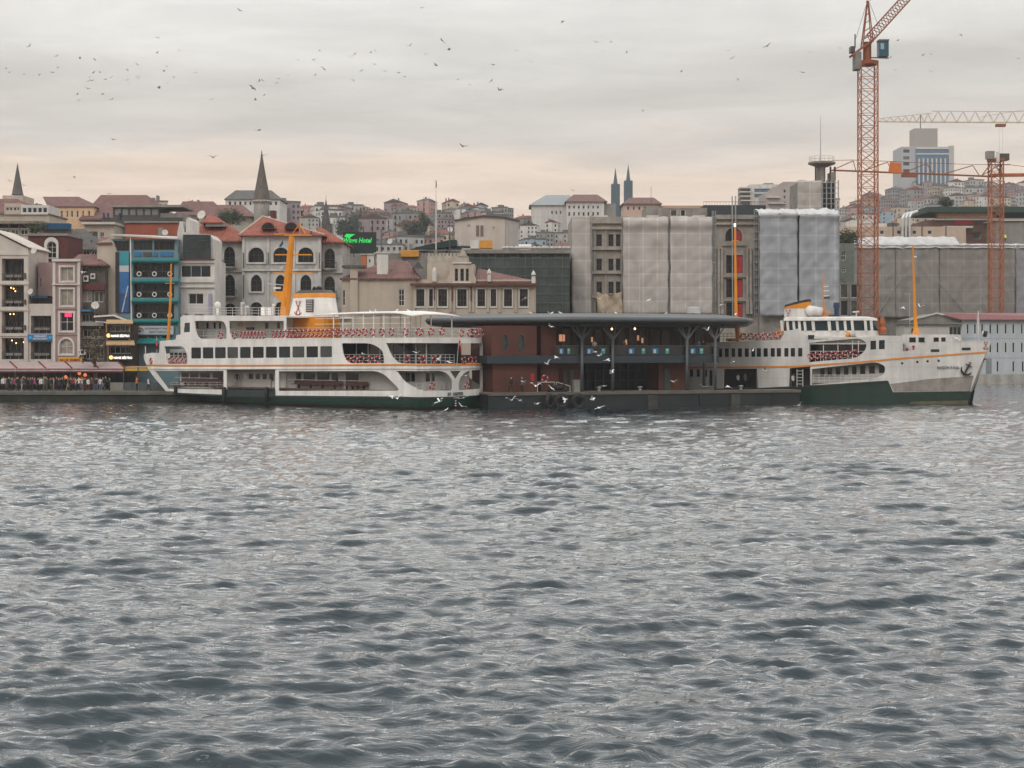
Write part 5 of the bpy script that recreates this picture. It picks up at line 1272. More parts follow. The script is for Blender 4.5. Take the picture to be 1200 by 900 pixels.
GLASS_V = M('reflecting_ship_glass', (.03,.045,.05), .08, .5, .8, spec=.55)
class Ship(Fr):
    def setpath(s, pts, side):
        """pts: outline of the near side from the stern centre to the stem, local (x, half breadth)"""
        s.side = side; P = []
        for (a, b), (c, d) in zip(pts, pts[1:]):
            n = max(1, int(math.hypot(c-a, d-b)/.15))
            for i in range(n): P.append((a+(c-a)*i/n, b+(d-b)*i/n))
        P.append(pts[-1]); P = np.array(P)
        s.P = P; s.U = np.concatenate([[0], np.cumsum(np.hypot(*np.diff(P, axis=0).T))])
        W = np.array([s.W(x, y*side) for x, y in P]); s.pxs = 600+F*W[:,0]/W[:,1]; s.Ys = W[:,1]
        dirn = 1 if s.pxs[-1] > s.pxs[0] else -1
        m = np.maximum.accumulate(s.pxs*dirn); s.mono = m + np.arange(len(m))*1e-7; s.dirn = dirn
        s.L = s.U[-1]
    def uv(s, px, py, ins=0):
        u = float(np.interp(px*s.dirn, s.mono, s.U)); Y = float(np.interp(u, s.U, s.Ys))
        return u, CH+(H0-py)*Y/F
    def zc(s, py): return CH+(H0-py)*s.Ys[0]/F
    def at(s, u, w=0):
        """local point on the near side at run u, set in by w"""
        x = float(np.interp(u, s.U, s.P[:,0])); y = float(np.interp(u, s.U, s.P[:,1]))
        e = .3; x2 = float(np.interp(u+e, s.U, s.P[:,0])); y2 = float(np.interp(u+e, s.U, s.P[:,1])); x1 = float(np.interp(u-e, s.U, s.P[:,0])); y1 = float(np.interp(u-e, s.U, s.P[:,1]))
        tx, ty = x2-x1, y2-y1; ln = math.hypot(tx, ty) or 1
        nx, ny = -ty/ln, tx/ln                                   # outward is to the right of travel seen with y up
        if ny < 0 and abs(tx) > abs(ty): nx, ny = -nx, -ny
        return x - nx*w, (y - ny*w)*s.side
    def skin(s, name, mat, parent, outer, holes, w0, w1, far=True, cut=.6, smooth=False):
        """a plate on the ship's side: polygons in photo pixels (px None = stern centre line)"""
        def cv(l): return [((0.0, s.zc(p[1])) if p[0] is None else s.uv(*p)) for p in l]
        b = MB(); b.panel(cv(outer), [cv(h) for h in holes], w0, w1)
        me = b.mesh(name, mat); bm = bmesh.new(); bm.from_mesh(me); us = [v.co.x for v in bm.verts]
        q = math.floor(min(us)/cut)*cut+cut
        while q < max(us):
            bmesh.ops.bisect_plane(bm, geom=bm.verts[:]+bm.edges[:]+bm.faces[:], plane_co=(q,0,0), plane_no=(1,0,0)); q += cut
        for v in bm.verts:
            x, y = s.at(v.co.x, v.co.y); v.co.x = x; v.co.y = y
        bmesh.ops.recalc_face_normals(bm, faces=bm.faces[:])
        bm.to_mesh(me); bm.free(); me.update()
        o = put(name, me, parent)
        if far: f = put(name, me, parent); f.scale = (1,-1,1)
        return o
    def outline(s, u0, u1, w, n=40):
        near = [s.at(u0+(u1-u0)*i/n, w) for i in range(n+1)]
        return near + [(x, -y) for x, y in reversed(near)]
    def hull(s, root, topline, zgreen, bow, mats):
        """lofted lower hull: topline (px, py) polyline, waterline drawn in, stem raked. bow=(u at top, u at waterline)"""
        tu = [s.uv(*p) if p[0] is not None else (0, s.zc(p[1])) for p in topline]; tu.sort()
        U_ = [a for a, _ in tu]; Z_ = [b for _, b in tu]
        n = 60; rows = [(1.0,0),(.72,.03),(.46,.08),(.2,.16),(-.15,.4),(-1.2,1.2)]
        vs = []; fs = []; mi = []
        for i in range(n+1):
            f = (i/n)**1.7
            for sd in (1,-1):
                for (k, w) in rows:
                    zt = float(np.interp(bow[0]*f, U_, Z_)); zv = zt*k if k > 0 else k
                    u = f*(bow[1]+(bow[0]-bow[1])*max(0,k)); x, y = s.at(u, w*min(1, 4*(1-f)+.05)); y *= (1-f**7) if bow[2] else 1
                    vs.append((x, y*sd, zv))
        m = len(rows)
        for i in range(n):
            for sd in (0,1):
                for k in range(m-1):
                    a = (i*2+sd)*m+k; b = ((i+1)*2+sd)*m+k; fs.append((a,b,b+1,a+1)); mi.append(0 if k < zgreen else 1)
        for e in (0, n):
            for k in range(m-1): a = (e*2)*m+k; b = (e*2+1)*m+k; fs.append((a,b,b+1,a+1)); mi.append(0 if k < zgreen else 1)
        b = MB(); b.v = vs; b.f = fs; b.m = mi
        return b.build('hull', mats, root, smooth=False)

def buoy_mesh(r=.33, t=.085):
    vs = []; fs = []; ms = []; n, k = 24, 6
    for i in range(n):
        a = 2*math.pi*i/n
        for j in range(k):
            c = 2*math.pi*j/k; rr_ = r+t*math.cos(c); vs.append((rr_*math.cos(a), t*.8*math.sin(c), rr_*math.sin(a)))
    for i in range(n):
        for j in range(k):
            fs.append((i*k+j, ((i+1)%n)*k+j, ((i+1)%n)*k+(j+1)%k, i*k+(j+1)%k)); ms.append(1 if (i % 6) == 1 else 0)
    b = MB(); b.v = vs; b.f = fs; b.m = ms
    me = b.mesh('lifebuoy', [RBR, RBW]); me.polygons.foreach_set('use_smooth', [True]*len(fs)); return me
BUOY = buoy_mesh()
def lifebuoy(fr, x, y, z, rz, label, group):
    X, Y = fr.W(x, y); o = put('lifebuoy', BUOY, None, (X, Y, z), (0,0,fr.phi+rz)); tag(o, label, 'lifebuoy', group); return o

def flag_turkish(parent, x, y, z, w, h, rz=0):
    n = 8; vs = []; fs = []
    for i in range(n+1):
        for j in (0,1): vs.append((w*i/n*.55, .1*math.sin(i*1.3), -h*j - .35*w*i/n))
    for i in range(n): fs.append((i*2, i*2+2, i*2+3, i*2+1))
    o = MB().add(vs, fs).build('flag', DKRED, parent, True, (x,y,z), (0,0,rz)); o.modifiers.new('thickness','SOLIDIFY').thickness = .015
    c = MB().tube([(w*.2+h*.17*math.cos(a*.42+.8), -.06, -h*.55+h*.17*math.sin(a*.42+.8)) for a in range(12)], .035, 4).build('crescent', RBW, o)
    MB().slab([(w*.34+(.09 if i % 2 == 0 else .04)*math.cos(i*math.pi/5), -h*.6+(.09 if i % 2 == 0 else .04)*math.sin(i*math.pi/5)) for i in range(10)], -.07, -.05).build('star', RBW, o)

def anchor_logo(parent, x, y, z, s, rz=0, mat=None):
    """two crossed red anchors, the ferry line's funnel mark"""
    b = MB()
    for sg in (1,-1):
        for q in ((-.28*sg,-.5,.2*sg,.42),):
            b.bar((q[0]*s,0,q[1]*s),(q[2]*s,0,q[3]*s),.07*s,.03)
        b.tube([(.2*sg*s+.09*s*math.cos(a*.785),0,.52*s+.09*s*math.sin(a*.785)) for a in range(8)], .03*s, 4, True)
        b.tube([(-.1*sg*s+.34*s*math.cos(math.pi+a*.35+.1*sg),0,-.28*s+.3*s*math.sin(math.pi+a*.35)) for a in range(9)], .035*s, 4)
        b.bar((-.02*sg*s-.12*s,0,.22*s),(.2*sg*s+.05*s,0,.2*s),.05*s,.02)
    return b.build('anchor_emblem', mat or RBR, parent, False, (x,y,z), (0,0,rz))

# ---- ferry at the left
f1 = Ship(PX(534,170.5), 170.5, R(180-38), 0.0); L1 = f1.x(167.5, 0)
f1.setpath([(0,0),(.02,2.0),(.08,3.6),(.25,4.7),(.7,5.3),(1.5,5.5),(4,5.4),(L1-19.6,5.4),(L1-14.6,5.0),(L1-9.6,4.1),(L1-5.6,2.95),(L1-2.6,1.8),(L1-.4,.75),(L1,.3)], 1)
r1 = thing('passenger_ferry', 'white three deck passenger ferry with orange mast and funnel, moored left of the pier', 'ferry', f1.loc(), f1.phi)
uend = f1.uv(171,430)[0]
f1.hull(r1, [(None,466),(470,466),(323,464.5),(264,463.5),(230,461),(196,460)], 3, (f1.uv(194,460)[0], f1.uv(197,470)[0], True), [SHIPG, SHIPR])
f1.skin('rub_rail', SHIPD, r1, [(None,464.6),(470,464.6),(323,463.4),(262,462.4),(198,459.6),(198,461.2),(262,464.4),(323,465.6),(470,467),(None,467)], [], -.12, .05)
H1 = rp([(181,434.5),(262,434.5),(262,456.5),(196.5,455.5)]); H2 = [(265.5,433),(322.5,433),(322.5,457.5),(265.5,457.5)]
H3 = rp([(326.5,435),(447,434.8,12),(469.5,457.8,6),(326.5,458)]); H4 = rp([(464.5,434.6),(521,434.6,8),(530.4,445,6),(530.4,457.6,2),(494,457.6,9),(475,449,8)])
WIN = [(224,235.5),(237.5,250),(251.7,264.5),(266.3,279),(281.2,293.7),(296,309),(311.5,324.5),(326.7,340),(342.6,356.7),(359,372.6),(375.2,389)]
wy = lambda px: 407.2-1.6*(px-224)/165
HW = [rp([(a,wy(a),1),(b_,wy(b_),1),(b_,wy(b_)+13,1),(a,wy(a)+13,1)], 3) for a, b_ in WIN]
HF = rp([(192.4,405.8,2),(215,405.8,4),(219.6,416,3),(219.6,426.6),(195.5,426.6,3)])
HA = rp([(400.3,402.2,2),(436,402.2,9),(449,411,6),(450.2,425.6,2),(408,425.8,6),(402,416,5)])
HB1 = rp([(228,376,2),(262,376,4),(265.5,384,3),(265.5,397,1),(233,397,4),(229,388,3)]); HB2 = [(268.5,376),(332.5,376),(332.5,396),(273,396.5),(269,390)]
outer = [(None,465.4),(495,465.4),(470,465.4),(400,465),(323,464),(262,463),(196,460.2),(173.5,432),(168.5,420),(168.5,415),(178,413.4),(186.5,413.6),(187.2,399.6),(203,398.4),(206,397.4),(206.5,393),(211.6,391.8),(211.3,372),(215,369.4),(334.8,370.4),
         (335.2,396.4),(400,396),(480,395.6),(None,395.4)]
notchB = rp([(None,402.2),(452.5,402),(459,417,6),(468,425.8,3),(None,426)][1:4] if False else [(452.3,402),(458.5,416,6),(469,425.9,4)])
outer += [(None,402.2),(452.3,402.0)] + [(457,413.5),(461,420),(466,424.6),(472,426)] + [(None,426.2)] + [(None,434.8),(527.5,434.8),(None,445)]
f1.skin('side_wall', SHIPW, r1, outer, [H1,H2,H3,H4,HF,HA,HB1,HB2,[(216.5,378.5),(222.5,378),(222.5,389),(215.2,389.5)]]+HW, 0, .12, cut=.7)
f1.skin('stripe', GOLD, r1, [(None,426.4),(470,426.6),(330,427.2),(220,427.6),(172,427.0),(172.5,428.8),(220,429.6),(330,429.2),(470,428.5),(None,428.4)], [], -.05, -.002)
f1.skin('deck_edge', SHIPW, r1, [(None,430.4),(470,430.6),(330,431),(175,431),(176,432.6),(330,432.6),(470,432.2),(None,432)], [], -.09, -.003)
f1.skin('gangway_sill', SHIPD, r1, [(265,456.4),(322.8,457.2),(322.8,464.4),(265,463.2)], [], -.06, -.002, far=False)
for a, b_ in WIN:
    f1.skin('window', [GLASS_T, GLASS_V, GLASS][int(a*7) % 3], r1, [(a-.2,wy(a)-.2),(b_+.2,wy(b_)-.2),(b_+.2,wy(b_)+13.2),(a-.2,wy(a)+13.2)], [], .06, .1, far=False, cut=3)
for px in (264, 313.5):                                          # rubber fenders by the gangway
    u, z = f1.uv(px, 456); x, y = f1.at(u, -.2); b = MB(); b.lathe([(.1,-.95),(.24,-.85),(.26,.75),(.1,.85)], x, y, 10, z-.6); b.build('fender', BLACK, r1, True)
for px, py in ((207.5,456),):
    u, z = f1.uv(px, py); x, y = f1.at(u, -.2); MB().lathe([(.08,-.45),(.2,-.35),(.2,.3),(.08,.42)], x, y, 10, z).build('fender', BLACK, r1, True)
zm, zu, zs = 1.9, 4.35, 7.35
U = lambda px: f1.uv(px, 430)[0]
MB().prism(f1.outline(0.02, U(197), .13), zm-.12, zm).build('main_deck', DECKM, r1)
MB().prism(f1.outline(0.02, U(172), .13), zu-.14, zu).build('upper_deck', DECKM, r1)
MB().prism(f1.outline(0.02, U(208), .13), zs-.16, zs).build('sun_deck', INW, r1)
MB().prism(f1.outline(U(334), U(213), .12), 9.72, 9.9).build('bridge_roof', SHIPW, r1)
# cabins inside the open decks
yc = 3.55
def fx(px, y=yc): return f1.x(px, y)
cab = MB().box(fx(499), fx(211), -yc, yc, zm, zu-.14).build('main_cabin', INW, r1)
zt = lambda py, px, y=yc: f1.z(py, px, y)
cw = [(213,221,437,448),(223,232.5,437,448),(235,246,437,448),(249.5,261,437,448),(292,296.5,438,446),(300,304.5,438,446),(308,312.5,438,446),(316,320.5,438,446),(347,353,437,449),(356,369,437,449),(372,386,437,449),(389,396,437,449),(405.5,420,437,449),(476,480,437,447),(482,486,437,447),(500-.8,504,437,447),(506,509.5,437,447)]
for x0,x1,y0,y1 in cw:
    a, c_ = fx(x1), fx(x0); MB().box(a, c_, yc+.003, yc+.05, zt(y1,x0), zt(y0,x0)).build('cabin_window', GLASS_T, r1)
for x0,x1 in ((285,290),(330,336)): MB().box(fx(x1), fx(x0), yc+.003, yc+.06, zm, zt(437,x0)).build('door', WFRAME, r1)
for x0,x1 in ((210,260),(342,398),(402,428)):
    bn_ = MB(); a, c_ = fx(x1, 4.3), fx(x0, 4.3); bn_.box(a, c_, 3.9, 4.4, zm+.42, zm+.5); bn_.box(a, c_, 3.85, 3.92, zm+.5, zm+.85)
    for i in range(4): q = a+(c_-a)*(i+.5)/4; bn_.box(q-.04, q+.04, 4.0, 4.3, zm, zm+.42)
    bn_.build('bench', SEAT, r1)
    MB().tube([(a,4.95,zm+.95),(c_,4.95,zm+.95)], .03, 5).build('handrail', RAILM, r1)
f1g = M('gangway_door', C(190,186,178,.8), .5, .1)
MB().box(fx(318,3.6), fx(270,3.6), 3.605, 3.66, zm, zm+.9).build('gate', f1g, r1)
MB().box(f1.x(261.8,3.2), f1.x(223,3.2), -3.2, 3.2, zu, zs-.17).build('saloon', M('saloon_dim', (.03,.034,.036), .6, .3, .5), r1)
# upper deck: glazed saloon behind the aft opening, forward lobby
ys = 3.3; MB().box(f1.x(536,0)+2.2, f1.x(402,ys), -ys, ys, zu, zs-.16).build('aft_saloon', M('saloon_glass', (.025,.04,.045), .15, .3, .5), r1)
for i, px in enumerate((404,418,432,446,460,474,488,500)):
    a = f1.x(px, ys); MB().box(a-.05, a+.05, ys+.003, ys+.09, zu, zs-.17).build('mullion', WFRAME, r1)
for yy in (-2.6,-1.3,0,1.3,2.6): MB().box(2.05+(536-536), 2.2, yy-.05, yy+.05, zu, zs-.17).build('mullion', WFRAME, r1)
MB().box(f1.x(399,4.6), f1.x(262,4.6), -4.6, 4.6, zu, zs-.17).build('saloon', M('saloon_dim', (.03,.034,.036), .6, .3, .5), r1)
MB().box(f1.x(219,3), f1.x(196,3), -2.6, 2.6, zu, zs-1.2).build('forward_lobby', INW, r1)
for px in (199,204,209,214): MB().box(f1.x(px+3.4,2.7), f1.x(px,2.7), 2.61, 2.66, zu+.9, zs-1.6).build('cabin_window', GLASS_T, r1)
# bridge deck cabin behind its openings
MB().box(f1.x(332,3.2), f1.x(226,3.2), -3.2, 3.2, zs, 9.72).build('bridge_cabin', INW, r1)
for x0,x1 in ((229,232),(242,244),(250.5,252.5),(256.5,258.5),(268.5,270),(310.5,314),(325,327.5)): MB().box(f1.x(x1,3.25), f1.x(x0,3.25), 3.203, 3.26, f1.z(385,x0,3.25), f1.z(378,x0,3.25)).build('cabin_window', GLASS_T, r1)
MB().box(f1.x(284,3.25), f1.x(278.5,3.25), 3.203, 3.27, f1.z(382.5,280,3.25), f1.z(379,280,3.25)).build('notice', GOLD, r1)
MB().box(f1.x(297,3.3), f1.x(290,3.3), 3.203, 3.5, f1.z(387,292,3.25), f1.z(383.5,292,3.25)).build('locker', SEAT, r1)
f1.skin('window', GLASS_T, r1, [(216,378),(222.8,377.6),(222.8,389.2),(214.9,389.8)], [], .05, .09, far=False, cut=3)
# railings that follow the side
def side_rail(ship, root, p0, p1, py0, py1, w, n, mat=RAILM, lines=3, name='railing'):
    u0, z0 = ship.uv(p0, py0); u1, z1 = ship.uv(p1, py0) if p1 is not None else (0, ship.zc(py0)); b = MB()
    hb0 = ship.uv(p0, py0)[1]-ship.uv(p0, py1)[1]
    m = max(4, int(abs(u1-u0)/.8)); zz_ = lambda f: z0+(z1-z0)*f
    for l in range(lines):
        b.tube([(*ship.at(u0+(u1-u0)*i/m, w), zz_(i/m)-hb0*l/lines) for i in range(m+1)], .025, 4)
    for i in range(n+1):
        f = i/n; x, y = ship.at(u0+(u1-u0)*f, w); b.bar((x,y,zz_(f)-hb0),(x,y,zz_(f)),.045)
    return b.build(name, mat, root)
side_rail(f1, r1, 336, None, 384.5, 395.6, .1, 30)
side_rail(f1, r1, 402, None, 415.5, 426, .2, 22); side_rail(f1, r1, 193, 219, 416.5, 426.6, .3, 5); side_rail(f1, r1, 229, 333, 387, 396.6, .25, 12)
side_rail(f1, r1, 466, None, 448.5, 457.8, .2, 10, lines=4); side_rail(f1, r1, 198, 262, 448, 456, .25, 8)
for nm in ('far_rail',):
    o = [c for c in r1.children if c.name.startswith('railing')][0]; f = put('railing', o.data, r1); f.scale = (1,-1,1)
# mesh panels under the rails of the sun deck carry the rings
pos = [(258.5,393),(274.5,393),(284.5,392.5),(288.5,392.5),(292.5,392.5),(296.5,392.5),(300.5,392.5),(304.5,392.5),(308.5,392.5),(322,391.5),(326.5,391.5),(331,391),(336,391),(340.5,391),(345,391),(350,390.8),(355,390.8),(360,390.6),(365,390.6),(370,390.5),(375,390.4),(380,390.4),(385,390.2),(392,389.8),(398.5,389.6),(405.5,389.5),(412.5,389.5),(420,389.5),(427.5,389.3),(436.5,389.2),(447.5,389),(459,389),(475.5,388.8),(491.5,388.8),(505,388.7),(518,388.6)]
for i, (px, py) in enumerate(pos):
    u, z = f1.uv(px, py); x, y = f1.at(u, -.02); x2, y2 = f1.at(u+.3, -.02); a = math.atan2(y2-y, x2-x)
    lifebuoy(f1, x, y, z, a, 'red lifebuoy on the left ferry\'s top rail, %s from the bow' % ordw(i), 'lifebuoys on the left ferry top rail')
for i, (px, py) in enumerate([(198,422),(203,422),(208.5,422),(214,422)]):
    u, z = f1.uv(px, py); x, y = f1.at(u, .22); lifebuoy(f1, x, y, z, math.pi, 'red lifebuoy in the left ferry\'s forward window opening, %s from the bow' % ordw(i), 'lifebuoys in the forward opening')
for i, (px, py) in enumerate([(408,421.5),(415.5,421.5),(423,421.5),(432.5,421.3),(441.5,421.3)]):
    u, z = f1.uv(px, py); x, y = f1.at(u, .1); lifebuoy(f1, x, y, z, math.pi, 'red lifebuoy in the left ferry\'s small aft opening, %s from the bow' % ordw(i), 'lifebuoys in the small aft opening')
for i, (px, py) in enumerate([(476.5,420.5),(495,421),(510,421)]):
    u, z = f1.uv(px, py); x, y = f1.at(u, .08); x2, y2 = f1.at(u+.3, .08); lifebuoy(f1, x, y, z, math.atan2(y2-y, x2-x), 'red lifebuoy on the left ferry\'s upper stern rail, %s from the bow' % ordw(i), 'lifebuoys on the upper stern rail')
for i, (yy, zz_) in enumerate(((-1.3,5.05),(-2.6,5.05),(-3.6,5.05))):
    lifebuoy(f1, -.03 if yy > -2 else (.15 if yy > -3 else .42), yy, zz_, math.pi/2, 'red lifebuoy beyond the flag on the left ferry\'s upper stern rail, %s from flag' % ordw(i), 'lifebuoys on the upper stern rail')
ms = max(range(len(f1.P)), key=lambda i: f1.px(f1.P[i][0], -f1.P[i][1])); sx_, sy_ = f1.P[ms][0]+.05, -f1.P[ms][1]+.1
MB().bar((sx_,sy_,1.3),(sx_,sy_,f1.zc(402)),.28,.2).build('quarter_post', SHIPW, r1)
for i, (yy, xx) in enumerate(((-.9,.0),(-2.3,.02),(-3.7,.1),(-4.9,.5))): lifebuoy(f1, xx-.03, yy, zs+.58, math.pi/2, 'red lifebuoy on the left ferry\'s top stern rail, %s past the flag' % ordw(i), 'lifebuoys on the left ferry top rail')
u, z = f1.uv(507, 452.5); x, y = f1.at(u, .05); x2, y2 = f1.at(u+.3, .05); lifebuoy(f1, x, y, z, math.atan2(y2-y, x2-x), 'red lifebuoy with a light on the left ferry\'s lower stern rail', None)
lifebuoy(f1, .1, -2.0, 2.35, math.pi/2, 'red lifebuoy in the lower stern arch of the left ferry beside the pier', None)
lifebuoy(f1, 1.6, -3.4, 3.05, math.pi/2, 'small lifebuoy high inside the lower stern arch of the left ferry', None)
u, z = f1.uv(177.5, 423); x, y = f1.at(u, -.06); lifebuoy(f1, x, y, z, math.pi-.3, 'red lifebuoy on the white bow bulwark of the left ferry', None)
# stern lettering, draft marks
ltr = M('ship_lettering', (.03,.03,.035), .6, 0)
def flat_text(root, body, x, y, z, w, h, rz, mat):
    o = fit_text(root, body, 0, w, 0, 0, h, mat); o.location = (x, y, z); o.rotation_euler = (R(90),0,rz); return o
flat_text(r1, 'SH · SARIYER', -.07, 0.1, f1.zc(461.5), 2.5, .36, -R(90), ltr); flat_text(r1, 'İSTANBUL', -.13, 0.0, f1.zc(466), .95, .14, -R(90), RBW)
flat_text(r1, 'SH.SARIYER', -.06, 0, f1.zc(431), 1.5, .15, -R(90), ltr)
for q in (470.5,473.5,476): MB().box(-.03, 0.05, -.08, .08, f1.zc(q), f1.zc(q)+.14).build('draft_mark', RBW, r1)
# flag staff at the stern, bow staff
MB().tube([(-.15,0,zu+.1),(-.55,0,zs+1.0)], .03, 5).build('flag_staff', WFRAME, r1); flag_turkish(r1, -.5, 0, zs-.1, 1.3, 1.0, -R(60))
u, z = f1.uv(181,413); x, y = f1.at(u,.3); MB().tube([(x,y,z),(x,y,z+1.9)], .03, 5).build('flag_staff', WFRAME, r1); flag_turkish(r1, x, y, z+1.5, .7, .9, R(150))
u, z = f1.uv(169.5,416); x, y = f1.at(u,.1); MB().tube([(x,y,z-.2),(x,y,z+1.1)], .06, 5).build('jack_staff', WFRAME, r1)
# canopy on the sun deck
cz = f1.z(366.5, 450, 3.5); cx0, cx1 = f1.x(486,3.5), f1.x(372,3.5)
cn = [(cx0-.4,-3.9),(cx0-.1,0),(cx0-.4,3.9)]; b = MB(); n = 14; vs = []; fs = []
for i in range(n+1):
    f = i/n; x = cx0+(cx1-cx0)*f; zc_ = cz-.35*(1-min(1,f*5))**2-.25*max(0,f-.6)
    for (yy, dz) in ((-4.0,-.12),(-2,.05),(0,.1),(2,.05),(4.0,-.12)): vs.append((x, yy, zc_+dz))
for i in range(n):
    for j in range(4): fs.append((i*5+j, i*5+j+1, (i+1)*5+j+1, (i+1)*5+j))
o = b.add(vs, fs).build('canopy_roof', SHIPW, r1, True); o.modifiers.new('thickness','SOLIDIFY').thickness = .14
for px in (391,402,414,426,438,450,474.5):
    x = f1.x(px, 3.8)
    for sy in (-3.8,3.8): MB().tube([(x,sy,zs),(x,sy,cz-.15)], .07, 6).build('canopy_post', SHIPW, r1)
for py in (372.5,379): MB().tube([(cx0+.2,3.8,f1.z(py,450,3.8)),(cx1,3.8,f1.z(py,450,3.8))], .03, 5).build('canopy_rail', SHIPW, r1)
# funnel, with louvre and emblem
fxa, fxb = f1.x(383,1.3), f1.x(333.5,1.3); fc = (fxa+fxb)/2; fw_ = (fxb-fxa)/2
def ovalring(cx_, hw_, hd, z, n=20): return [(cx_+hw_*math.copysign(abs(math.cos(2*math.pi*i/n))**.6, math.cos(2*math.pi*i/n)), hd*math.copysign(abs(math.sin(2*math.pi*i/n))**.6, math.sin(2*math.pi*i/n)), z) for i in range(n)]
def oval_loft(rings): 
    n = len(rings[0]); vs = [p for r_ in rings for p in r_]; fs = []
    for k in range(len(rings)-1):
        for i in range(n): fs.append((k*n+i, k*n+(i+1)%n, (k+1)*n+(i+1)%n, (k+1)*n+i))
    fs.append(tuple(range(n-1,-1,-1))); fs.append(tuple((len(rings)-1)*n+i for i in range(n))); return vs, fs
Zf = lambda py: f1.z(py, 358, 1.3)
MB().add(*oval_loft([ovalring(fc, fw_, 1.75, zs), ovalring(fc, fw_*.97, 1.7, Zf(371.5))])).build('funnel_base', FUN, r1)
MB().add(*oval_loft([ovalring(fc, fw_*.95, 1.6, Zf(371.4)), ovalring(fc-.1, fw_*.80, 1.4, Zf(348.5))])).build('funnel', SHIPW, r1)
MB().add(*oval_loft([ovalring(fc-.1, fw_*.82, 1.45, Zf(348.4)), ovalring(fc-.15, fw_*.76, 1.35, Zf(343.5))])).build('funnel_band', FUN, r1)
MB().add(*oval_loft([ovalring(fc-.15, fw_*.74, 1.3, Zf(343.4)), ovalring(fc-.2, fw_*.6, 1.1, Zf(339.8))])).build('funnel_cap', DFRAME, r1)
for q in (371.5,367,373): MB().tube([(f1.x(q,.3),.3,Zf(342)),(f1.x(q+1,.3)-.2,.3,Zf(336.6))], .24, 8).build('exhaust', BLACK, r1)
anchor_logo(r1, f1.x(349,1.6), 1.56, Zf(361), 1.35, math.pi)
lv = MB().box(f1.x(367,1.55), f1.x(358.5,1.55), 1.50, 1.58, Zf(366), Zf(351)).build('louvre', DFRAME, r1)
for i in range(7): MB().box(f1.x(366.5,1.55), f1.x(359,1.55), 1.585, 1.63, Zf(352.4+i*2), Zf(351.6+i*2)).build('louvre_slat', RAILM, lv)
# radar mast with crosstrees
mp = lambda px, py, y=0: (f1.x(px, y), y, f1.z(py, px, y))
MB().tube([mp(331.5,387), mp(336,345), mp(342,277)], [.62,.5,.3], 8).build('mast', FUN, r1)
MB().add([mp(318,342.5,.5), mp(333,341,.5), mp(334,358,.5), mp(318,342.5,-.5), mp(333,341,-.5), mp(334,358,-.5)], [(0,1,2),(5,4,3),(0,3,4,1),(1,4,5,2),(2,5,3,0)]).build('mast_platform', FUN, r1)
for (x0,x1,py) in ((329.5,365,275.5),(323,365,298.5),(320.5,367.5,319.8)): MB().bar(mp(x0,py), mp(x1,py), .16, .14).build('crosstree', FUN, r1)
MB().bar(mp(318,333), mp(334,334), .16, .1).build('crosstree', RAILM, r1)
MB().box(*sorted((mp(324,0)[0], mp(333.5,0)[0])), -.3, .3, mp(0+330,275)[2], mp(330,273.6)[2]).build('mast_top_platform', FUN, r1)
MB().tube([mp(351,274), mp(351.3,252)], .05, 5).build('antenna', FUN, r1); MB().tube([mp(353.6,253), mp(353.8,247)], .1, 6).build('lantern', BLACK, r1)
MB().bar(mp(343,274), mp(351,262), .08).bar(mp(358,274), mp(351,262), .08).build('antenna_stay', FUN, r1)
MB().bar(mp(321,337.5,.3), mp(329,337.5,.3), .12, .2).build('radar_scanner', WFRAME, r1); MB().bar(mp(329,315,.3), mp(333,313,.3), .3, .4).build('searchlight', RAILM, r1)
MB().bar(mp(312.5,332,0), mp(327,333.5,0), .1, .1).build('radar_scanner', RAILM, r1)
MB().add([mp(327,289,.1), mp(331.5,281,.1), mp(332,286,.1), mp(329,289.6,.1)], [(0,1,2,3)]).build('pennant', M('blue_pennant', C(32,72,120,.8), .7, .1), r1).modifiers.new('thickness','SOLIDIFY').thickness = .02
# foremast, dome and bridge roof gear
MB().tube([mp(197,399,0), mp(199.8,352,0), mp(200.6,309,0)], [.2,.15,.09], 7).build('foremast', FUN, r1); MB().bar(mp(193.5,332,0), mp(204,332,0), .09).build('crosstree', FUN, r1)
MB().tube([mp(255,369,0), mp(255,361,0)], .17, 8).lathe([(.05,-.32),(.36,-.2),(.4,.05),(.3,.3),(.05,.42)], mp(255,358.5)[0], 0, 14, mp(255,357.5)[2]).build('satellite_dome', SHIPW, r1, True)
side_rail(f1, r1, 214, 328, 360.5, 369.6, .8, 16)
for i, (px, py0) in enumerate(((283,354),(288,358),(320,356))): MB().tube([mp(px,369,1), mp(px,py0,1)], .12, 6).tube([mp(px,py0+3,1), mp(px+2.5,py0+1,1)], .14, 6).build('deck_gear', RAILM if i < 2 else WFRAME, r1)
for px in (316,324): MB().box(mp(px,0+366)[0]-.3, mp(px,366)[0]+.3, .6, 1.1, mp(px,369.6)[2], mp(px,360)[2]).build('vent_box', SHIPW, r1)
SHIPG2 = M('dark_green_hull_paint', C(14,60,46,.55), .45, .35, .5, streak=.4)
SHIPX = M('aged_ship_white', (.62,.60,.57), .5, .14, .5, streak=.35, seam=(2.4,1.4,-.06))
# ---- ferry at the right, bow to the right
f2 = Ship(17.0, 201.2, R(-27), 0.0)
# half breadths: round stern, parallel body, fine flared bow; the stem lands near column 1160
stemx = f2.x(1161, 0)
f2.setpath([(0,.05),(.2,2.2),(.9,3.8),(2.2,4.5),(stemx-17,4.6),(stemx-12,4.25),(stemx-8,3.5),(stemx-5,2.6),(stemx-2.6,1.55),(stemx-.9,.6),(stemx,.08)], -1)
r2 = thing('passenger_ferry', 'older white ferry with sharp raked bow and anchor, moored right of the pier', 'ferry', f2.loc(), f2.phi)
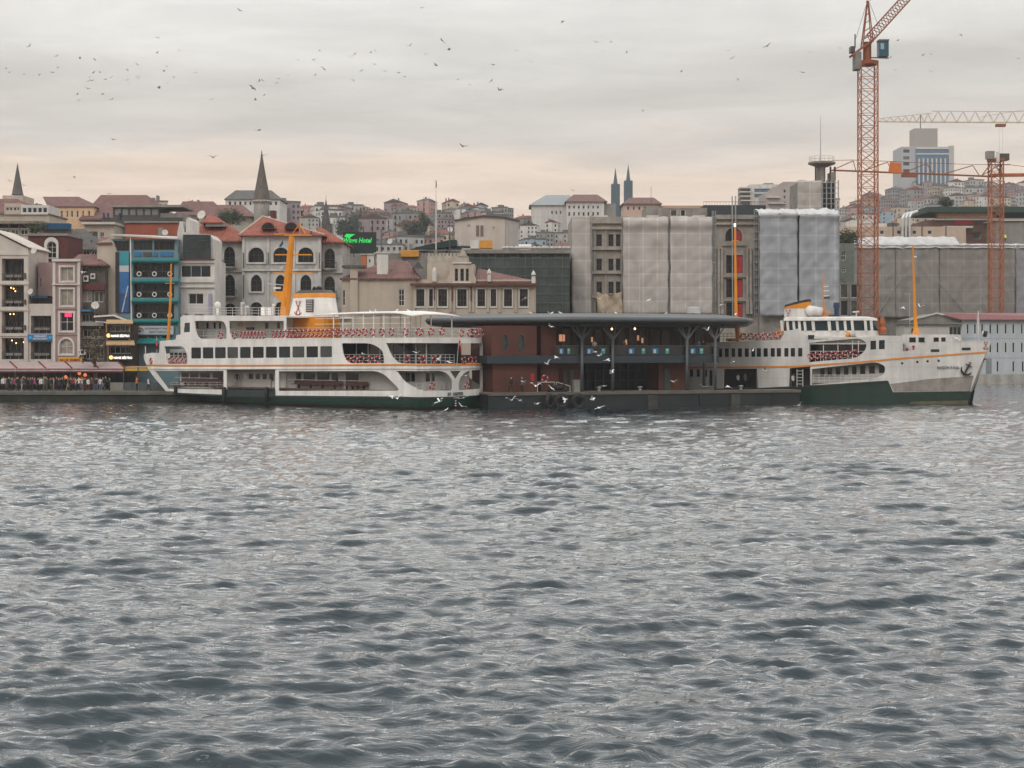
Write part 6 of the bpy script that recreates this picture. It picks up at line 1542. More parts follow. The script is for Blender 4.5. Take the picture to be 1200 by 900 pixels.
# hull as a lofted body: rows from sheer line to keel, flare at the bow
def hull2():
    xs = [q for q in np.linspace(0, stemx, 70)]
    hb = lambda x: float(np.interp(x, f2.P[:,0], f2.P[:,1]))
    sheer = lambda x: 3.55+ (0 if x < stemx-24 else 2.75*((x-(stemx-24))/24)**1.25)
    rk = 2.9                                                      # stem rake at the waterline
    rows = []
    for f, w in ((1.0,1.0),(.86,.97),(.72,.93),(.58,.89),(.46,.85),(.3,.81),(.12,.77),(-.1,.70)):
        ring = []
        for x in xs:
            t = max(0, (x-(stemx-16))/16); h = sheer(x)
            xx = x-rk*(1-f)*t**2; k = 1-(1-w)*min(1,t*1.6)
            ring.append((xx, hb(x)*k, h*f if f > 0 else -1.0))
        rows.append(ring)
    return xs, rows, sheer, hb
xs2, rows2, sheer2, hb2 = hull2()
def hull2_part(name, sel, mat, out=0.0):
    b = MB(); vs = []; fs = []
    n = len(xs2)
    for side in (1,-1):
        o = len(vs)
        for k in sel:
            for (x, y, z) in rows2[k]: vs.append((x, (y+out)*side, z))
        for a in range(len(sel)-1):
            for i in range(n-1): fs.append((o+a*n+i, o+a*n+i+1, o+(a+1)*n+i+1, o+(a+1)*n+i))
    m_ = len(sel)*n
    for a in range(len(sel)-1):
        fs.append((a*n, (a+1)*n, m_+(a+1)*n, m_+a*n)); fs.append((a*n+n-1, (a+1)*n+n-1, m_+(a+1)*n+n-1, m_+a*n+n-1))
    return b.add(vs, fs).build(name, mat, r2, smooth=False)
# the white topsides with the openings cut, in pixels; lower hull green
def topside(px): # sheer row in the photo
    return float(np.interp(px, [780,848,888,940,980,1041,1047,1137], [456,456,455.6,453.5,450.5,446.4,459.4,458.2]))
wpoly = [(800,457),(848,457),(848.5,432.5),(887,432),(888.5,455.4),(924.6,453.4),(925.4,431.6),(949.4,429.5),(950.2,453.2),(980,451),(1041,446.6),(1046.6,459.6),(1090,459),(1137.2,458.4),(1146,436),(1155.6,413),(1160.4,400),(1130,399.8),(1096,400.6),(1088,402.5),(1076,408.6),(1066,411.2),
         (1058,411.5),(1058,393.6),(1041,393.4),(1016,394.6),(980,396.4),(948,398.6),(947.4,395.2),(936,385),(921,388),(914,398.4),(870,400.2),(800,402)]
hol = [rp([(948.2,401.6),(1008,396.4,6),(1016.2,402,5),(1014,411,6),(1004,419.6,6),(948.2,424.4)]), rp([(951.5,432.4),(1028,424.2,6),(1038.4,430,5),(1036,439,6),(1022,444,6),(951.5,451)]),
       [(1020,399.4),(1026.6,399),(1026.6,409.4),(1020,409.8)],[(1030,398.8),(1036.8,398.4),(1036.8,409),(1030,409.4)]]
W2 = [(842,846.2),(849,853.8),(857,861.4),(864.6,869.4),(872.6,877.4),(880.4,885),(886.6,891.6),(894.6,899.6),(903,908),(910.2,915.2),(919,924),(926.6,931.6),(935.2,940.2)]
wy2 = lambda px: 408.4-.6*(px-842)/98
hol += [[(a,wy2(a)),(b_,wy2(a)),(b_,wy2(a)+10),(a,wy2(a)+10)] for a, b_ in W2]
hol += [[(816,433),(820,433),(820,441.4),(816,441.4)],[(808,433),(812,433),(812,441.4),(808,441.4)],[(824,433),(828.5,433),(828.5,441.4),(824,441.4)],[(831,434),(835,434),(835,452),(831,452)]]
PORT = [(1057.2,425.8),(1075,424.2),(1087,423.4),(1100,422.8)]
hol += [[(px+1.5*math.cos(a*math.pi/5), py+1.6*math.sin(a*math.pi/5)) for a in range(10)] for px, py in PORT]
hol += [rp([(1090.6,409.4,1),(1101,409.2,1),(1101,412.6,1),(1090.6,412.8,1)], 2), rp([(1127,407.4,1),(1137.6,407.2,1),(1137.6,410.6,1),(1127,410.8,1)], 2)]
f2.skin('side_wall', SHIPX, r2, wpoly, hol, 0, .1, cut=.5)
lower = [(800,456.4),(848,456.8),(888,455.6),(924,453.8),(980,450.6),(1041,446.2),(1047,459.2),(1137.6,458),(1133.4,476.5),(1060,479),(940,482),(800,482)]
f2.skin('hull', SHIPG2, r2, lower, [], .04, .16, cut=.5)
f2.skin('boot_top', M('worn_waterline_paint', C(112,104,72,.7), .7, .4, .8), r2, [(1068,470.6),(1134.8,469.2),(1133.6,477),(1060,479)], [], .02, .038, far=False, cut=1)
f2.skin('stripe', GOLD, r2, [(800,430),(930,428.6),(1000,424),(1060,418.6),(1155.4,411.8),(1154.6,413.6),(1060,420.6),(1000,426),(930,430.6),(800,432)], [], -.05, -.002, cut=1)
f2.skin('rub_rail', SHIPD, r2, [(840,455.4),(890,454.6),(980,449.8),(1040,445.8),(1040,447.4),(980,451.8),(890,457),(840,457.6)], [], -.1, -.002, cut=1)
f2.skin('doubling_plate', M('worn_hull_grey', C(168,160,152,.75), .6, .35, 1.0, streak=.4), r2, [(1043,450),(1090,444),(1141,440.4),(1136.6,458),(1048,458.8)], [], -.03, -.002, far=False, cut=1)
for a, b_ in W2: f2.skin('window', GLASS, r2, [(a-.2,wy2(a)-.2),(b_+.2,wy2(a)-.2),(b_+.2,wy2(a)+10.2),(a-.2,wy2(a)+10.2)], [], .06, .09, far=False, cut=4)
for q in ([(1019.8,399),(1026.8,398.8),(1026.8,409.6),(1019.8,410)],[(1029.8,398.4),(1037,398.2),(1037,409.2),(1029.8,409.6)]): f2.skin('window', GLASS_T, r2, q, [], .06, .09, far=False, cut=4)
for px, py in PORT: f2.skin('porthole', BLACK, r2, [(px-1.8,py-1.9),(px+1.8,py-1.9),(px+1.8,py+1.9),(px-1.8,py+1.9)], [], .07, .09, far=False, cut=4)
for px, py in ((1096,411),(1132.4,409)): f2.skin('fairlead', SHIPD, r2, [(px-5.4,py-2),(px+5.4,py-2),(px+5.4,py+2),(px-5.4,py+2)], [], .08, .095, far=False, cut=4)
X2 = lambda px, y: f2.x(px, y)
Z2 = lambda py, px, y: f2.z(py, px, y)
P2 = lambda px, py, y=0: (X2(px, y), y, Z2(py, px, y))
# decks and cabins
U2 = lambda px: f2.uv(px, 430)[0]
MB().prism(f2.outline(U2(803), U2(1042), .12), 1.5, 1.65).build('main_deck', DECKM, r2); MB().prism(f2.outline(U2(803), U2(946), .12), 4.0, 4.15).build('upper_deck', DECKM, r2); MB().prism(f2.outline(U2(946.5), U2(1040), .12), 4.5, 4.62).build('upper_deck', DECKM, r2); MB().prism(f2.outline(U2(951), U2(1041), .12), 2.1, 2.25).build('main_deck', DECKM, r2)
MB().prism(f2.outline(U2(803), U2(1056), .12), 6.75, 6.9).build('boat_deck', INW, r2); MB().prism(f2.outline(U2(1044), U2(1156), .14), 5.0, 5.15).build('foredeck', DECKM, r2)
yc2 = -3.1
MB().box(X2(845,yc2), X2(950,yc2), yc2, -yc2, 1.65, 4.0).build('main_cabin', INW, r2); MB().box(X2(950.5,yc2), X2(1040,yc2), yc2, -yc2, 2.25, 4.5).build('main_cabin', INW, r2)
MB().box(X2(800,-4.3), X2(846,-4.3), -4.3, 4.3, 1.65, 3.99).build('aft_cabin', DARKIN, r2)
for x0,x1 in ((961.5,966),(970,975),(979.5,984.5),(989,994),(998.5,1003.5),(1008,1014),(1018.5,1025),(1030,1036)):
    MB().box(X2(x0,yc2-.05), X2(x1,yc2-.05), yc2-.05, yc2-.003, Z2(441-.06*(x0-960),x0,yc2), Z2(431.5-.06*(x0-960),x0,yc2)).build('cabin_window', GLASS, r2)
MB().box(X2(850,yc2-.1), X2(886,yc2-.1), yc2-.12, yc2-.05, 1.65, 3.95).build('doorway', DARKIN, r2)  # near-black sheet painted for the shaded opening
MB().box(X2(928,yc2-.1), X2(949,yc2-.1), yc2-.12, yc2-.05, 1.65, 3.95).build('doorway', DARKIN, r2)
MB().box(X2(845,-3.2), X2(945,-3.2), -3.9, 3.9, 4.15, 6.74).build('saloon', MATS['saloon_dim'], r2)
MB().box(X2(946,-2.6), X2(1040,-2.6), -2.6, 2.6, 4.62, 6.74).build('forward_saloon', MATS['saloon_glass'], r2)
for px in (949,965,982,999,1006): MB().bar(P2(px,399,-4.3), P2(px,424.5-(px-949)*.08,-4.3), .08).build('deck_post', SHIPX, r2)
side_rail(f2, r2, 949, 1012, 411.6, 423, .15, 10, lines=3, mat=SHIPX); side_rail(f2, r2, 953, 1030, 439.5, 449, .15, 12, lines=3, mat=SHIPX)
side_rail(f2, r2, 842, 912, 391, 400.4, .2, 14)
for i, (px, py) in enumerate([(950,417.4),(957,417),(966.5,416.4),(976,415.8),(984,415.2),(993,414.6),(1002.5,413.6)]):
    u, z = f2.uv(px, py); x, y = f2.at(u, .05); lifebuoy(f2, x, y, z, 0, 'red lifebuoy on the right ferry\'s side rail, %s from the pier' % ordw(i), 'lifebuoys on the right ferry side rail')
for i, (px, py) in enumerate([(871,394.6),(879.5,394.3),(888,394),(896,393.8),(904.5,393.4),(911,392.8)]):
    u, z = f2.uv(px, py); x, y = f2.at(u, .1); lifebuoy(f2, x, y, z, 0, 'red lifebuoy on the right ferry\'s boat deck rail, %s from the pier' % ordw(i), 'lifebuoys on the right ferry boat deck')
# wheelhouse: curved front, raked windows
wz0, wz1, wz2 = 6.9, Z2(387.5,970,-2.5), Z2(376,970,-2.5)
def wh_ring(grow, z, fwd=0):
    a, c_ = X2(919,-2.6), X2(1023,-2.4); w = 2.6+grow; pts = [(a, -w), (c_-3.5, -w)]
    for i in range(9):
        t = -math.pi/2+math.pi*i/8; pts.append((c_-3.5+(3.5+fwd)*math.cos(t), w*math.sin(t)))
    return [(x, y, z) for x, y in pts+[(c_-3.5, w), (a, w)]]
MB().add(*oval_loft([wh_ring(.25, wz0, .2), wh_ring(.1, wz1, .05)])).build('wheelhouse', SHIPX, r2)
MB().add(*oval_loft([wh_ring(.06, wz1, .0), wh_ring(-.05, wz2, -.35)])).build('wheelhouse_windows', GLASS_T, r2)
MB().add(*oval_loft([wh_ring(.0, wz2, -.2), wh_ring(.22, wz2+.05, -.05), wh_ring(.12, wz2+.32, -.2), wh_ring(-.8, wz2+.5, -1.2)])).build('wheelhouse_roof', SHIPX, r2)
for px in (917,923.8,931,937.6,944,953.8,972.6,982,991.2,999.6,1015,1022): MB().bar(P2(px,388,-2.74 if px < 1005 else -2.35), P2(px-1.2,375.6,-2.6 if px < 1005 else -2.2), .3 if px not in (953.8,972.6) else .36, .1).build('mullion', SHIPX, r2)
MB().box(X2(947,-4.66), X2(953.4,-4.66), -4.68, -4.3, Z2(397.6,950,-4.6), Z2(392.6,950,-4.6)).build('recess_shade_block', BLACK, r2)  # raised black block stands in for a shaded hollow
MB().prism(f2.outline(U2(950), U2(1044), .05), Z2(396.4,990,-4.6)-.05, Z2(396.4,990,-4.6)+.12).build('bridge_wing_deck', SHIPX, r2)
MB().box(X2(936,-3.4), X2(1040,-3.4), -3.6, 3.6, 6.9, Z2(393.5,990,-3.5)).build('boat_deck_house', SHIPX, r2)
# funnel and gear
Zq = lambda py: Z2(py, 934, 0)
fca, fcb = X2(919,0), X2(949,0); fm = (fca+fcb)/2; fh = (fcb-fca)/2
MB().add(*oval_loft([ovalring(fm, fh, 1.35, 8.3), ovalring(fm+.1, fh*.95, 1.25, Zq(361.5))])).build('funnel', SHIPX, r2)
def slope_ring(k, hd, zb, sl): return [(x, y, zb+sl*(x-fm)) for x, y, _ in ovalring(fm+.1, fh*k, hd, 0)]
MB().add(*oval_loft([ovalring(fm+.1, fh*.97, 1.28, Zq(361.6)), slope_ring(.98, 1.3, Zq(357.4), .22)])).build('funnel_band', FUN, r2)
MB().add(*oval_loft([slope_ring(.96, 1.27, Zq(357.2), .22), slope_ring(.94, 1.2, Zq(354.6), .24)])).build('funnel_cap', BLACK, r2)
anchor_logo(r2, X2(923.6,-1.35), -1.38, Zq(369), 1.0)
MB().add([P2(914.5,384,-1.3), P2(921.5,376.5,-1.3), P2(918,388,-1.3), P2(905,399.6,-1.3)]+[P2(914.5,384,1.3), P2(921.5,376.5,1.3), P2(918,388,1.3), P2(905,399.6,1.3)], [(0,1,2,3),(7,6,5,4),(0,4,5,1),(1,5,6,2),(2,6,7,3),(3,7,4,0)]).build('funnel_skirt', FUN, r2)
MB().tube([P2(946,366,-.6), P2(949,364.4,-.6), P2(963.5,365.4,-.6)], [.62,.68,.5], 14).build('ventilator', SHIPX, r2, True)
MB().tube([P2(965.5,371), P2(964.6,321)], [.13,.07], 6).build('radar_mast', FUN, r2)
MB().bar(P2(960.5,370.4), P2(970,370.4), .5, .3).bar(P2(965,366), P2(973,365), .25, .2).build('mast_base', FUN, r2)
for py, w_ in ((336,4),(341,5),(347,5)): MB().bar(P2(965,py), P2(965+w_+1.4,py-.5), .14, .12).build('radar_scanner', WFRAME, r2)
MB().bar(P2(966,349), P2(972.4,348.6), .3, .24).build('lantern', DFRAME, r2)
MB().tube([P2(980.4,371,-.5), P2(980.4,360,-.5)], .28, 10).tube([P2(980.4,360.4,-.5), P2(980.4,354.6,-.5)], [.42,.34], 10).build('blue_ventilator', M('navy_paint', C(24,52,84,.8), .5, .1), r2)
MB().tube([P2(1003.4,372,-.5), P2(1003.4,366.6,-.5)], .05, 6).bar(P2(999.4,365.6,-.5), P2(1006.6,365,-.5), .2, .16).build('radar_scanner', WFRAME, r2)
MB().lathe([(.25,0),(.34,.25),(.2,.6)], X2(994,-3.6), -3.6, 10, Z2(395.4,994,-3.6)).build('searchlight', FUN, r2); MB().tube([P2(997.5,392.6,-3.9), P2(1002,391,-3.9)], .3, 10).build('searchlight', RAILM, r2)
# masts: stern mast behind the pier roof, foremast
MB().tube([P2(866,400), P2(862.6,372), P2(861.2,264)], [.42,.22,.1], 8).build('aft_mast', FUN, r2); MB().box(X2(853,0), X2(868,0), -.7, .7, Z2(400,860,0), Z2(396.6,860,0)).build('mast_base', FUN, r2)
MB().tube([P2(861.2,265.6), P2(861.2,262)], .12, 6).build('lantern', M('mast_light', (1,.85,.7,1), .5, 0, 1, emit=2.0), r2)
MB().bar(P2(857.5,282), P2(866,282), .1).build('crosstree', FUN, r2)
MB().tube([P2(1073.6,392), P2(1073.2,384), P2(1072,360), P2(1069.6,287)], [.5,.24,.17,.08], 8).build('foremast', FUN, r2); MB().tube([P2(1071.4,301), P2(1074,301)], .12, 6).build('lantern', WFRAME, r2)
# forward house and foredeck gear
MB().box(X2(1057,-2.0), X2(1117,-2.0), -2.0, 2.0, 5.15, Z2(392,1080,-2)).build('forward_house', SHIPX, r2)
for x0,x1 in ((1065.6,1073),(1076.4,1083.4),(1094,1100),(1103,1108)): MB().box(X2(x0,-2.05), X2(x1,-2.05), -2.05, -2.003, Z2(401,x0,-2), Z2(395.4,x0,-2)).build('window', GLASS, r2)
for px, py in ((1063,409),(1070.5,406)): MB().tube([P2(px,413,-2.6), P2(px,py,-2.6)], .1, 6).bar(P2(px-1.5,py,-2.6), P2(px+1.5,py,-2.6), .2).build('fire_hydrant', RBR, r2)
MB().lathe([(.45,0),(.5,.5),(.3,.8),(.36,1.2),(.2,1.9)], X2(1034,0), 0, 10, Z2(391,1034,0)).build('deck_ventilator', ORA, r2)
MB().tube([P2(1147,399,0), P2(1146.4,364.6,0)], .05, 6).build('jack_staff', WFRAME, r2)
o = MB().add([P2(1146.2,366,0), P2(1144.6,374,.1), P2(1145.4,392,0), P2(1147.4,392,0), P2(1147.6,374,-.1)], [(0,1,2,3,4)]).build('pennant', M('pale_pennant', C(206,190,196,.85), .7, .1), r2); o.modifiers.new('thickness','SOLIDIFY').thickness = .02
MB().tube([P2(1153,391,-.2), P2(1156.5,391.6,-.2)], .36, 10).build('bow_lamp', BLACK, r2); MB().tube([P2(1151.4,391.2,-.2), P2(1153,391.2,-.2)], .34, 10).build('bow_lamp_rim', SHIPX, r2)
# name, anchor, emblem on the bow
def on_side(px, py, off=-.1): u, z = f2.uv(px, py); x, y = f2.at(u, off); x2, y2 = f2.at(u+.4, off); return x, y, z, math.atan2(y2-y, x2-x)
x, y, z, a = on_side(1112.5, 430.6); flat_text(r2, 'BEŞİKTAŞ-1', x, y, z, 2.7, .42, a, ltr).location = (x, y, z)
x, y, z, a = on_side(1132, 433.4, -.22); an = MB()
an.bar((0,0,-.5),(0,0,.75),.16); an.tube([(-.62,0,0),(-.5,0,-.35),(0,0,-.58),(.5,0,-.35),(.62,0,0)], [.05,.12,.15,.12,.05], 6); an.bar((-.4,0,.55),(.4,0,.55),.1); an.tube([(.12*math.cos(q*.785),0,.86+.12*math.sin(q*.785)) for q in range(8)], .04, 4, True)
an.build('anchor', BLACK, r2, False, (x,y,z), (0,R(28),a))
x, y, z, a = on_side(1155, 405, -.05); anchor_logo(r2, x, y, z, .7, a)
# boarding ladder, white crew gate by the second opening
ld = MB()
for s_ in (-.35,.35): ld.bar((s_,0,0),(s_,0,2.0),.07)
for i in range(5): ld.bar((-.35,0,.3+i*.38),(.35,0,.3+i*.38),.06)
x, y, z, a = on_side(938, 453); ld.build('boarding_ladder', SHIPX, r2, False, (x,y-.1,z), (0,0,a))

MB().tube([P2(1137.6,459), P2(1146.4,437), P2(1155.8,414), P2(1160.8,399.6)], [.14,.14,.13,.12], 6).build('stem_bar', SHIPX, r2); MB().tube([P2(1133.2,478), P2(1137.4,459)], .15, 6).build('stem_bar', SHIPG2, r2)
# ------------------------------------------------------------------ ferry terminal on its pontoon
pa = (PX(571,171.2), 171.2); pb = (PX(937,184), 184)
pt_ = Fr(pa[0], pa[1], math.atan2(pb[1]-pa[1], pb[0]-pa[0]), 0.0); PL = math.hypot(pb[0]-pa[0], pb[1]-pa[1])
PTM = M('pontoon_dark_steel', (.012,.018,.018), .6, .4, .6, streak=.4); PTD = M('pontoon_deck', C(140,132,124,.7), .85, .25, .6)
BRK = M('red_brown_cladding', C(110,62,50,.62), .75, .2, .5, streak=.2); GRN = M('slate_blue_steel', C(54,66,74,.6), .5, .15, .8); ROOFM = M('zinc_roof', C(84,90,92,.6), .45, .15, .5, metal=.2)
RIM = M('roof_rim_metal', C(92,97,99,.6), .4, .15, .6); COLM = M('column_grey_steel', C(98,106,108,.65), .45, .12, 1)
pon = thing('pontoon', 'long dark floating pontoon with tyre fenders between the two ferries', 'pontoon', pt_.loc(), pt_.phi)
xk = pt_.x(800); MB().prism([(.15,0),(PL,0),(PL,2.6),(xk,2.6),(xk,15),(.15,15)], -.8, 1.42).build('hull', PTM, pon); MB().prism([(.05,-.12),(PL+.1,-.12),(PL+.1,2.7),(xk+.1,2.7),(xk+.1,15.1),(.05,15.1)], 1.42, 1.6).build('deck', PTD, pon)
MB().box(.05, PL+.1, -.16, -.121, 1.3, 1.62).build('edge_strip', M('edge_concrete', C(126,118,108,.6), .8, .3, .8), pon)
for px in (764,861): 
    x = pt_.x(px); MB().box(x-.55, x+.55, -.3, -.005, -.5, 1.19).build('fender_block', M('weathered_fender', C(96,94,86,.55), .9, .4, 1.2, streak=.4), pon)
for px in (820,905): x = pt_.x(px); MB().box(x-.07, x+.07, -.14, -.005, -.5, 1.19).build('rib', PTM, pon)
tm_ = MB(); tm_.tube([(.62*math.cos(2*math.pi*i/20),0,.62*math.sin(2*math.pi*i/20)) for i in range(20)], .27, 8, True); TYM = tm_.mesh('tyre', BLACK); TYM.polygons.foreach_set('use_smooth', [True]*len(TYM.polygons))
for i, px in enumerate((642.5,656,676)):
    x = pt_.x(px); X, Y = pt_.W(x, -.45); o = put('tyre_fender', TYM, None, (X, Y, .62), (R(4*i),0,pt_.phi+(R(35) if i == 0 else R(-6)))); o.scale = (1 if i else .95, 1, 1)
    tag(o, 'large black tyre fender hung on the pontoon, %s from the left ferry' % ORD[i], 'tyre', 'tyre fenders on the pontoon')
bo = MB().lathe([(.2,0),(.16,.2),(.16,.35),(.28,.42),(.26,.52),(.05,.56)], 0, 0, 12)
for i, px in enumerate((750,690+12,868)):
    X, Y = pt_.W(pt_.x(px,.6), .6); o = bo.build('mooring_bollard', STEEL, None, True, (X, Y, 1.6)) if i == 0 else put('mooring_bollard', o.data, None, (X, Y, 1.6))
    tag(o, 'small steel mooring bollard at the pontoon edge, ' + ['near its middle','close to the tyres','toward the right ferry'][i], 'bollard', 'bollards on the pontoon')
T = thing('ferry_terminal', 'two storey ferry terminal with broad dark roof, branching columns and red brown cladding', 'terminal', pt_.loc(), pt_.phi)
tx = lambda px, y: pt_.x(px, y)
tz = lambda py, px, y: pt_.z(py, px, y)
DZ = 1.62
zb0, zb1 = tz(425.5,700,1.0), tz(416.5,700,1.0); zr0 = tz(382,700,1.0)
# upper floor slab
MB().box(tx(571,1.0), tx(842.5,1.0), 1.0, 15, zb0, zb1).build('floor_slab', GRN, T)
# cladding blocks, ground and upper
def clad(px0, px1, y, z0, z1, ovals=()):
    x0, x1 = tx(px0,y), tx(px1,y)
    h = [shape('o', tx(c-4,y), tx(c+4,y), tz(411.5,c,y), tz(391,c,y)) for c in ovals]
    MB().panel(rect(x0,x1,z0,z1), h, y, y+7, y+.3).build('cladding_block', BRK, T)
    for q in h:
        w = MB().panel([(a,b) for a,b in q], [inset(q,.12)], y-.08, y+.22).build('oval_window', DFRAME, T); MB().slab(inset(q,.06), y+.22, y+.25).build('pane', M('oval_glass', C(92,104,106,.6), .12, .3, 1), w)
    n = 3
    for i in range(1, n): xx = x0+(x1-x0)*i/n; MB().box(xx-.012, xx+.012, y-.012, y-.002, z0, z1).build('panel_joint', DFRAME, T)
clad(576, 629, 1.6, zb1+.002, zr0, (592,611)); clad(577.5, 629, 1.6, DZ, zb0-.002)
clad(634, 652, 2.4, zb1+.002, zr0); clad(634, 655, 2.4, DZ, zb0-.002)
MB().box(tx(655.5,3.2), tx(682,3.2), 3.2, 9, DZ, zb0-.002).build('entrance_wall', BRK, T)
MB().box(tx(655,4.2), tx(772,4.2), 6.5, 6.7, DZ, zb0-.002).build('waiting_room_wall', DARKIN, T)  # shade under the roof is put into its near-black colour
for i in range(9):
    xx = tx(688+i*9.6, 6.3); MB().box(xx-.06, xx+.06, 6.3, 6.49, DZ, zb0-.002).build('glazing_post', GRN, T)
for hh in (DZ+1.0, DZ+2.1): MB().box(tx(684,6.3), tx(770,6.3), 6.32, 6.48, hh, hh+.08).build('glazing_rail', GRN, T)
MB().box(tx(773,3), tx(806,3), 3.2, 12, DZ, zb0-.002).build('ticket_office', BRK, T)
for px in (660,668): MB().box(tx(px,3.1), tx(px+4,3.1), 3.08, 3.19, DZ, DZ+2.3).build('door', M('green_grey_door', C(64,80,76,.7), .5, .15), T)
MB().box(tx(779,3), tx(786,3), 3.1, 3.19, DZ, DZ+2.4).build('door', MATS['green_grey_door'], T)
# upper storey: set back glazed cafe with brown piers
yv = 5.2; MB().box(tx(654,yv), tx(830,yv), yv+.4, 13, zb1+.002, zr0).build('cafe_wall', M('cafe_brown_wall', C(84,50,42,.5), .7, .25, .6), T)  # brown darkened, the roof's shade is put into the wall colour
for i in range(13):
    x0 = tx(660+i*13, yv); x1 = tx(660+i*13+9.6, yv); w = MB().panel(rect(x0,x1,zb1+.5,zr0-.35), [rect(x0+.06,x1-.06,zb1+.56,zr0-.41)], yv+.3, yv+.38).build('cafe_window', DFRAME, T)
    MB().box(x0+.04, x1-.04, yv+.34, yv+.37, zb1+.54, zr0-.4).build('pane', GLASS, w)
# glass balustrade in panes with stickers
bal = M('balustrade_glass', C(52,62,64,.5), .15, .2, .5); ST1 = M('sticker_blue', C(40,120,170,.85), .5, .3, 3); ST2 = M('sticker_teal', C(70,170,160,.85), .5, .25, 3); STW = M('sticker_white', C(200,214,220,.85), .5, .2, 3)
p_ = 651.0
while p_ < 842:
    q = min(p_+12, 843); MB().box(tx(p_+.25,1.1), tx(q-.25,1.1), 1.1, 1.13, zb1+.05, zb1+.98).build('balustrade_pane', bal, T); p_ += 12
MB().tube([(tx(650,1.1),1.12,zb1+1.05),(tx(843,1.1),1.12,zb1+1.05)], .035, 6).build('handrail', M('warm_handrail', C(140,120,110,.7), .5, .1), T)
for c, w, m in ((658,5,0),(666.5,3,1),(691,7,0),(707,4.4,1),(740,7,0),(754,4,1),(768,7,0),(782,4,1),(812,6,0),(822,4,1)):
    s1 = MB().box(tx(c-w/2,1.08), tx(c+w/2,1.08), 1.07, 1.097, zb1+.18, zb1+.78).build('sticker', [ST1,ST2][m], T)
    MB().box(tx(c-w*.3,1.06), tx(c+w*(.1 if m == 0 else .3),1.06), 1.05, 1.068, zb1+(.24 if m == 0 else .5), zb1+.66).build('sticker_print', STW, s1)
MB().box(tx(577,14), tx(842,14), 13.6, 13.9, DZ, zr0).build('back_wall', BRK, T)  # added to close the back and keep daylight out of the interior
# branching columns
def column(px, y, spread=1.5):
    x = tx(px, y); zt = tz(397, px, y); c = MB().tube([(x,y,DZ),(x,y,zt)], .17, 10).build('column', COLM, T, True)
    for dx in (-spread, -.45*spread, .45*spread, spread):
        MB().tube([(x,y,zt-.15),(x+dx,y+(.4 if abs(dx) < spread else 0),zr0+.3)], [.12,.08], 7).build('branch', COLM, T)
for px in (682,718,805,838): column(px, .75)
for px in (700,770,825): column(px, 9)
# the roof: plan with its near corner at column 675; left edge swings away behind the left ferry
def w2l(px, Y):
    X = PX(px, Y); dx, dy = X-pt_.X, Y-pt_.Y; return dx*pt_.c+dy*pt_.s, -dx*pt_.s+dy*pt_.c
A = w2l(673, 172.5); Bc = w2l(876, 182); tip = w2l(884, 186); Bk = w2l(880, 201); Lf = w2l(498, 181.5); Lb = w2l(500, 196)
plan = [Lf, A, Bc, tip, Bk, Lb]
def offs(pl, d):
    c = Vector((sum(p[0] for p in pl)/len(pl), sum(p[1] for p in pl)/len(pl))); return [tuple(Vector(p)+(c-Vector(p)).normalized()*d) for p in pl]
zt0 = tz(381, 700, .5); lv_ = [(1.9,zt0),(.7,zt0+.12),(.15,zt0+.34),(0,zt0+.58),(.2,zt0+.84),(.8,zt0+.95),(3.2,zt0+1.28),(9.0,zt0+1.4)]
def roof_loft(sel):
    rings = [[(x, y, z) for x, y in offs(plan, d)] for d, z in sel]; n = len(plan); vs = [p for r_ in rings for p in r_]; fs = []
    for k in range(len(rings)-1):
        for i in range(n): fs.append((k*n+i, k*n+(i+1)%n, (k+1)*n+(i+1)%n, (k+1)*n+i))
    fs += [tuple(range(n-1,-1,-1)), tuple((len(rings)-1)*n+i for i in range(n))]
    return vs, fs
MB().add(*roof_loft(lv_[:6])).build('roof_rim', RIM, T, True); MB().add(*roof_loft([(.85,zt0+.951)]+lv_[6:])).build('roof', ROOFM, T)
MB().add(*roof_loft([(2.0,zt0-.1),(2.0,zt0-.001)])).build('soffit', DFRAME, T)
for (px, py, y) in ((717,385.5,3.5),(744,385.2,3.5)): MB().lathe([(.03,-.13),(.14,0),(.03,.13)], tx(px,y), y, 8, tz(py,px,y)).build('lamp', LAMP, T)
MB().box(tx(655.5,5.5), tx(662,5.5), 5.5, 5.58, tz(400,658,5.5), tz(392,658,5.5)).build('lit_menu_board', M('menu_glow', (1.0,.45,.25,1), .5, .3, 3, emit=.5), T)
for px, py in ((693,398),(733,401),(752,399),(747,396)): MB().box(tx(px,5.4), tx(px+2,5.4), 5.42, 5.5, tz(py+3,px,5.4), tz(py-3,px,5.4)).build('cafe_light', M('cafe_glow', (1.0,.5,.25,1), .5, .3, 3, emit=.35), T)
# guard rails, notices and ring at the boarding gate
gr = MB()
for a, c_ in ((630,650),(652,668)):
    x0, x1 = tx(a,.9), tx(c_,.9)
    gr.tube([(x0,.9,DZ),(x0,.9,DZ+1.05),(x1,.9,DZ+(1.05 if a < 650 else .6)),(x1,.9,DZ)], .035, 5)
gr.build('guard_rail', WFRAME, T)
MB().box(tx(622,1.5), tx(626,1.5), 1.53, 1.59, tz(446.5,624,1.5), tz(438,624,1.5)).build('notice', M('red_notice', C(170,40,44,.8), .6, .1), T)
lifebuoy(pt_, tx(638.5,1.4), 1.4, tz(443.5,638,1.4), 0, 'red and white lifebuoy hung beside the terminal gate', None)
bx = thing('utility_cabinet', 'grey utility cabinet on the pontoon beside the first branching column', 'cabinet', (*pt_.W(tx(676,1.2),1.2), 1.6), pt_.phi)
MB().box(-.45, .45, -.3, .3, 0, 1.25).build('body', GREYW, bx); MB().box(-.47, .47, -.32, .32, 1.251, 1.3).build('lid', GREYW, bx); MB().box(.28, .33, -.34, -.301, .6, .75).build('handle', BLACK, bx)
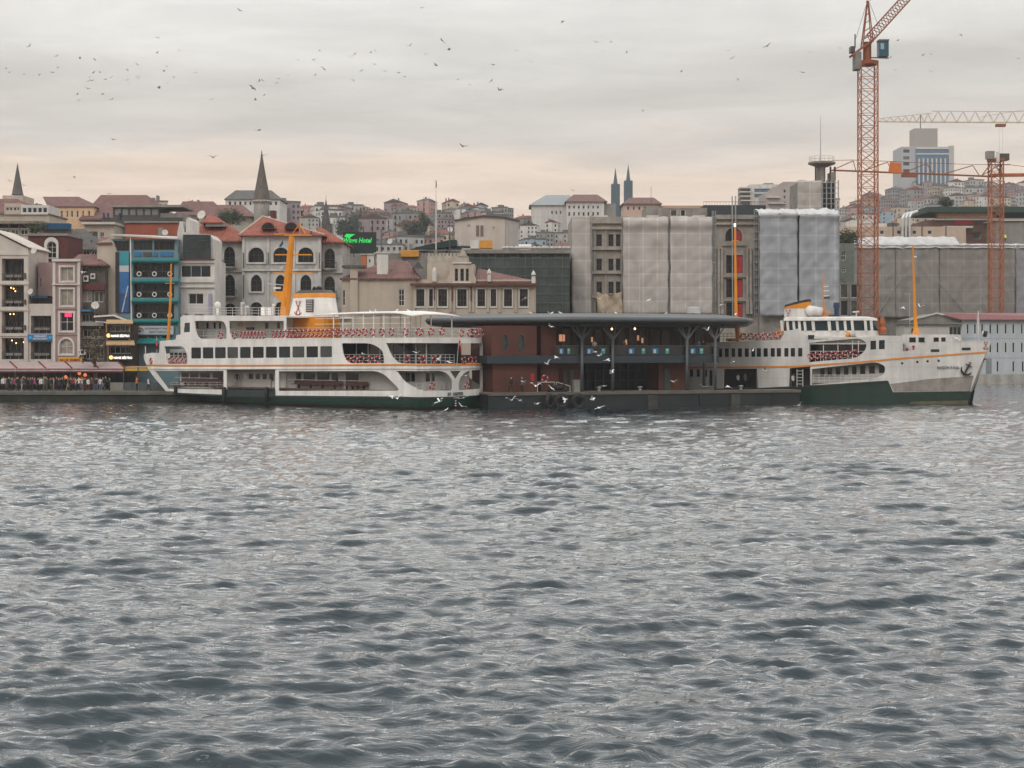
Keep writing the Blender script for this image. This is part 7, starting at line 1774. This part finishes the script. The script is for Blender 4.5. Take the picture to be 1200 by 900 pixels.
mc = thing('mooring_winch', 'dark mooring winch on the pontoon above the tyres', 'winch', (*pt_.W(tx(653,.8),.8), 1.6), pt_.phi)
MB().box(-1.0, 1.0, -.3, .3, 0, .2).build('base', BLACK, mc); MB().tube([(-.6,0,.5),(.6,0,.5)], .3, 10).build('drum', BLACK, mc)
for s_ in (-.7,.7): MB().box(s_-.06, s_+.06, -.28, .28, .2, .85).build('bracket', BLACK, mc)

# ------------------------------------------------------------------ left quay: awnings, kerb side things
b = Bd('awning_row', 'row of pale sloping restaurant awnings with maroon edges along the quay', -60, 199.5, 'awning')
for i, (x0, x1) in enumerate(((-60,-20),(-19.6,19.5),(20,53),(53.5,84),(84.5,115),(115.5,146))):
    MB().add([b.pt(x0-8,424,3.6), b.pt(x1-8,424,3.6), b.pt(x1,431.4,-.6), b.pt(x0,431.4,-.6), b.pt(x0-8,424.8,3.6), b.pt(x1-8,424.8,3.6), b.pt(x1,432.2,-.6), b.pt(x0,432.2,-.6)],
             [(0,1,2,3),(7,6,5,4),(0,4,5,1),(1,5,6,2),(2,6,7,3),(3,7,4,0)]).build('awning_sheet', AWN, b.root)
    MB().bar(b.pt(x1-8,423.6,3.6), b.pt(x1+.2,431.2,-.6), .16, .12).build('awning_rib', AWNR, b.root)
    b.box('valance', AWNR, x0+.2, x1-.2, 432.3, 433.2, -.65, -.6); b.box('valance', AWN, x0+.2, x1-.2, 433.3, 434.8, -.66, -.62); b.box('valance', AWNR, x0+.2, x1-.2, 434.9, 436.2, -.65, -.6)
    b.box('post', DFRAME, x1-.5, x1+.3, 436.3, 458.4, -.6, -.45)
for i in range(3): fit_text(b.root, ['BALIK EKMEK','RESTAURANT','KARAKÖY'][i], b.X(62+26*i), b.X(80+26*i), -.68, b.Z(434.1), .14, RBW)
b.box('ochre_valance', YEL, 147, 176, 432, 434.6, -.4, 0); b.box('awning_sheet', TAN, 147, 178, 429.5, 431.8, -.4, 4)
b.box('shop_front', DARKIN, -60, 150, 436, 459.5, 4.6, 4.8)  # dark sheet, the shade of the shops is in its colour
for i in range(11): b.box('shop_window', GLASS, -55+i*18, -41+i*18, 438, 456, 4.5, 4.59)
for px, py, m in ((77,442,0),(83.5,441.5,1),(84,446.5,1),(93,437.6,0),(99.8,439.5,0)):
    MB().lathe([(.03,-.22),(.2,-.1),(.22,.06),(.12,.2),(.03,.24)], b.X(px,1.2), 1.2, 10, b.Z(py,1.2)).build('paper_lantern', [M('orange_lantern', (1.0,.28,.1,1), .6, .1, 2, emit=.8), M('purple_lantern', C(120,50,110,.9), .6, .1, 2)][m], b.root)
b.box('stall_front', M('stall_orange', C(196,104,52,.7), .7, .3, 2), 86, 99, 443, 458.6, 2.6, 3.4); b.boxes('stall_shelf', M('stall_goods', C(190,120,80,.8), .7, .5, 6), [(87,98,440,442.8)], 2.7, 3.3)
q = thing('yellow_signboard', 'yellow restaurant signboard with red lettering above the awnings', 'sign', (b.x0, 204, GZ))
MB().box(PX(70,204)-b.x0, PX(97.4,204)-b.x0, -.5, -.3, PZ(425,204)-GZ, PZ(418.6,204)-GZ).build('board', YEL, q)
fit_text(q, 'BALIK EKMEK', PX(71.5,204)-b.x0, PX(96,204)-b.x0, -.52, PZ(421.8,204)-GZ, .36, M('sign_red_letters', C(168,40,30,.8), .6, 0), bold=.02)
b.boxes('screen_panel', GREYW, [(136,152,447.5,459)], -3.2, -3.1)
for i in range(5): b.box('fence_panel', M('mesh_fence', C(96,104,106,.6), .6, .2, 2), 153+i*9.2, 161.6+i*9.2, 447.5, 459, -3.2, -3.16)
b.box('lamp_post', DFRAME, 167.4, 168.4, 430, 459, -2.8, -2.65)

# ------------------------------------------------------------------ haze, a closed box of even air round everything but the sky
hz = MB().box(-1500, 1800, -60, 1480, -3, 190).build('haze', None)
hm = bpy.data.materials.new('thin_haze'); hm.use_nodes = True; ht = hm.node_tree; ht.nodes.clear()
ho = ht.nodes.new('ShaderNodeOutputMaterial'); pv = ht.nodes.new('ShaderNodeVolumePrincipled'); pv.inputs['Color'].default_value = (.86,.88,.92,1); pv.inputs['Density'].default_value = .00017; pv.inputs['Anisotropy'].default_value = .2
ht.links.new(pv.outputs[0], ho.inputs['Volume']); hz.data.materials.clear(); hz.data.materials.append(hm); hz['kind'] = 'stuff'; hz['label'] = 'thin pale haze over the harbour'
# ------------------------------------------------------------------ people
SKIN = M('skin', C(196,150,124,.8), .6, .1, 4); HAIRD = M('dark_hair', (.02,.016,.013), .7, .2, 6); SHOE = M('dark_shoes', (.025,.023,.022), .6, .1, 4)
CLO = {'black':(.015,.015,.016),'navy':(.02,.027,.05),'grey':(.17,.17,.17),'white':(.7,.69,.67),'magenta':(.42,.04,.14),'olive':(.08,.085,.045),'brown':(.12,.075,.045),'orange':(.7,.24,.06),'blue':(.06,.12,.25),'beige':(.45,.36,.27),'dark green':(.03,.06,.04),'red':(.4,.04,.04),'pink':(.55,.25,.26),'yellow':(.75,.8,.06)}
CM = {k: M('cloth_'+k.replace(' ','_'), v, .85, .2, 5) for k, v in CLO.items()}
def body_mesh(pose):
    """one skinned figure 1.72 m tall; x right, -y front"""
    J = {'pel':(0,0,.93,.135,.10),'wst':(0,0,1.08,.125,.09),'chs':(0,.01,1.30,.155,.105),'nck':(0,.01,1.46,.062,.06),'hdb':(0,-.015,1.54,.08,.09),'hdm':(0,-.02,1.62,.085,.10),'hdt':(0,-.01,1.70,.06,.075)}
    E = [('pel','wst'),('wst','chs'),('chs','nck'),('nck','hdb'),('hdb','hdm'),('hdm','hdt')]
    st = {'stand':0.0,'walk':.24,'stride':.36,'lean':.05}[pose]
    for s, n in ((1,'r'),(-1,'l')):
        f = st*s
        J['hip'+n] = (.09*s,0,.88,.09,.095); J['kne'+n] = (.10*s,-f*.45-.02,.48+abs(f)*.03,.062,.065); J['ank'+n] = (.105*s,-f if f > 0 else -f*.95,.09+(.07 if f < 0 else 0),.045,.05); J['toe'+n] = (.115*s,(-f if f > 0 else -f*.95)-.16,.035,.04,.035)
        J['sho'+n] = (.20*s,.01,1.40,.062,.062)
        if pose == 'lean' and s == 1: J['elb'+n] = (.27*s,-.12,1.18,.045,.045); J['wri'+n] = (.16*s,-.30,1.28,.033,.033); J['han'+n] = (.12*s,-.36,1.34,.032,.028)
        else: J['elb'+n] = (.26*s,f*.5+.02,1.13,.045,.045); J['wri'+n] = (.27*s,f*.8-.06,.90,.034,.034); J['han'+n] = (.265*s,f*.85-.09,.80,.03,.04)
        E += [('pel','hip'+n),('hip'+n,'kne'+n),('kne'+n,'ank'+n),('ank'+n,'toe'+n),('chs','sho'+n),('sho'+n,'elb'+n),('elb'+n,'wri'+n),('wri'+n,'han'+n)]
    keys = list(J); me = bpy.data.meshes.new('figure'); me.from_pydata([J[k][:3] for k in keys], [(keys.index(a), keys.index(b)) for a, b in E], [])
    o = bpy.data.objects.new('figure', me); COL.objects.link(o)
    o.modifiers.new('skin', 'SKIN').use_smooth_shade = True
    for i, k in enumerate(keys): me.skin_vertices[0].data[i].radius = J[k][3:5]; me.skin_vertices[0].data[i].use_root = (k == 'pel')
    o.modifiers.new('sub', 'SUBSURF').levels = 1
    dg = bpy.context.evaluated_depsgraph_get(); dg.update()
    res = bpy.data.meshes.new_from_object(o.evaluated_get(dg)); bpy.data.objects.remove(o)
    res.materials.clear()
    for m in (SKIN, HAIRD, CM['black'], CM['navy'], SHOE): res.materials.append(m)
    for p in res.polygons:
        x, y, z = p.center
        if z > 1.50: mi = 1 if (z > 1.64 or y > .0) else 0
        elif z > 1.455 and abs(x) < .1: mi = 0
        elif z < .075: mi = 4
        elif abs(x) > .2 and z < .88 or (pose == 'lean' and y < -.3 and z > 1.0): mi = 0
        elif z > .9: mi = 2
        else: mi = 3
        p.material_index = mi
    res.name = 'person'; return res
FIG = {p: body_mesh(p) for p in ('stand','walk','stride','lean')}
def person(label, loc, rz, pose, top, bottom, h=1.0, group=None):
    o = put('person', FIG[pose], None, loc, (0,0,rz)); o.scale = (h,h,h); tag(o, label, 'person', group)
    for i, m in ((2, CM[top]), (3, CM[bottom])): o.material_slots[i].link = 'OBJECT'; o.material_slots[i].material = m
    return o
pr = random.Random(5)
QP = [ # px, depth, pose, top, bottom, label tail
 (4,194,'walk','white','black','in a white jacket, leftmost on the quay'),(10,193.6,'lean','black','navy','in black leaning forward beside the white jacket'),(14,195.4,'stand','grey','black','in grey, tall behind the leftmost walkers'),(17,194,'stride','magenta','black','in a plum coat bending toward the black dressed group'),
 (21,193.4,'stand','black','black','all in black standing at the quay edge near the plum coat'),(25.5,194.6,'walk','grey','beige','in grey top and beige trousers behind the black figure'),(29.5,195.5,'stand','navy','navy','in navy half hidden under the first awning post'),(35.5,196,'stand','brown','black','in brown in the shade of the second awning'),
 (40.5,193.6,'stride','magenta','black','in a bright magenta jacket and white shoes'),(44.5,194.8,'stand','black','black','in black right behind the magenta jacket'),(48.5,193.8,'walk','white','black','in a white top with black skirt near the quay edge'),(51.5,195,'stand','grey','grey','in grey beside the white topped figure'),
 (55,193.5,'stand','olive','olive','in a long olive coat, one of two close together'),(58.6,193.9,'stand','dark green','dark green','in a dark green coat, right one of the coated pair'),(63,194.4,'stand','pink','pink','small in pink between the coats and the navy pair'),(66.5,193.6,'walk','navy','navy','in navy, left one of a dark pair'),
 (71,193.8,'stride','black','navy','in black, right one of the dark pair'),(75.5,195.2,'stand','brown','black','in brown under the orange lantern'),(79.5,194.2,'walk','olive','beige','in olive top and pale trousers below the lanterns'),(84,195.4,'stand','magenta','black','in purple beside the snack stall'),
 (88.5,194.6,'stand','orange','brown','in an orange apron at the snack stall'),(92.5,193.8,'stride','white','navy','with a white cap and navy clothes before the snack stall'),(96,195,'stand','beige','grey','in beige by the stall\'s end'),(103.5,193.6,'walk','white','black','in a white shirt right of the snack stall'),
 (107.5,195.2,'stand','brown','black','in brown beside the tree trunk'),(112.5,193.6,'walk','black','blue','in a black jacket and blue jeans before the tree'),(117.5,194.4,'stand','white','grey','in white and grey right of the tree'),(124,194.6,'lean','black','black','in black bending over dark goods'),
 (160.5,194.5,'stand','orange','navy','in an orange jacket behind the mesh fence'),(174,194.8,'walk','white','navy','in white beside the left ferry\'s bow')]
QP += [(-2,196,'stand','black','black','in black at the frame edge under the awnings'),(7,196.5,'stand','brown','brown','in brown behind the white jacket'),(12,197.2,'walk','navy','black','in navy deep under the first awning'),(19,197,'stand','black','grey','in black top and grey trousers deep under awning, near plum coat'),
 (27,197.3,'walk','black','black','in black walking deep under the awning beside beige trousers'),(32.5,194.2,'stride','black','navy','in black striding between the awning posts'),(38,194.4,'stand','navy','black','in navy just left of the magenta jacket'),(46.5,196.8,'stand','brown','black','in brown deep under awning behind white top'),(53,197,'walk','black','black','in black deep under awning behind the coated pair'),
 (61,195.8,'stand','black','brown','in black top right of the dark green coat'),(68.8,195.6,'stand','grey','black','in grey between the dark pair'),(73.4,194.4,'walk','black','black','in black just left of the orange lantern'),(81.8,193.5,'stand','black','black','in black before the lanterns near the edge'),(86.4,193.4,'walk','brown','navy','in brown passing the snack stall'),
 (99.5,193.9,'stand','black','navy','in black right of the snack stall front'),(115,195.8,'stand','black','black','in black close right of the tree trunk'),(121,193.8,'walk','navy','grey','in navy and grey left of the bending figure'),(128.5,194,'lean','dark green','black','in dark green crouching over goods near screen')]
for i, (px, Y, pose, t_, b_, tail) in enumerate(QP):
    person('person ' + tail, (PX(px,Y), Y, GZ+.005), pr.uniform(-1.9,1.9) if pose != 'lean' else pr.choice([1.3,-1.3]), pose, t_, b_, pr.uniform(.93,1.05), 'people strolling on the quay')
for px, y, pose, t_, b_, tail in ((599,1.0,'walk','black','black','in black walking on the pontoon, nearer the left ferry'),(611.5,1.1,'stand','navy','black','in dark navy standing by the oval windowed wall on the pontoon')):
    x, yy = pt_.W(pt_.x(px,y), y); person('person ' + tail, (x, yy, 1.605), .6, pose, t_, b_, 1.0, 'people on the pontoon')
for px, t_, tail in ((819,'blue','in blue at the terminal balcony, left of the last column'),(824,'black','in black at the terminal balcony beside the last column'),(697,'white','in white at a cafe table on the terminal balcony'),(731,'brown','in brown on the terminal balcony under the left lamp')):
    x, yy = pt_.W(pt_.x(px,2.2), 2.2); person('person ' + tail, (x, yy, zb1+.005), .4, 'stand', t_, 'black', .98, 'people on the terminal balcony')
for px, py, w, t_, tail in ((862,0,.9,'white','in white boarding through the right ferry\'s dark gangway'),(871,0,.7,'grey','in grey crouched beside the right ferry\'s gangway'),(928,0,.5,'white','in white cap at the right ferry\'s second gangway')):
    u, z = f2.uv(px, 455); x, y = f2.at(u, w); X, Y = f2.W(x, y); person('person ' + tail, (X, Y, 1.66), .5, 'walk', t_, 'black', .97, 'people boarding the right ferry')
u, z = f1.uv(270, 455); x, y = f1.at(u, 1.0); X, Y = f1.W(x, y); person('person in black standing in the left ferry\'s gangway opening', (X, Y, zm+.005), .5, 'stand', 'black', 'grey', 1.0)
o = person('person in a hi-vis yellow vest on the warehouse roof behind second crane', (PX(1178,318), 318, PZ(284,318)), .2, 'stand', 'yellow', 'navy', 1.0)

# ------------------------------------------------------------------ gulls and birds
def bird_mesh(name, span, raise_, bend, sweep, mats, perched=False):
    """one closed body: tail to beak loft, wings grown out of its flanks"""
    rings = [(-.27,.012,.0),(-.19,.045,.0),(-.08,.075,.0),(.04,.085,.0),(.13,.065,.015),(.19,.045,.035),(.235,.048,.045),(.275,.02,.04),(.315,.006,.035)]
    n = 8; vs = []; fs = []; ms = []
    for x, r, z in rings:
        for j in range(n): a = 2*math.pi*(j+.5)/n; vs.append((x, r*math.cos(a)*(1.6 if x < -.18 else 1), z+r*.9*math.sin(a)))
    skip = {}
    for i in range(len(rings)-1):
        for j in range(n):
            q = (i*n+j, (i+1)*n+j, (i+1)*n+(j+1)%n, i*n+(j+1)%n)
            if not perched and i == 2 and j in (7, 3): skip[1 if j == 7 else -1] = q; continue
            fs.append(q); ms.append(2 if i == 7 else 0)
    fs.append(tuple(range(n-1,-1,-1))); ms.append(0); fs.append(tuple((len(rings)-1)*n+j for j in range(n))); ms.append(2)
    for sd, q in skip.items():
        loop = list(q); c0 = Vector((-.02,.075*sd,0)); secs = [(.22,.2,.02),(.5,.17,.018),(.78,.12,.012),(1.0,.02,.006)]
        base = [Vector(vs[k]) for k in loop]
        for t, ch, th in secs:
            y = sd*(.07+span/2*t); z = raise_*math.sin(t*math.pi*.5)*span/2*(1 if t < .55 else 1-bend*(t-.55)); x0 = -.02-sweep*max(0,t-.35)*.5
            new = []
            for v in base:
                fx_ = 1 if v.x > -.02 else -1; fz = 1 if v.z > sum(b_.z for b_ in base)/4 else -1
                new.append(len(vs)); vs.append((x0+fx_*ch/2, y, z+fz*th/2))
            for k in range(4): fs.append((loop[k], loop[(k+1)%4], new[(k+1)%4], new[k])); ms.append(2 if t == 1.0 else 1)
            loop = new
        fs.append(tuple(loop)); ms.append(2)
    if perched:
        pass
    b = MB(); b.v = vs; b.f = fs; b.m = ms; me = b.mesh(name, mats); me.polygons.foreach_set('use_smooth', [True]*len(fs)); return me
GW = M('gull_white', (.78,.77,.75), .7, .06, 8); GG = M('gull_grey_wing', (.52,.52,.53), .7, .1, 8); GB = M('gull_dark_tip', (.05,.05,.05), .7, .1, 8); BD = M('bird_dark', (.09,.085,.08), .8, .1, 8)
GUL = [bird_mesh('gull', 1.35, .35, .9, .5, [GW,GG,GB]), bird_mesh('gull', 1.35, -.15, .6, .6, [GW,GG,GB]), bird_mesh('gull', 1.3, .75, 1.3, .4, [GW,GW,GB]), bird_mesh('gull', 1.4, .12, 1.2, .7, [GW,GG,GB])]
PER = bird_mesh('gull', 1.0, 0, 0, 0, [GW,GG,M('gull_beak', (.5,.33,.05), .6, 0)], True)
DRK = [bird_mesh('bird', 1.35, .35, 1.0, .6, [BD,BD,BD]), bird_mesh('bird', 1.35, .1, 1.3, .8, [BD,BD,BD]), bird_mesh('bird', 1.35, .6, 1.2, .5, [BD,BD,BD])]
gr_ = random.Random(9)
WH = [(488.5,413.5,166,'over the left ferry\'s aft upper rail'),(426,415,168,'beside the left ferry\'s small aft opening'),(514,421.5,160,'before the left ferry\'s stern rail'),(526,424.5,160,'just under the stern flag of the left ferry'),(546,440.5,158,'before the lower stern arch nearest the pier'),
 (511,472,155,'low over the water under the stern name, left one'),(515.5,470.5,157,'low over the water under the stern name, upper one'),(543,466.5,156,'beside the stern name on the left ferry'),(541,476,155,'skimming the water right of the stern draft marks'),(458.5,464.5,158,'low beside the left ferry\'s green hull, dark winged'),(465.5,467,157,'low beside the green hull, white one right of dark winged gull'),(522.5,480.5,152,'lowest under the left ferry\'s stern'),
 (645,382.5,160,'under the left part of terminal roof'),(652,418.5,160,'before the floor slab left of first column'),(641,426.5,161,'under the floor slab beside the brown pillar'),(697,412.5,158,'by the balcony right of first column, upper one'),(703,416.5,158,'by the balcony right of first column, middle one'),(712,421.5,158,'by the floor slab left of second column'),(717,437,158,'crossing the second branching column'),(708.5,452.5,158,'rising with wings high left of the second column'),
 (789,447.5,158,'before the brown ticket office'),(613,447.5,158,'wings raised beside the walker on pontoon'),(627.5,452.5,158,'before the boarding gate'),(647,455.5,158,'over the tyre fenders'),(825,453.5,160,'over the pontoon between third and fourth columns'),(853.5,453,160,'over the pontoon right of the last column'),
 (599.5,469,157,'low before the pontoon\'s left end, left one'),(609,469.5,157,'low before the pontoon\'s left end, right one'),(628.5,473.5,156,'low over water left of the tyres with arched wings'),(662,468,155,'before the middle tyre'),(694,468.5,156,'low over water right of the tyres'),(702,478,153,'sitting low on the water before the pontoon'),(936,475,158,'skimming water at the pontoon\'s right end'),
 (615.5,349.5,180,'before the cream building\'s last window'),(703,350.5,180,'before the sagging dust sheet'),(760,352,182,'before the beige tarpaulin, over the roof'),(881.5,411.5,172,'before the right ferry\'s saloon windows'),(845,357.5,182,'before the red window boards'),(829,387,172,'under the right end of the terminal roof'),(858.5,424.5,172,'before the right ferry\'s white side above the stripe'),(896,434.5,172,'before the right ferry\'s white door panel'),(1058,360.5,200,'before the taupe wrap left of foremast'),(1078,359.5,200,'before the taupe wrap right of foremast'),(1121,396.5,182,'beside the right ferry\'s forward house'),(97.6,319.5,190,'before the pink townhouse window')]
for i, (px, py, Y, tail) in enumerate(WH):
    o = put('gull', GUL[i % 4], None, (PX(px,Y), Y, PZ(py,Y)), (gr_.uniform(-.5,.5), gr_.uniform(-.35,.35), gr_.uniform(0,6.28))); tag(o, 'white gull flying ' + tail if 'sitting' not in tail else 'white gull ' + tail, 'gull', 'gulls around the pier')
    o.scale = (.92,)*3
def top_roof(px): # point on the terminal roof crest seen at a column
    return zt0+1.13
for i, (px, Y) in enumerate(((622,180),(643,178.6),(646.5,180),(657,179),(707,179.6),(711.5,179.2),(722,180),(780,183),(862,186))):
    lx, ly = w2l(px, Y); o = put('gull', PER, None, (PX(px,Y), Y, zt0+1.22+.16), (0,R(-18),gr_.uniform(0,6.28))); tag(o, 'white gull perched on the terminal roof, %s from the left ferry' % ORD[i], 'gull', 'gulls perched on the terminal roof')
for i, (px, y) in enumerate(((434,0),(440,1.5),(465,1),(479,-1))):
    x = f1.x(px, y); X, Y = f1.W(x, y); o = put('gull', PER, None, (X, Y, cz+.3), (0,R(-18),gr_.uniform(0,6.28))); tag(o, 'white gull perched on the left ferry\'s canopy, %s from the funnel' % ORD[i], 'gull', 'gulls perched on the ferry canopy')
SKY1 = [(69,108),(133,131),(187,137),(222,140),(136,158),(14,161),(22,170),(56,174),(92,176),(124,170),(219,170),(234,170),(210,181),(207,190),(215,189),(248,186),(261,181),(205,208),(182,221),(184,235),(240,221),(262,233),(299,164),(321,151),(322,179),(325,183),(299,188),(304,197),(370,88),(368,124),(420,118),(391,156),(384,167),(407,181),(392,195),(372,206),(459,170),(496,233),(593,207),(608,190),(615,188),(652,185),(648,195),(619,223),(598,234),(676,177),(699,140),(736,141),(749,119),(754,157),(760,163),(739,176),(825,131),(832,127),(869,123),(879,119),(877,151),(847,166),(828,188),(903,167),(934,171),(949,180),(961,107),(998,127),(1036,95),(1052,117),(1022,153),(1073,186),(1101,199),(1157,152),(1152,189),(1170,211),(1147,272),(989,18),(561,24),(265,327),(607,305),(500,369),(1085,343)]
SKY2 = [(119,51),(198,99),(233,98),(214,121),(269,123),(10,119),(44,145),(397,168),(507,119),(516,136),(530,187),(598,108),(681,170),(700,123),(769,113),(887,134),(898,165),(904,95),(963,129),(982,128),(982,168),(1053,82),(1187,138),(307,260),(143,446)]
big = {(1052,117),(1022,153),(265,327),(607,305),(500,369),(1085,343),(1036,95),(1170,211),(593,207),(372,206)}
allb = [(x/2, y/2, (x,y) in big) for x, y in SKY1] + [(600+x/2, y/2, (x,y) in ((119,51),(598,108))) for x, y in SKY2] + [(87,208,False),(81,223,False),(28,217,False),(11,212,False),(128,227,False),(309,182,True)]
cells = {}
for i, (px, py, bg2) in enumerate(allb):
    Y = gr_.uniform(215, 260) if bg2 else gr_.uniform(330, 520)
    nm = 'small dark' if not bg2 else 'larger dark'
    reg = ('left' if px < 250 else 'left of centre' if px < 480 else 'centre' if px < 700 else 'right of centre' if px < 990 else 'right beside the big crane')
    lv2 = 'high' if py < 60 else 'mid sky' if py < 125 else 'low near the skyline'
    o = put('bird', DRK[i % 3], None, (PX(px,Y), Y, PZ(py,Y)), (gr_.uniform(-.6,.6), gr_.uniform(-.4,.4), gr_.uniform(0,6.28)))
    lb = '%s bird flying %s, %s of frame' % (nm, lv2, reg) if 'crane' not in reg else '%s bird flying %s, %s' % (nm, lv2, reg)
    tag(o, lb, 'bird', lb.replace(' bird ', ' birds ')); cells.setdefault(lb, []).append((px, o))
for lb, lst in cells.items():
    lst.sort(key=lambda q: q[0])
    if len(lst) == 1: continue
    for k, (_, o) in enumerate(lst): o['label'] = lb + ', %s from left' % ordw(k)

# ------------------------------------------------------------------ vehicles on the car park roof, dishes on roofs
def car(label, px, py, Y, rz, paint, van=False):
    r = thing('parked_van' if van else 'parked_car', label, 'van' if van else 'car', (PX(px,Y), Y, PZ(py,Y)), rz)
    Ln, W, hb, ht = (4.9,1.9,1.15,2.1) if van else (4.2,1.7,.82,1.42)
    prof = [(-Ln/2,.3),(Ln/2,.3),(Ln/2,hb*.8),(Ln/2-.25,hb),(Ln*.24,hb),(Ln*.08,ht),(-Ln*.32 if not van else -Ln*.47,ht),(-Ln*.46 if not van else -Ln/2,hb),(-Ln/2,hb*.95)]
    MB().slab(prof, -W/2, W/2).build('body', paint, r)
    win = [(Ln*.20,hb+.02),(Ln*.07,ht-.12),(-Ln*.30,ht-.12),(-Ln*.40,hb+.02)]
    for s_ in (-1,1): MB().slab(win, s_*W/2-.01, s_*W/2+.012).build('side_window', GLASS, r)
    MB().add([(Ln*.245,-W*.44,hb+.03),(Ln*.245,W*.44,hb+.03),(Ln*.095,W*.44,ht-.06),(Ln*.095,-W*.44,ht-.06),(Ln*.255,-W*.44,hb+.03),(Ln*.255,W*.44,hb+.03),(Ln*.105,W*.44,ht-.06),(Ln*.105,-W*.44,ht-.06)], [(0,1,2,3),(7,6,5,4),(0,4,5,1),(2,6,7,3)]).build('windscreen', GLASS, r)
    for x in (-Ln*.32, Ln*.32):
        for s_ in (-1,1):
            w = MB().tube([(x,s_*(W/2-.1),.32),(x,s_*(W/2+.02),.32)], .32, 12).build('wheel', BLACK, r); MB().tube([(x,s_*(W/2+.021),.32),(x,s_*(W/2+.035),.32)], .18, 10).build('rim', STEEL, w)
    for s_ in (-1,1): MB().box(Ln/2-.02, Ln/2+.02, s_*W*.36-.17, s_*W*.36+.17, hb*.6, hb*.75).build('headlight', RBW, r)
WCAR = M('white_car_paint', (.72,.72,.72), .3, .05, 2)
car('white pickup shaped car on the rooftop car park left of flag mast', 503, 299, 250, R(100), WCAR)
car('white van on the rooftop car park right of flag mast', 521, 301, 252, R(75), WCAR, True)
car('pale grey van beside the water tank on rooftop car park', 534, 301, 251, R(90), M('pale_grey_car_paint', (.45,.45,.45), .3, .05, 2), True)
car('white van parked at the right end above the netted building', 618, 303.5, 246, R(80), WCAR, True)
def dish(label, px, py, Y, r_=.45):
    o = thing('satellite_dish', label, 'satellite dish', (PX(px,Y), Y, PZ(py,Y)), gr_.uniform(-.5,.5))
    b = MB(); n = 14; vs = [(0,.1,0)]; fs = []
    for k, (rr_, d) in enumerate(((.5,.07),(1.0,-.06))):
        for j in range(n): a = 2*math.pi*j/n; vs.append((r_*rr_*math.cos(a), d, r_*rr_*math.sin(a)))
    for j in range(n): fs.append((0,1+j,1+(j+1)%n)); fs.append((1+j,1+n+j,1+n+(j+1)%n,1+(j+1)%n))
    d_ = b.add(vs, fs).build('reflector', OFFW, o, True, rot=(R(-20),0,0)); d_.modifiers.new('thickness','SOLIDIFY').thickness = .03
    MB().tube([(0,.12,0),(0,.25,-.2),(0,.25,-r_*1.9)], .03, 5).build('mount', STEEL, o); MB().tube([(0,-.03,-r_*.8),(0,-.4,-.1)], .02, 4).build('feed_arm', STEEL, o)
for a in (('white satellite dish on the gabled apartment house\'s corner',39.8,293.6,203.5),('white satellite dish on the terracotta house wall',193.4,272.5,238),('white satellite dish on the billboard house roof',236,251.8,212,.6),('white satellite dish on the annex terrace',35.6,341.8,204.6,.4),('blue grey satellite dish on the narrow dark house',111.5,358,204.8,.5),('small white satellite dish on the rooftop by hotel sign',457,283,236,.4),('tiny white dish above the car park canopy',527.5,268.8,262,.45)): dish(*a)
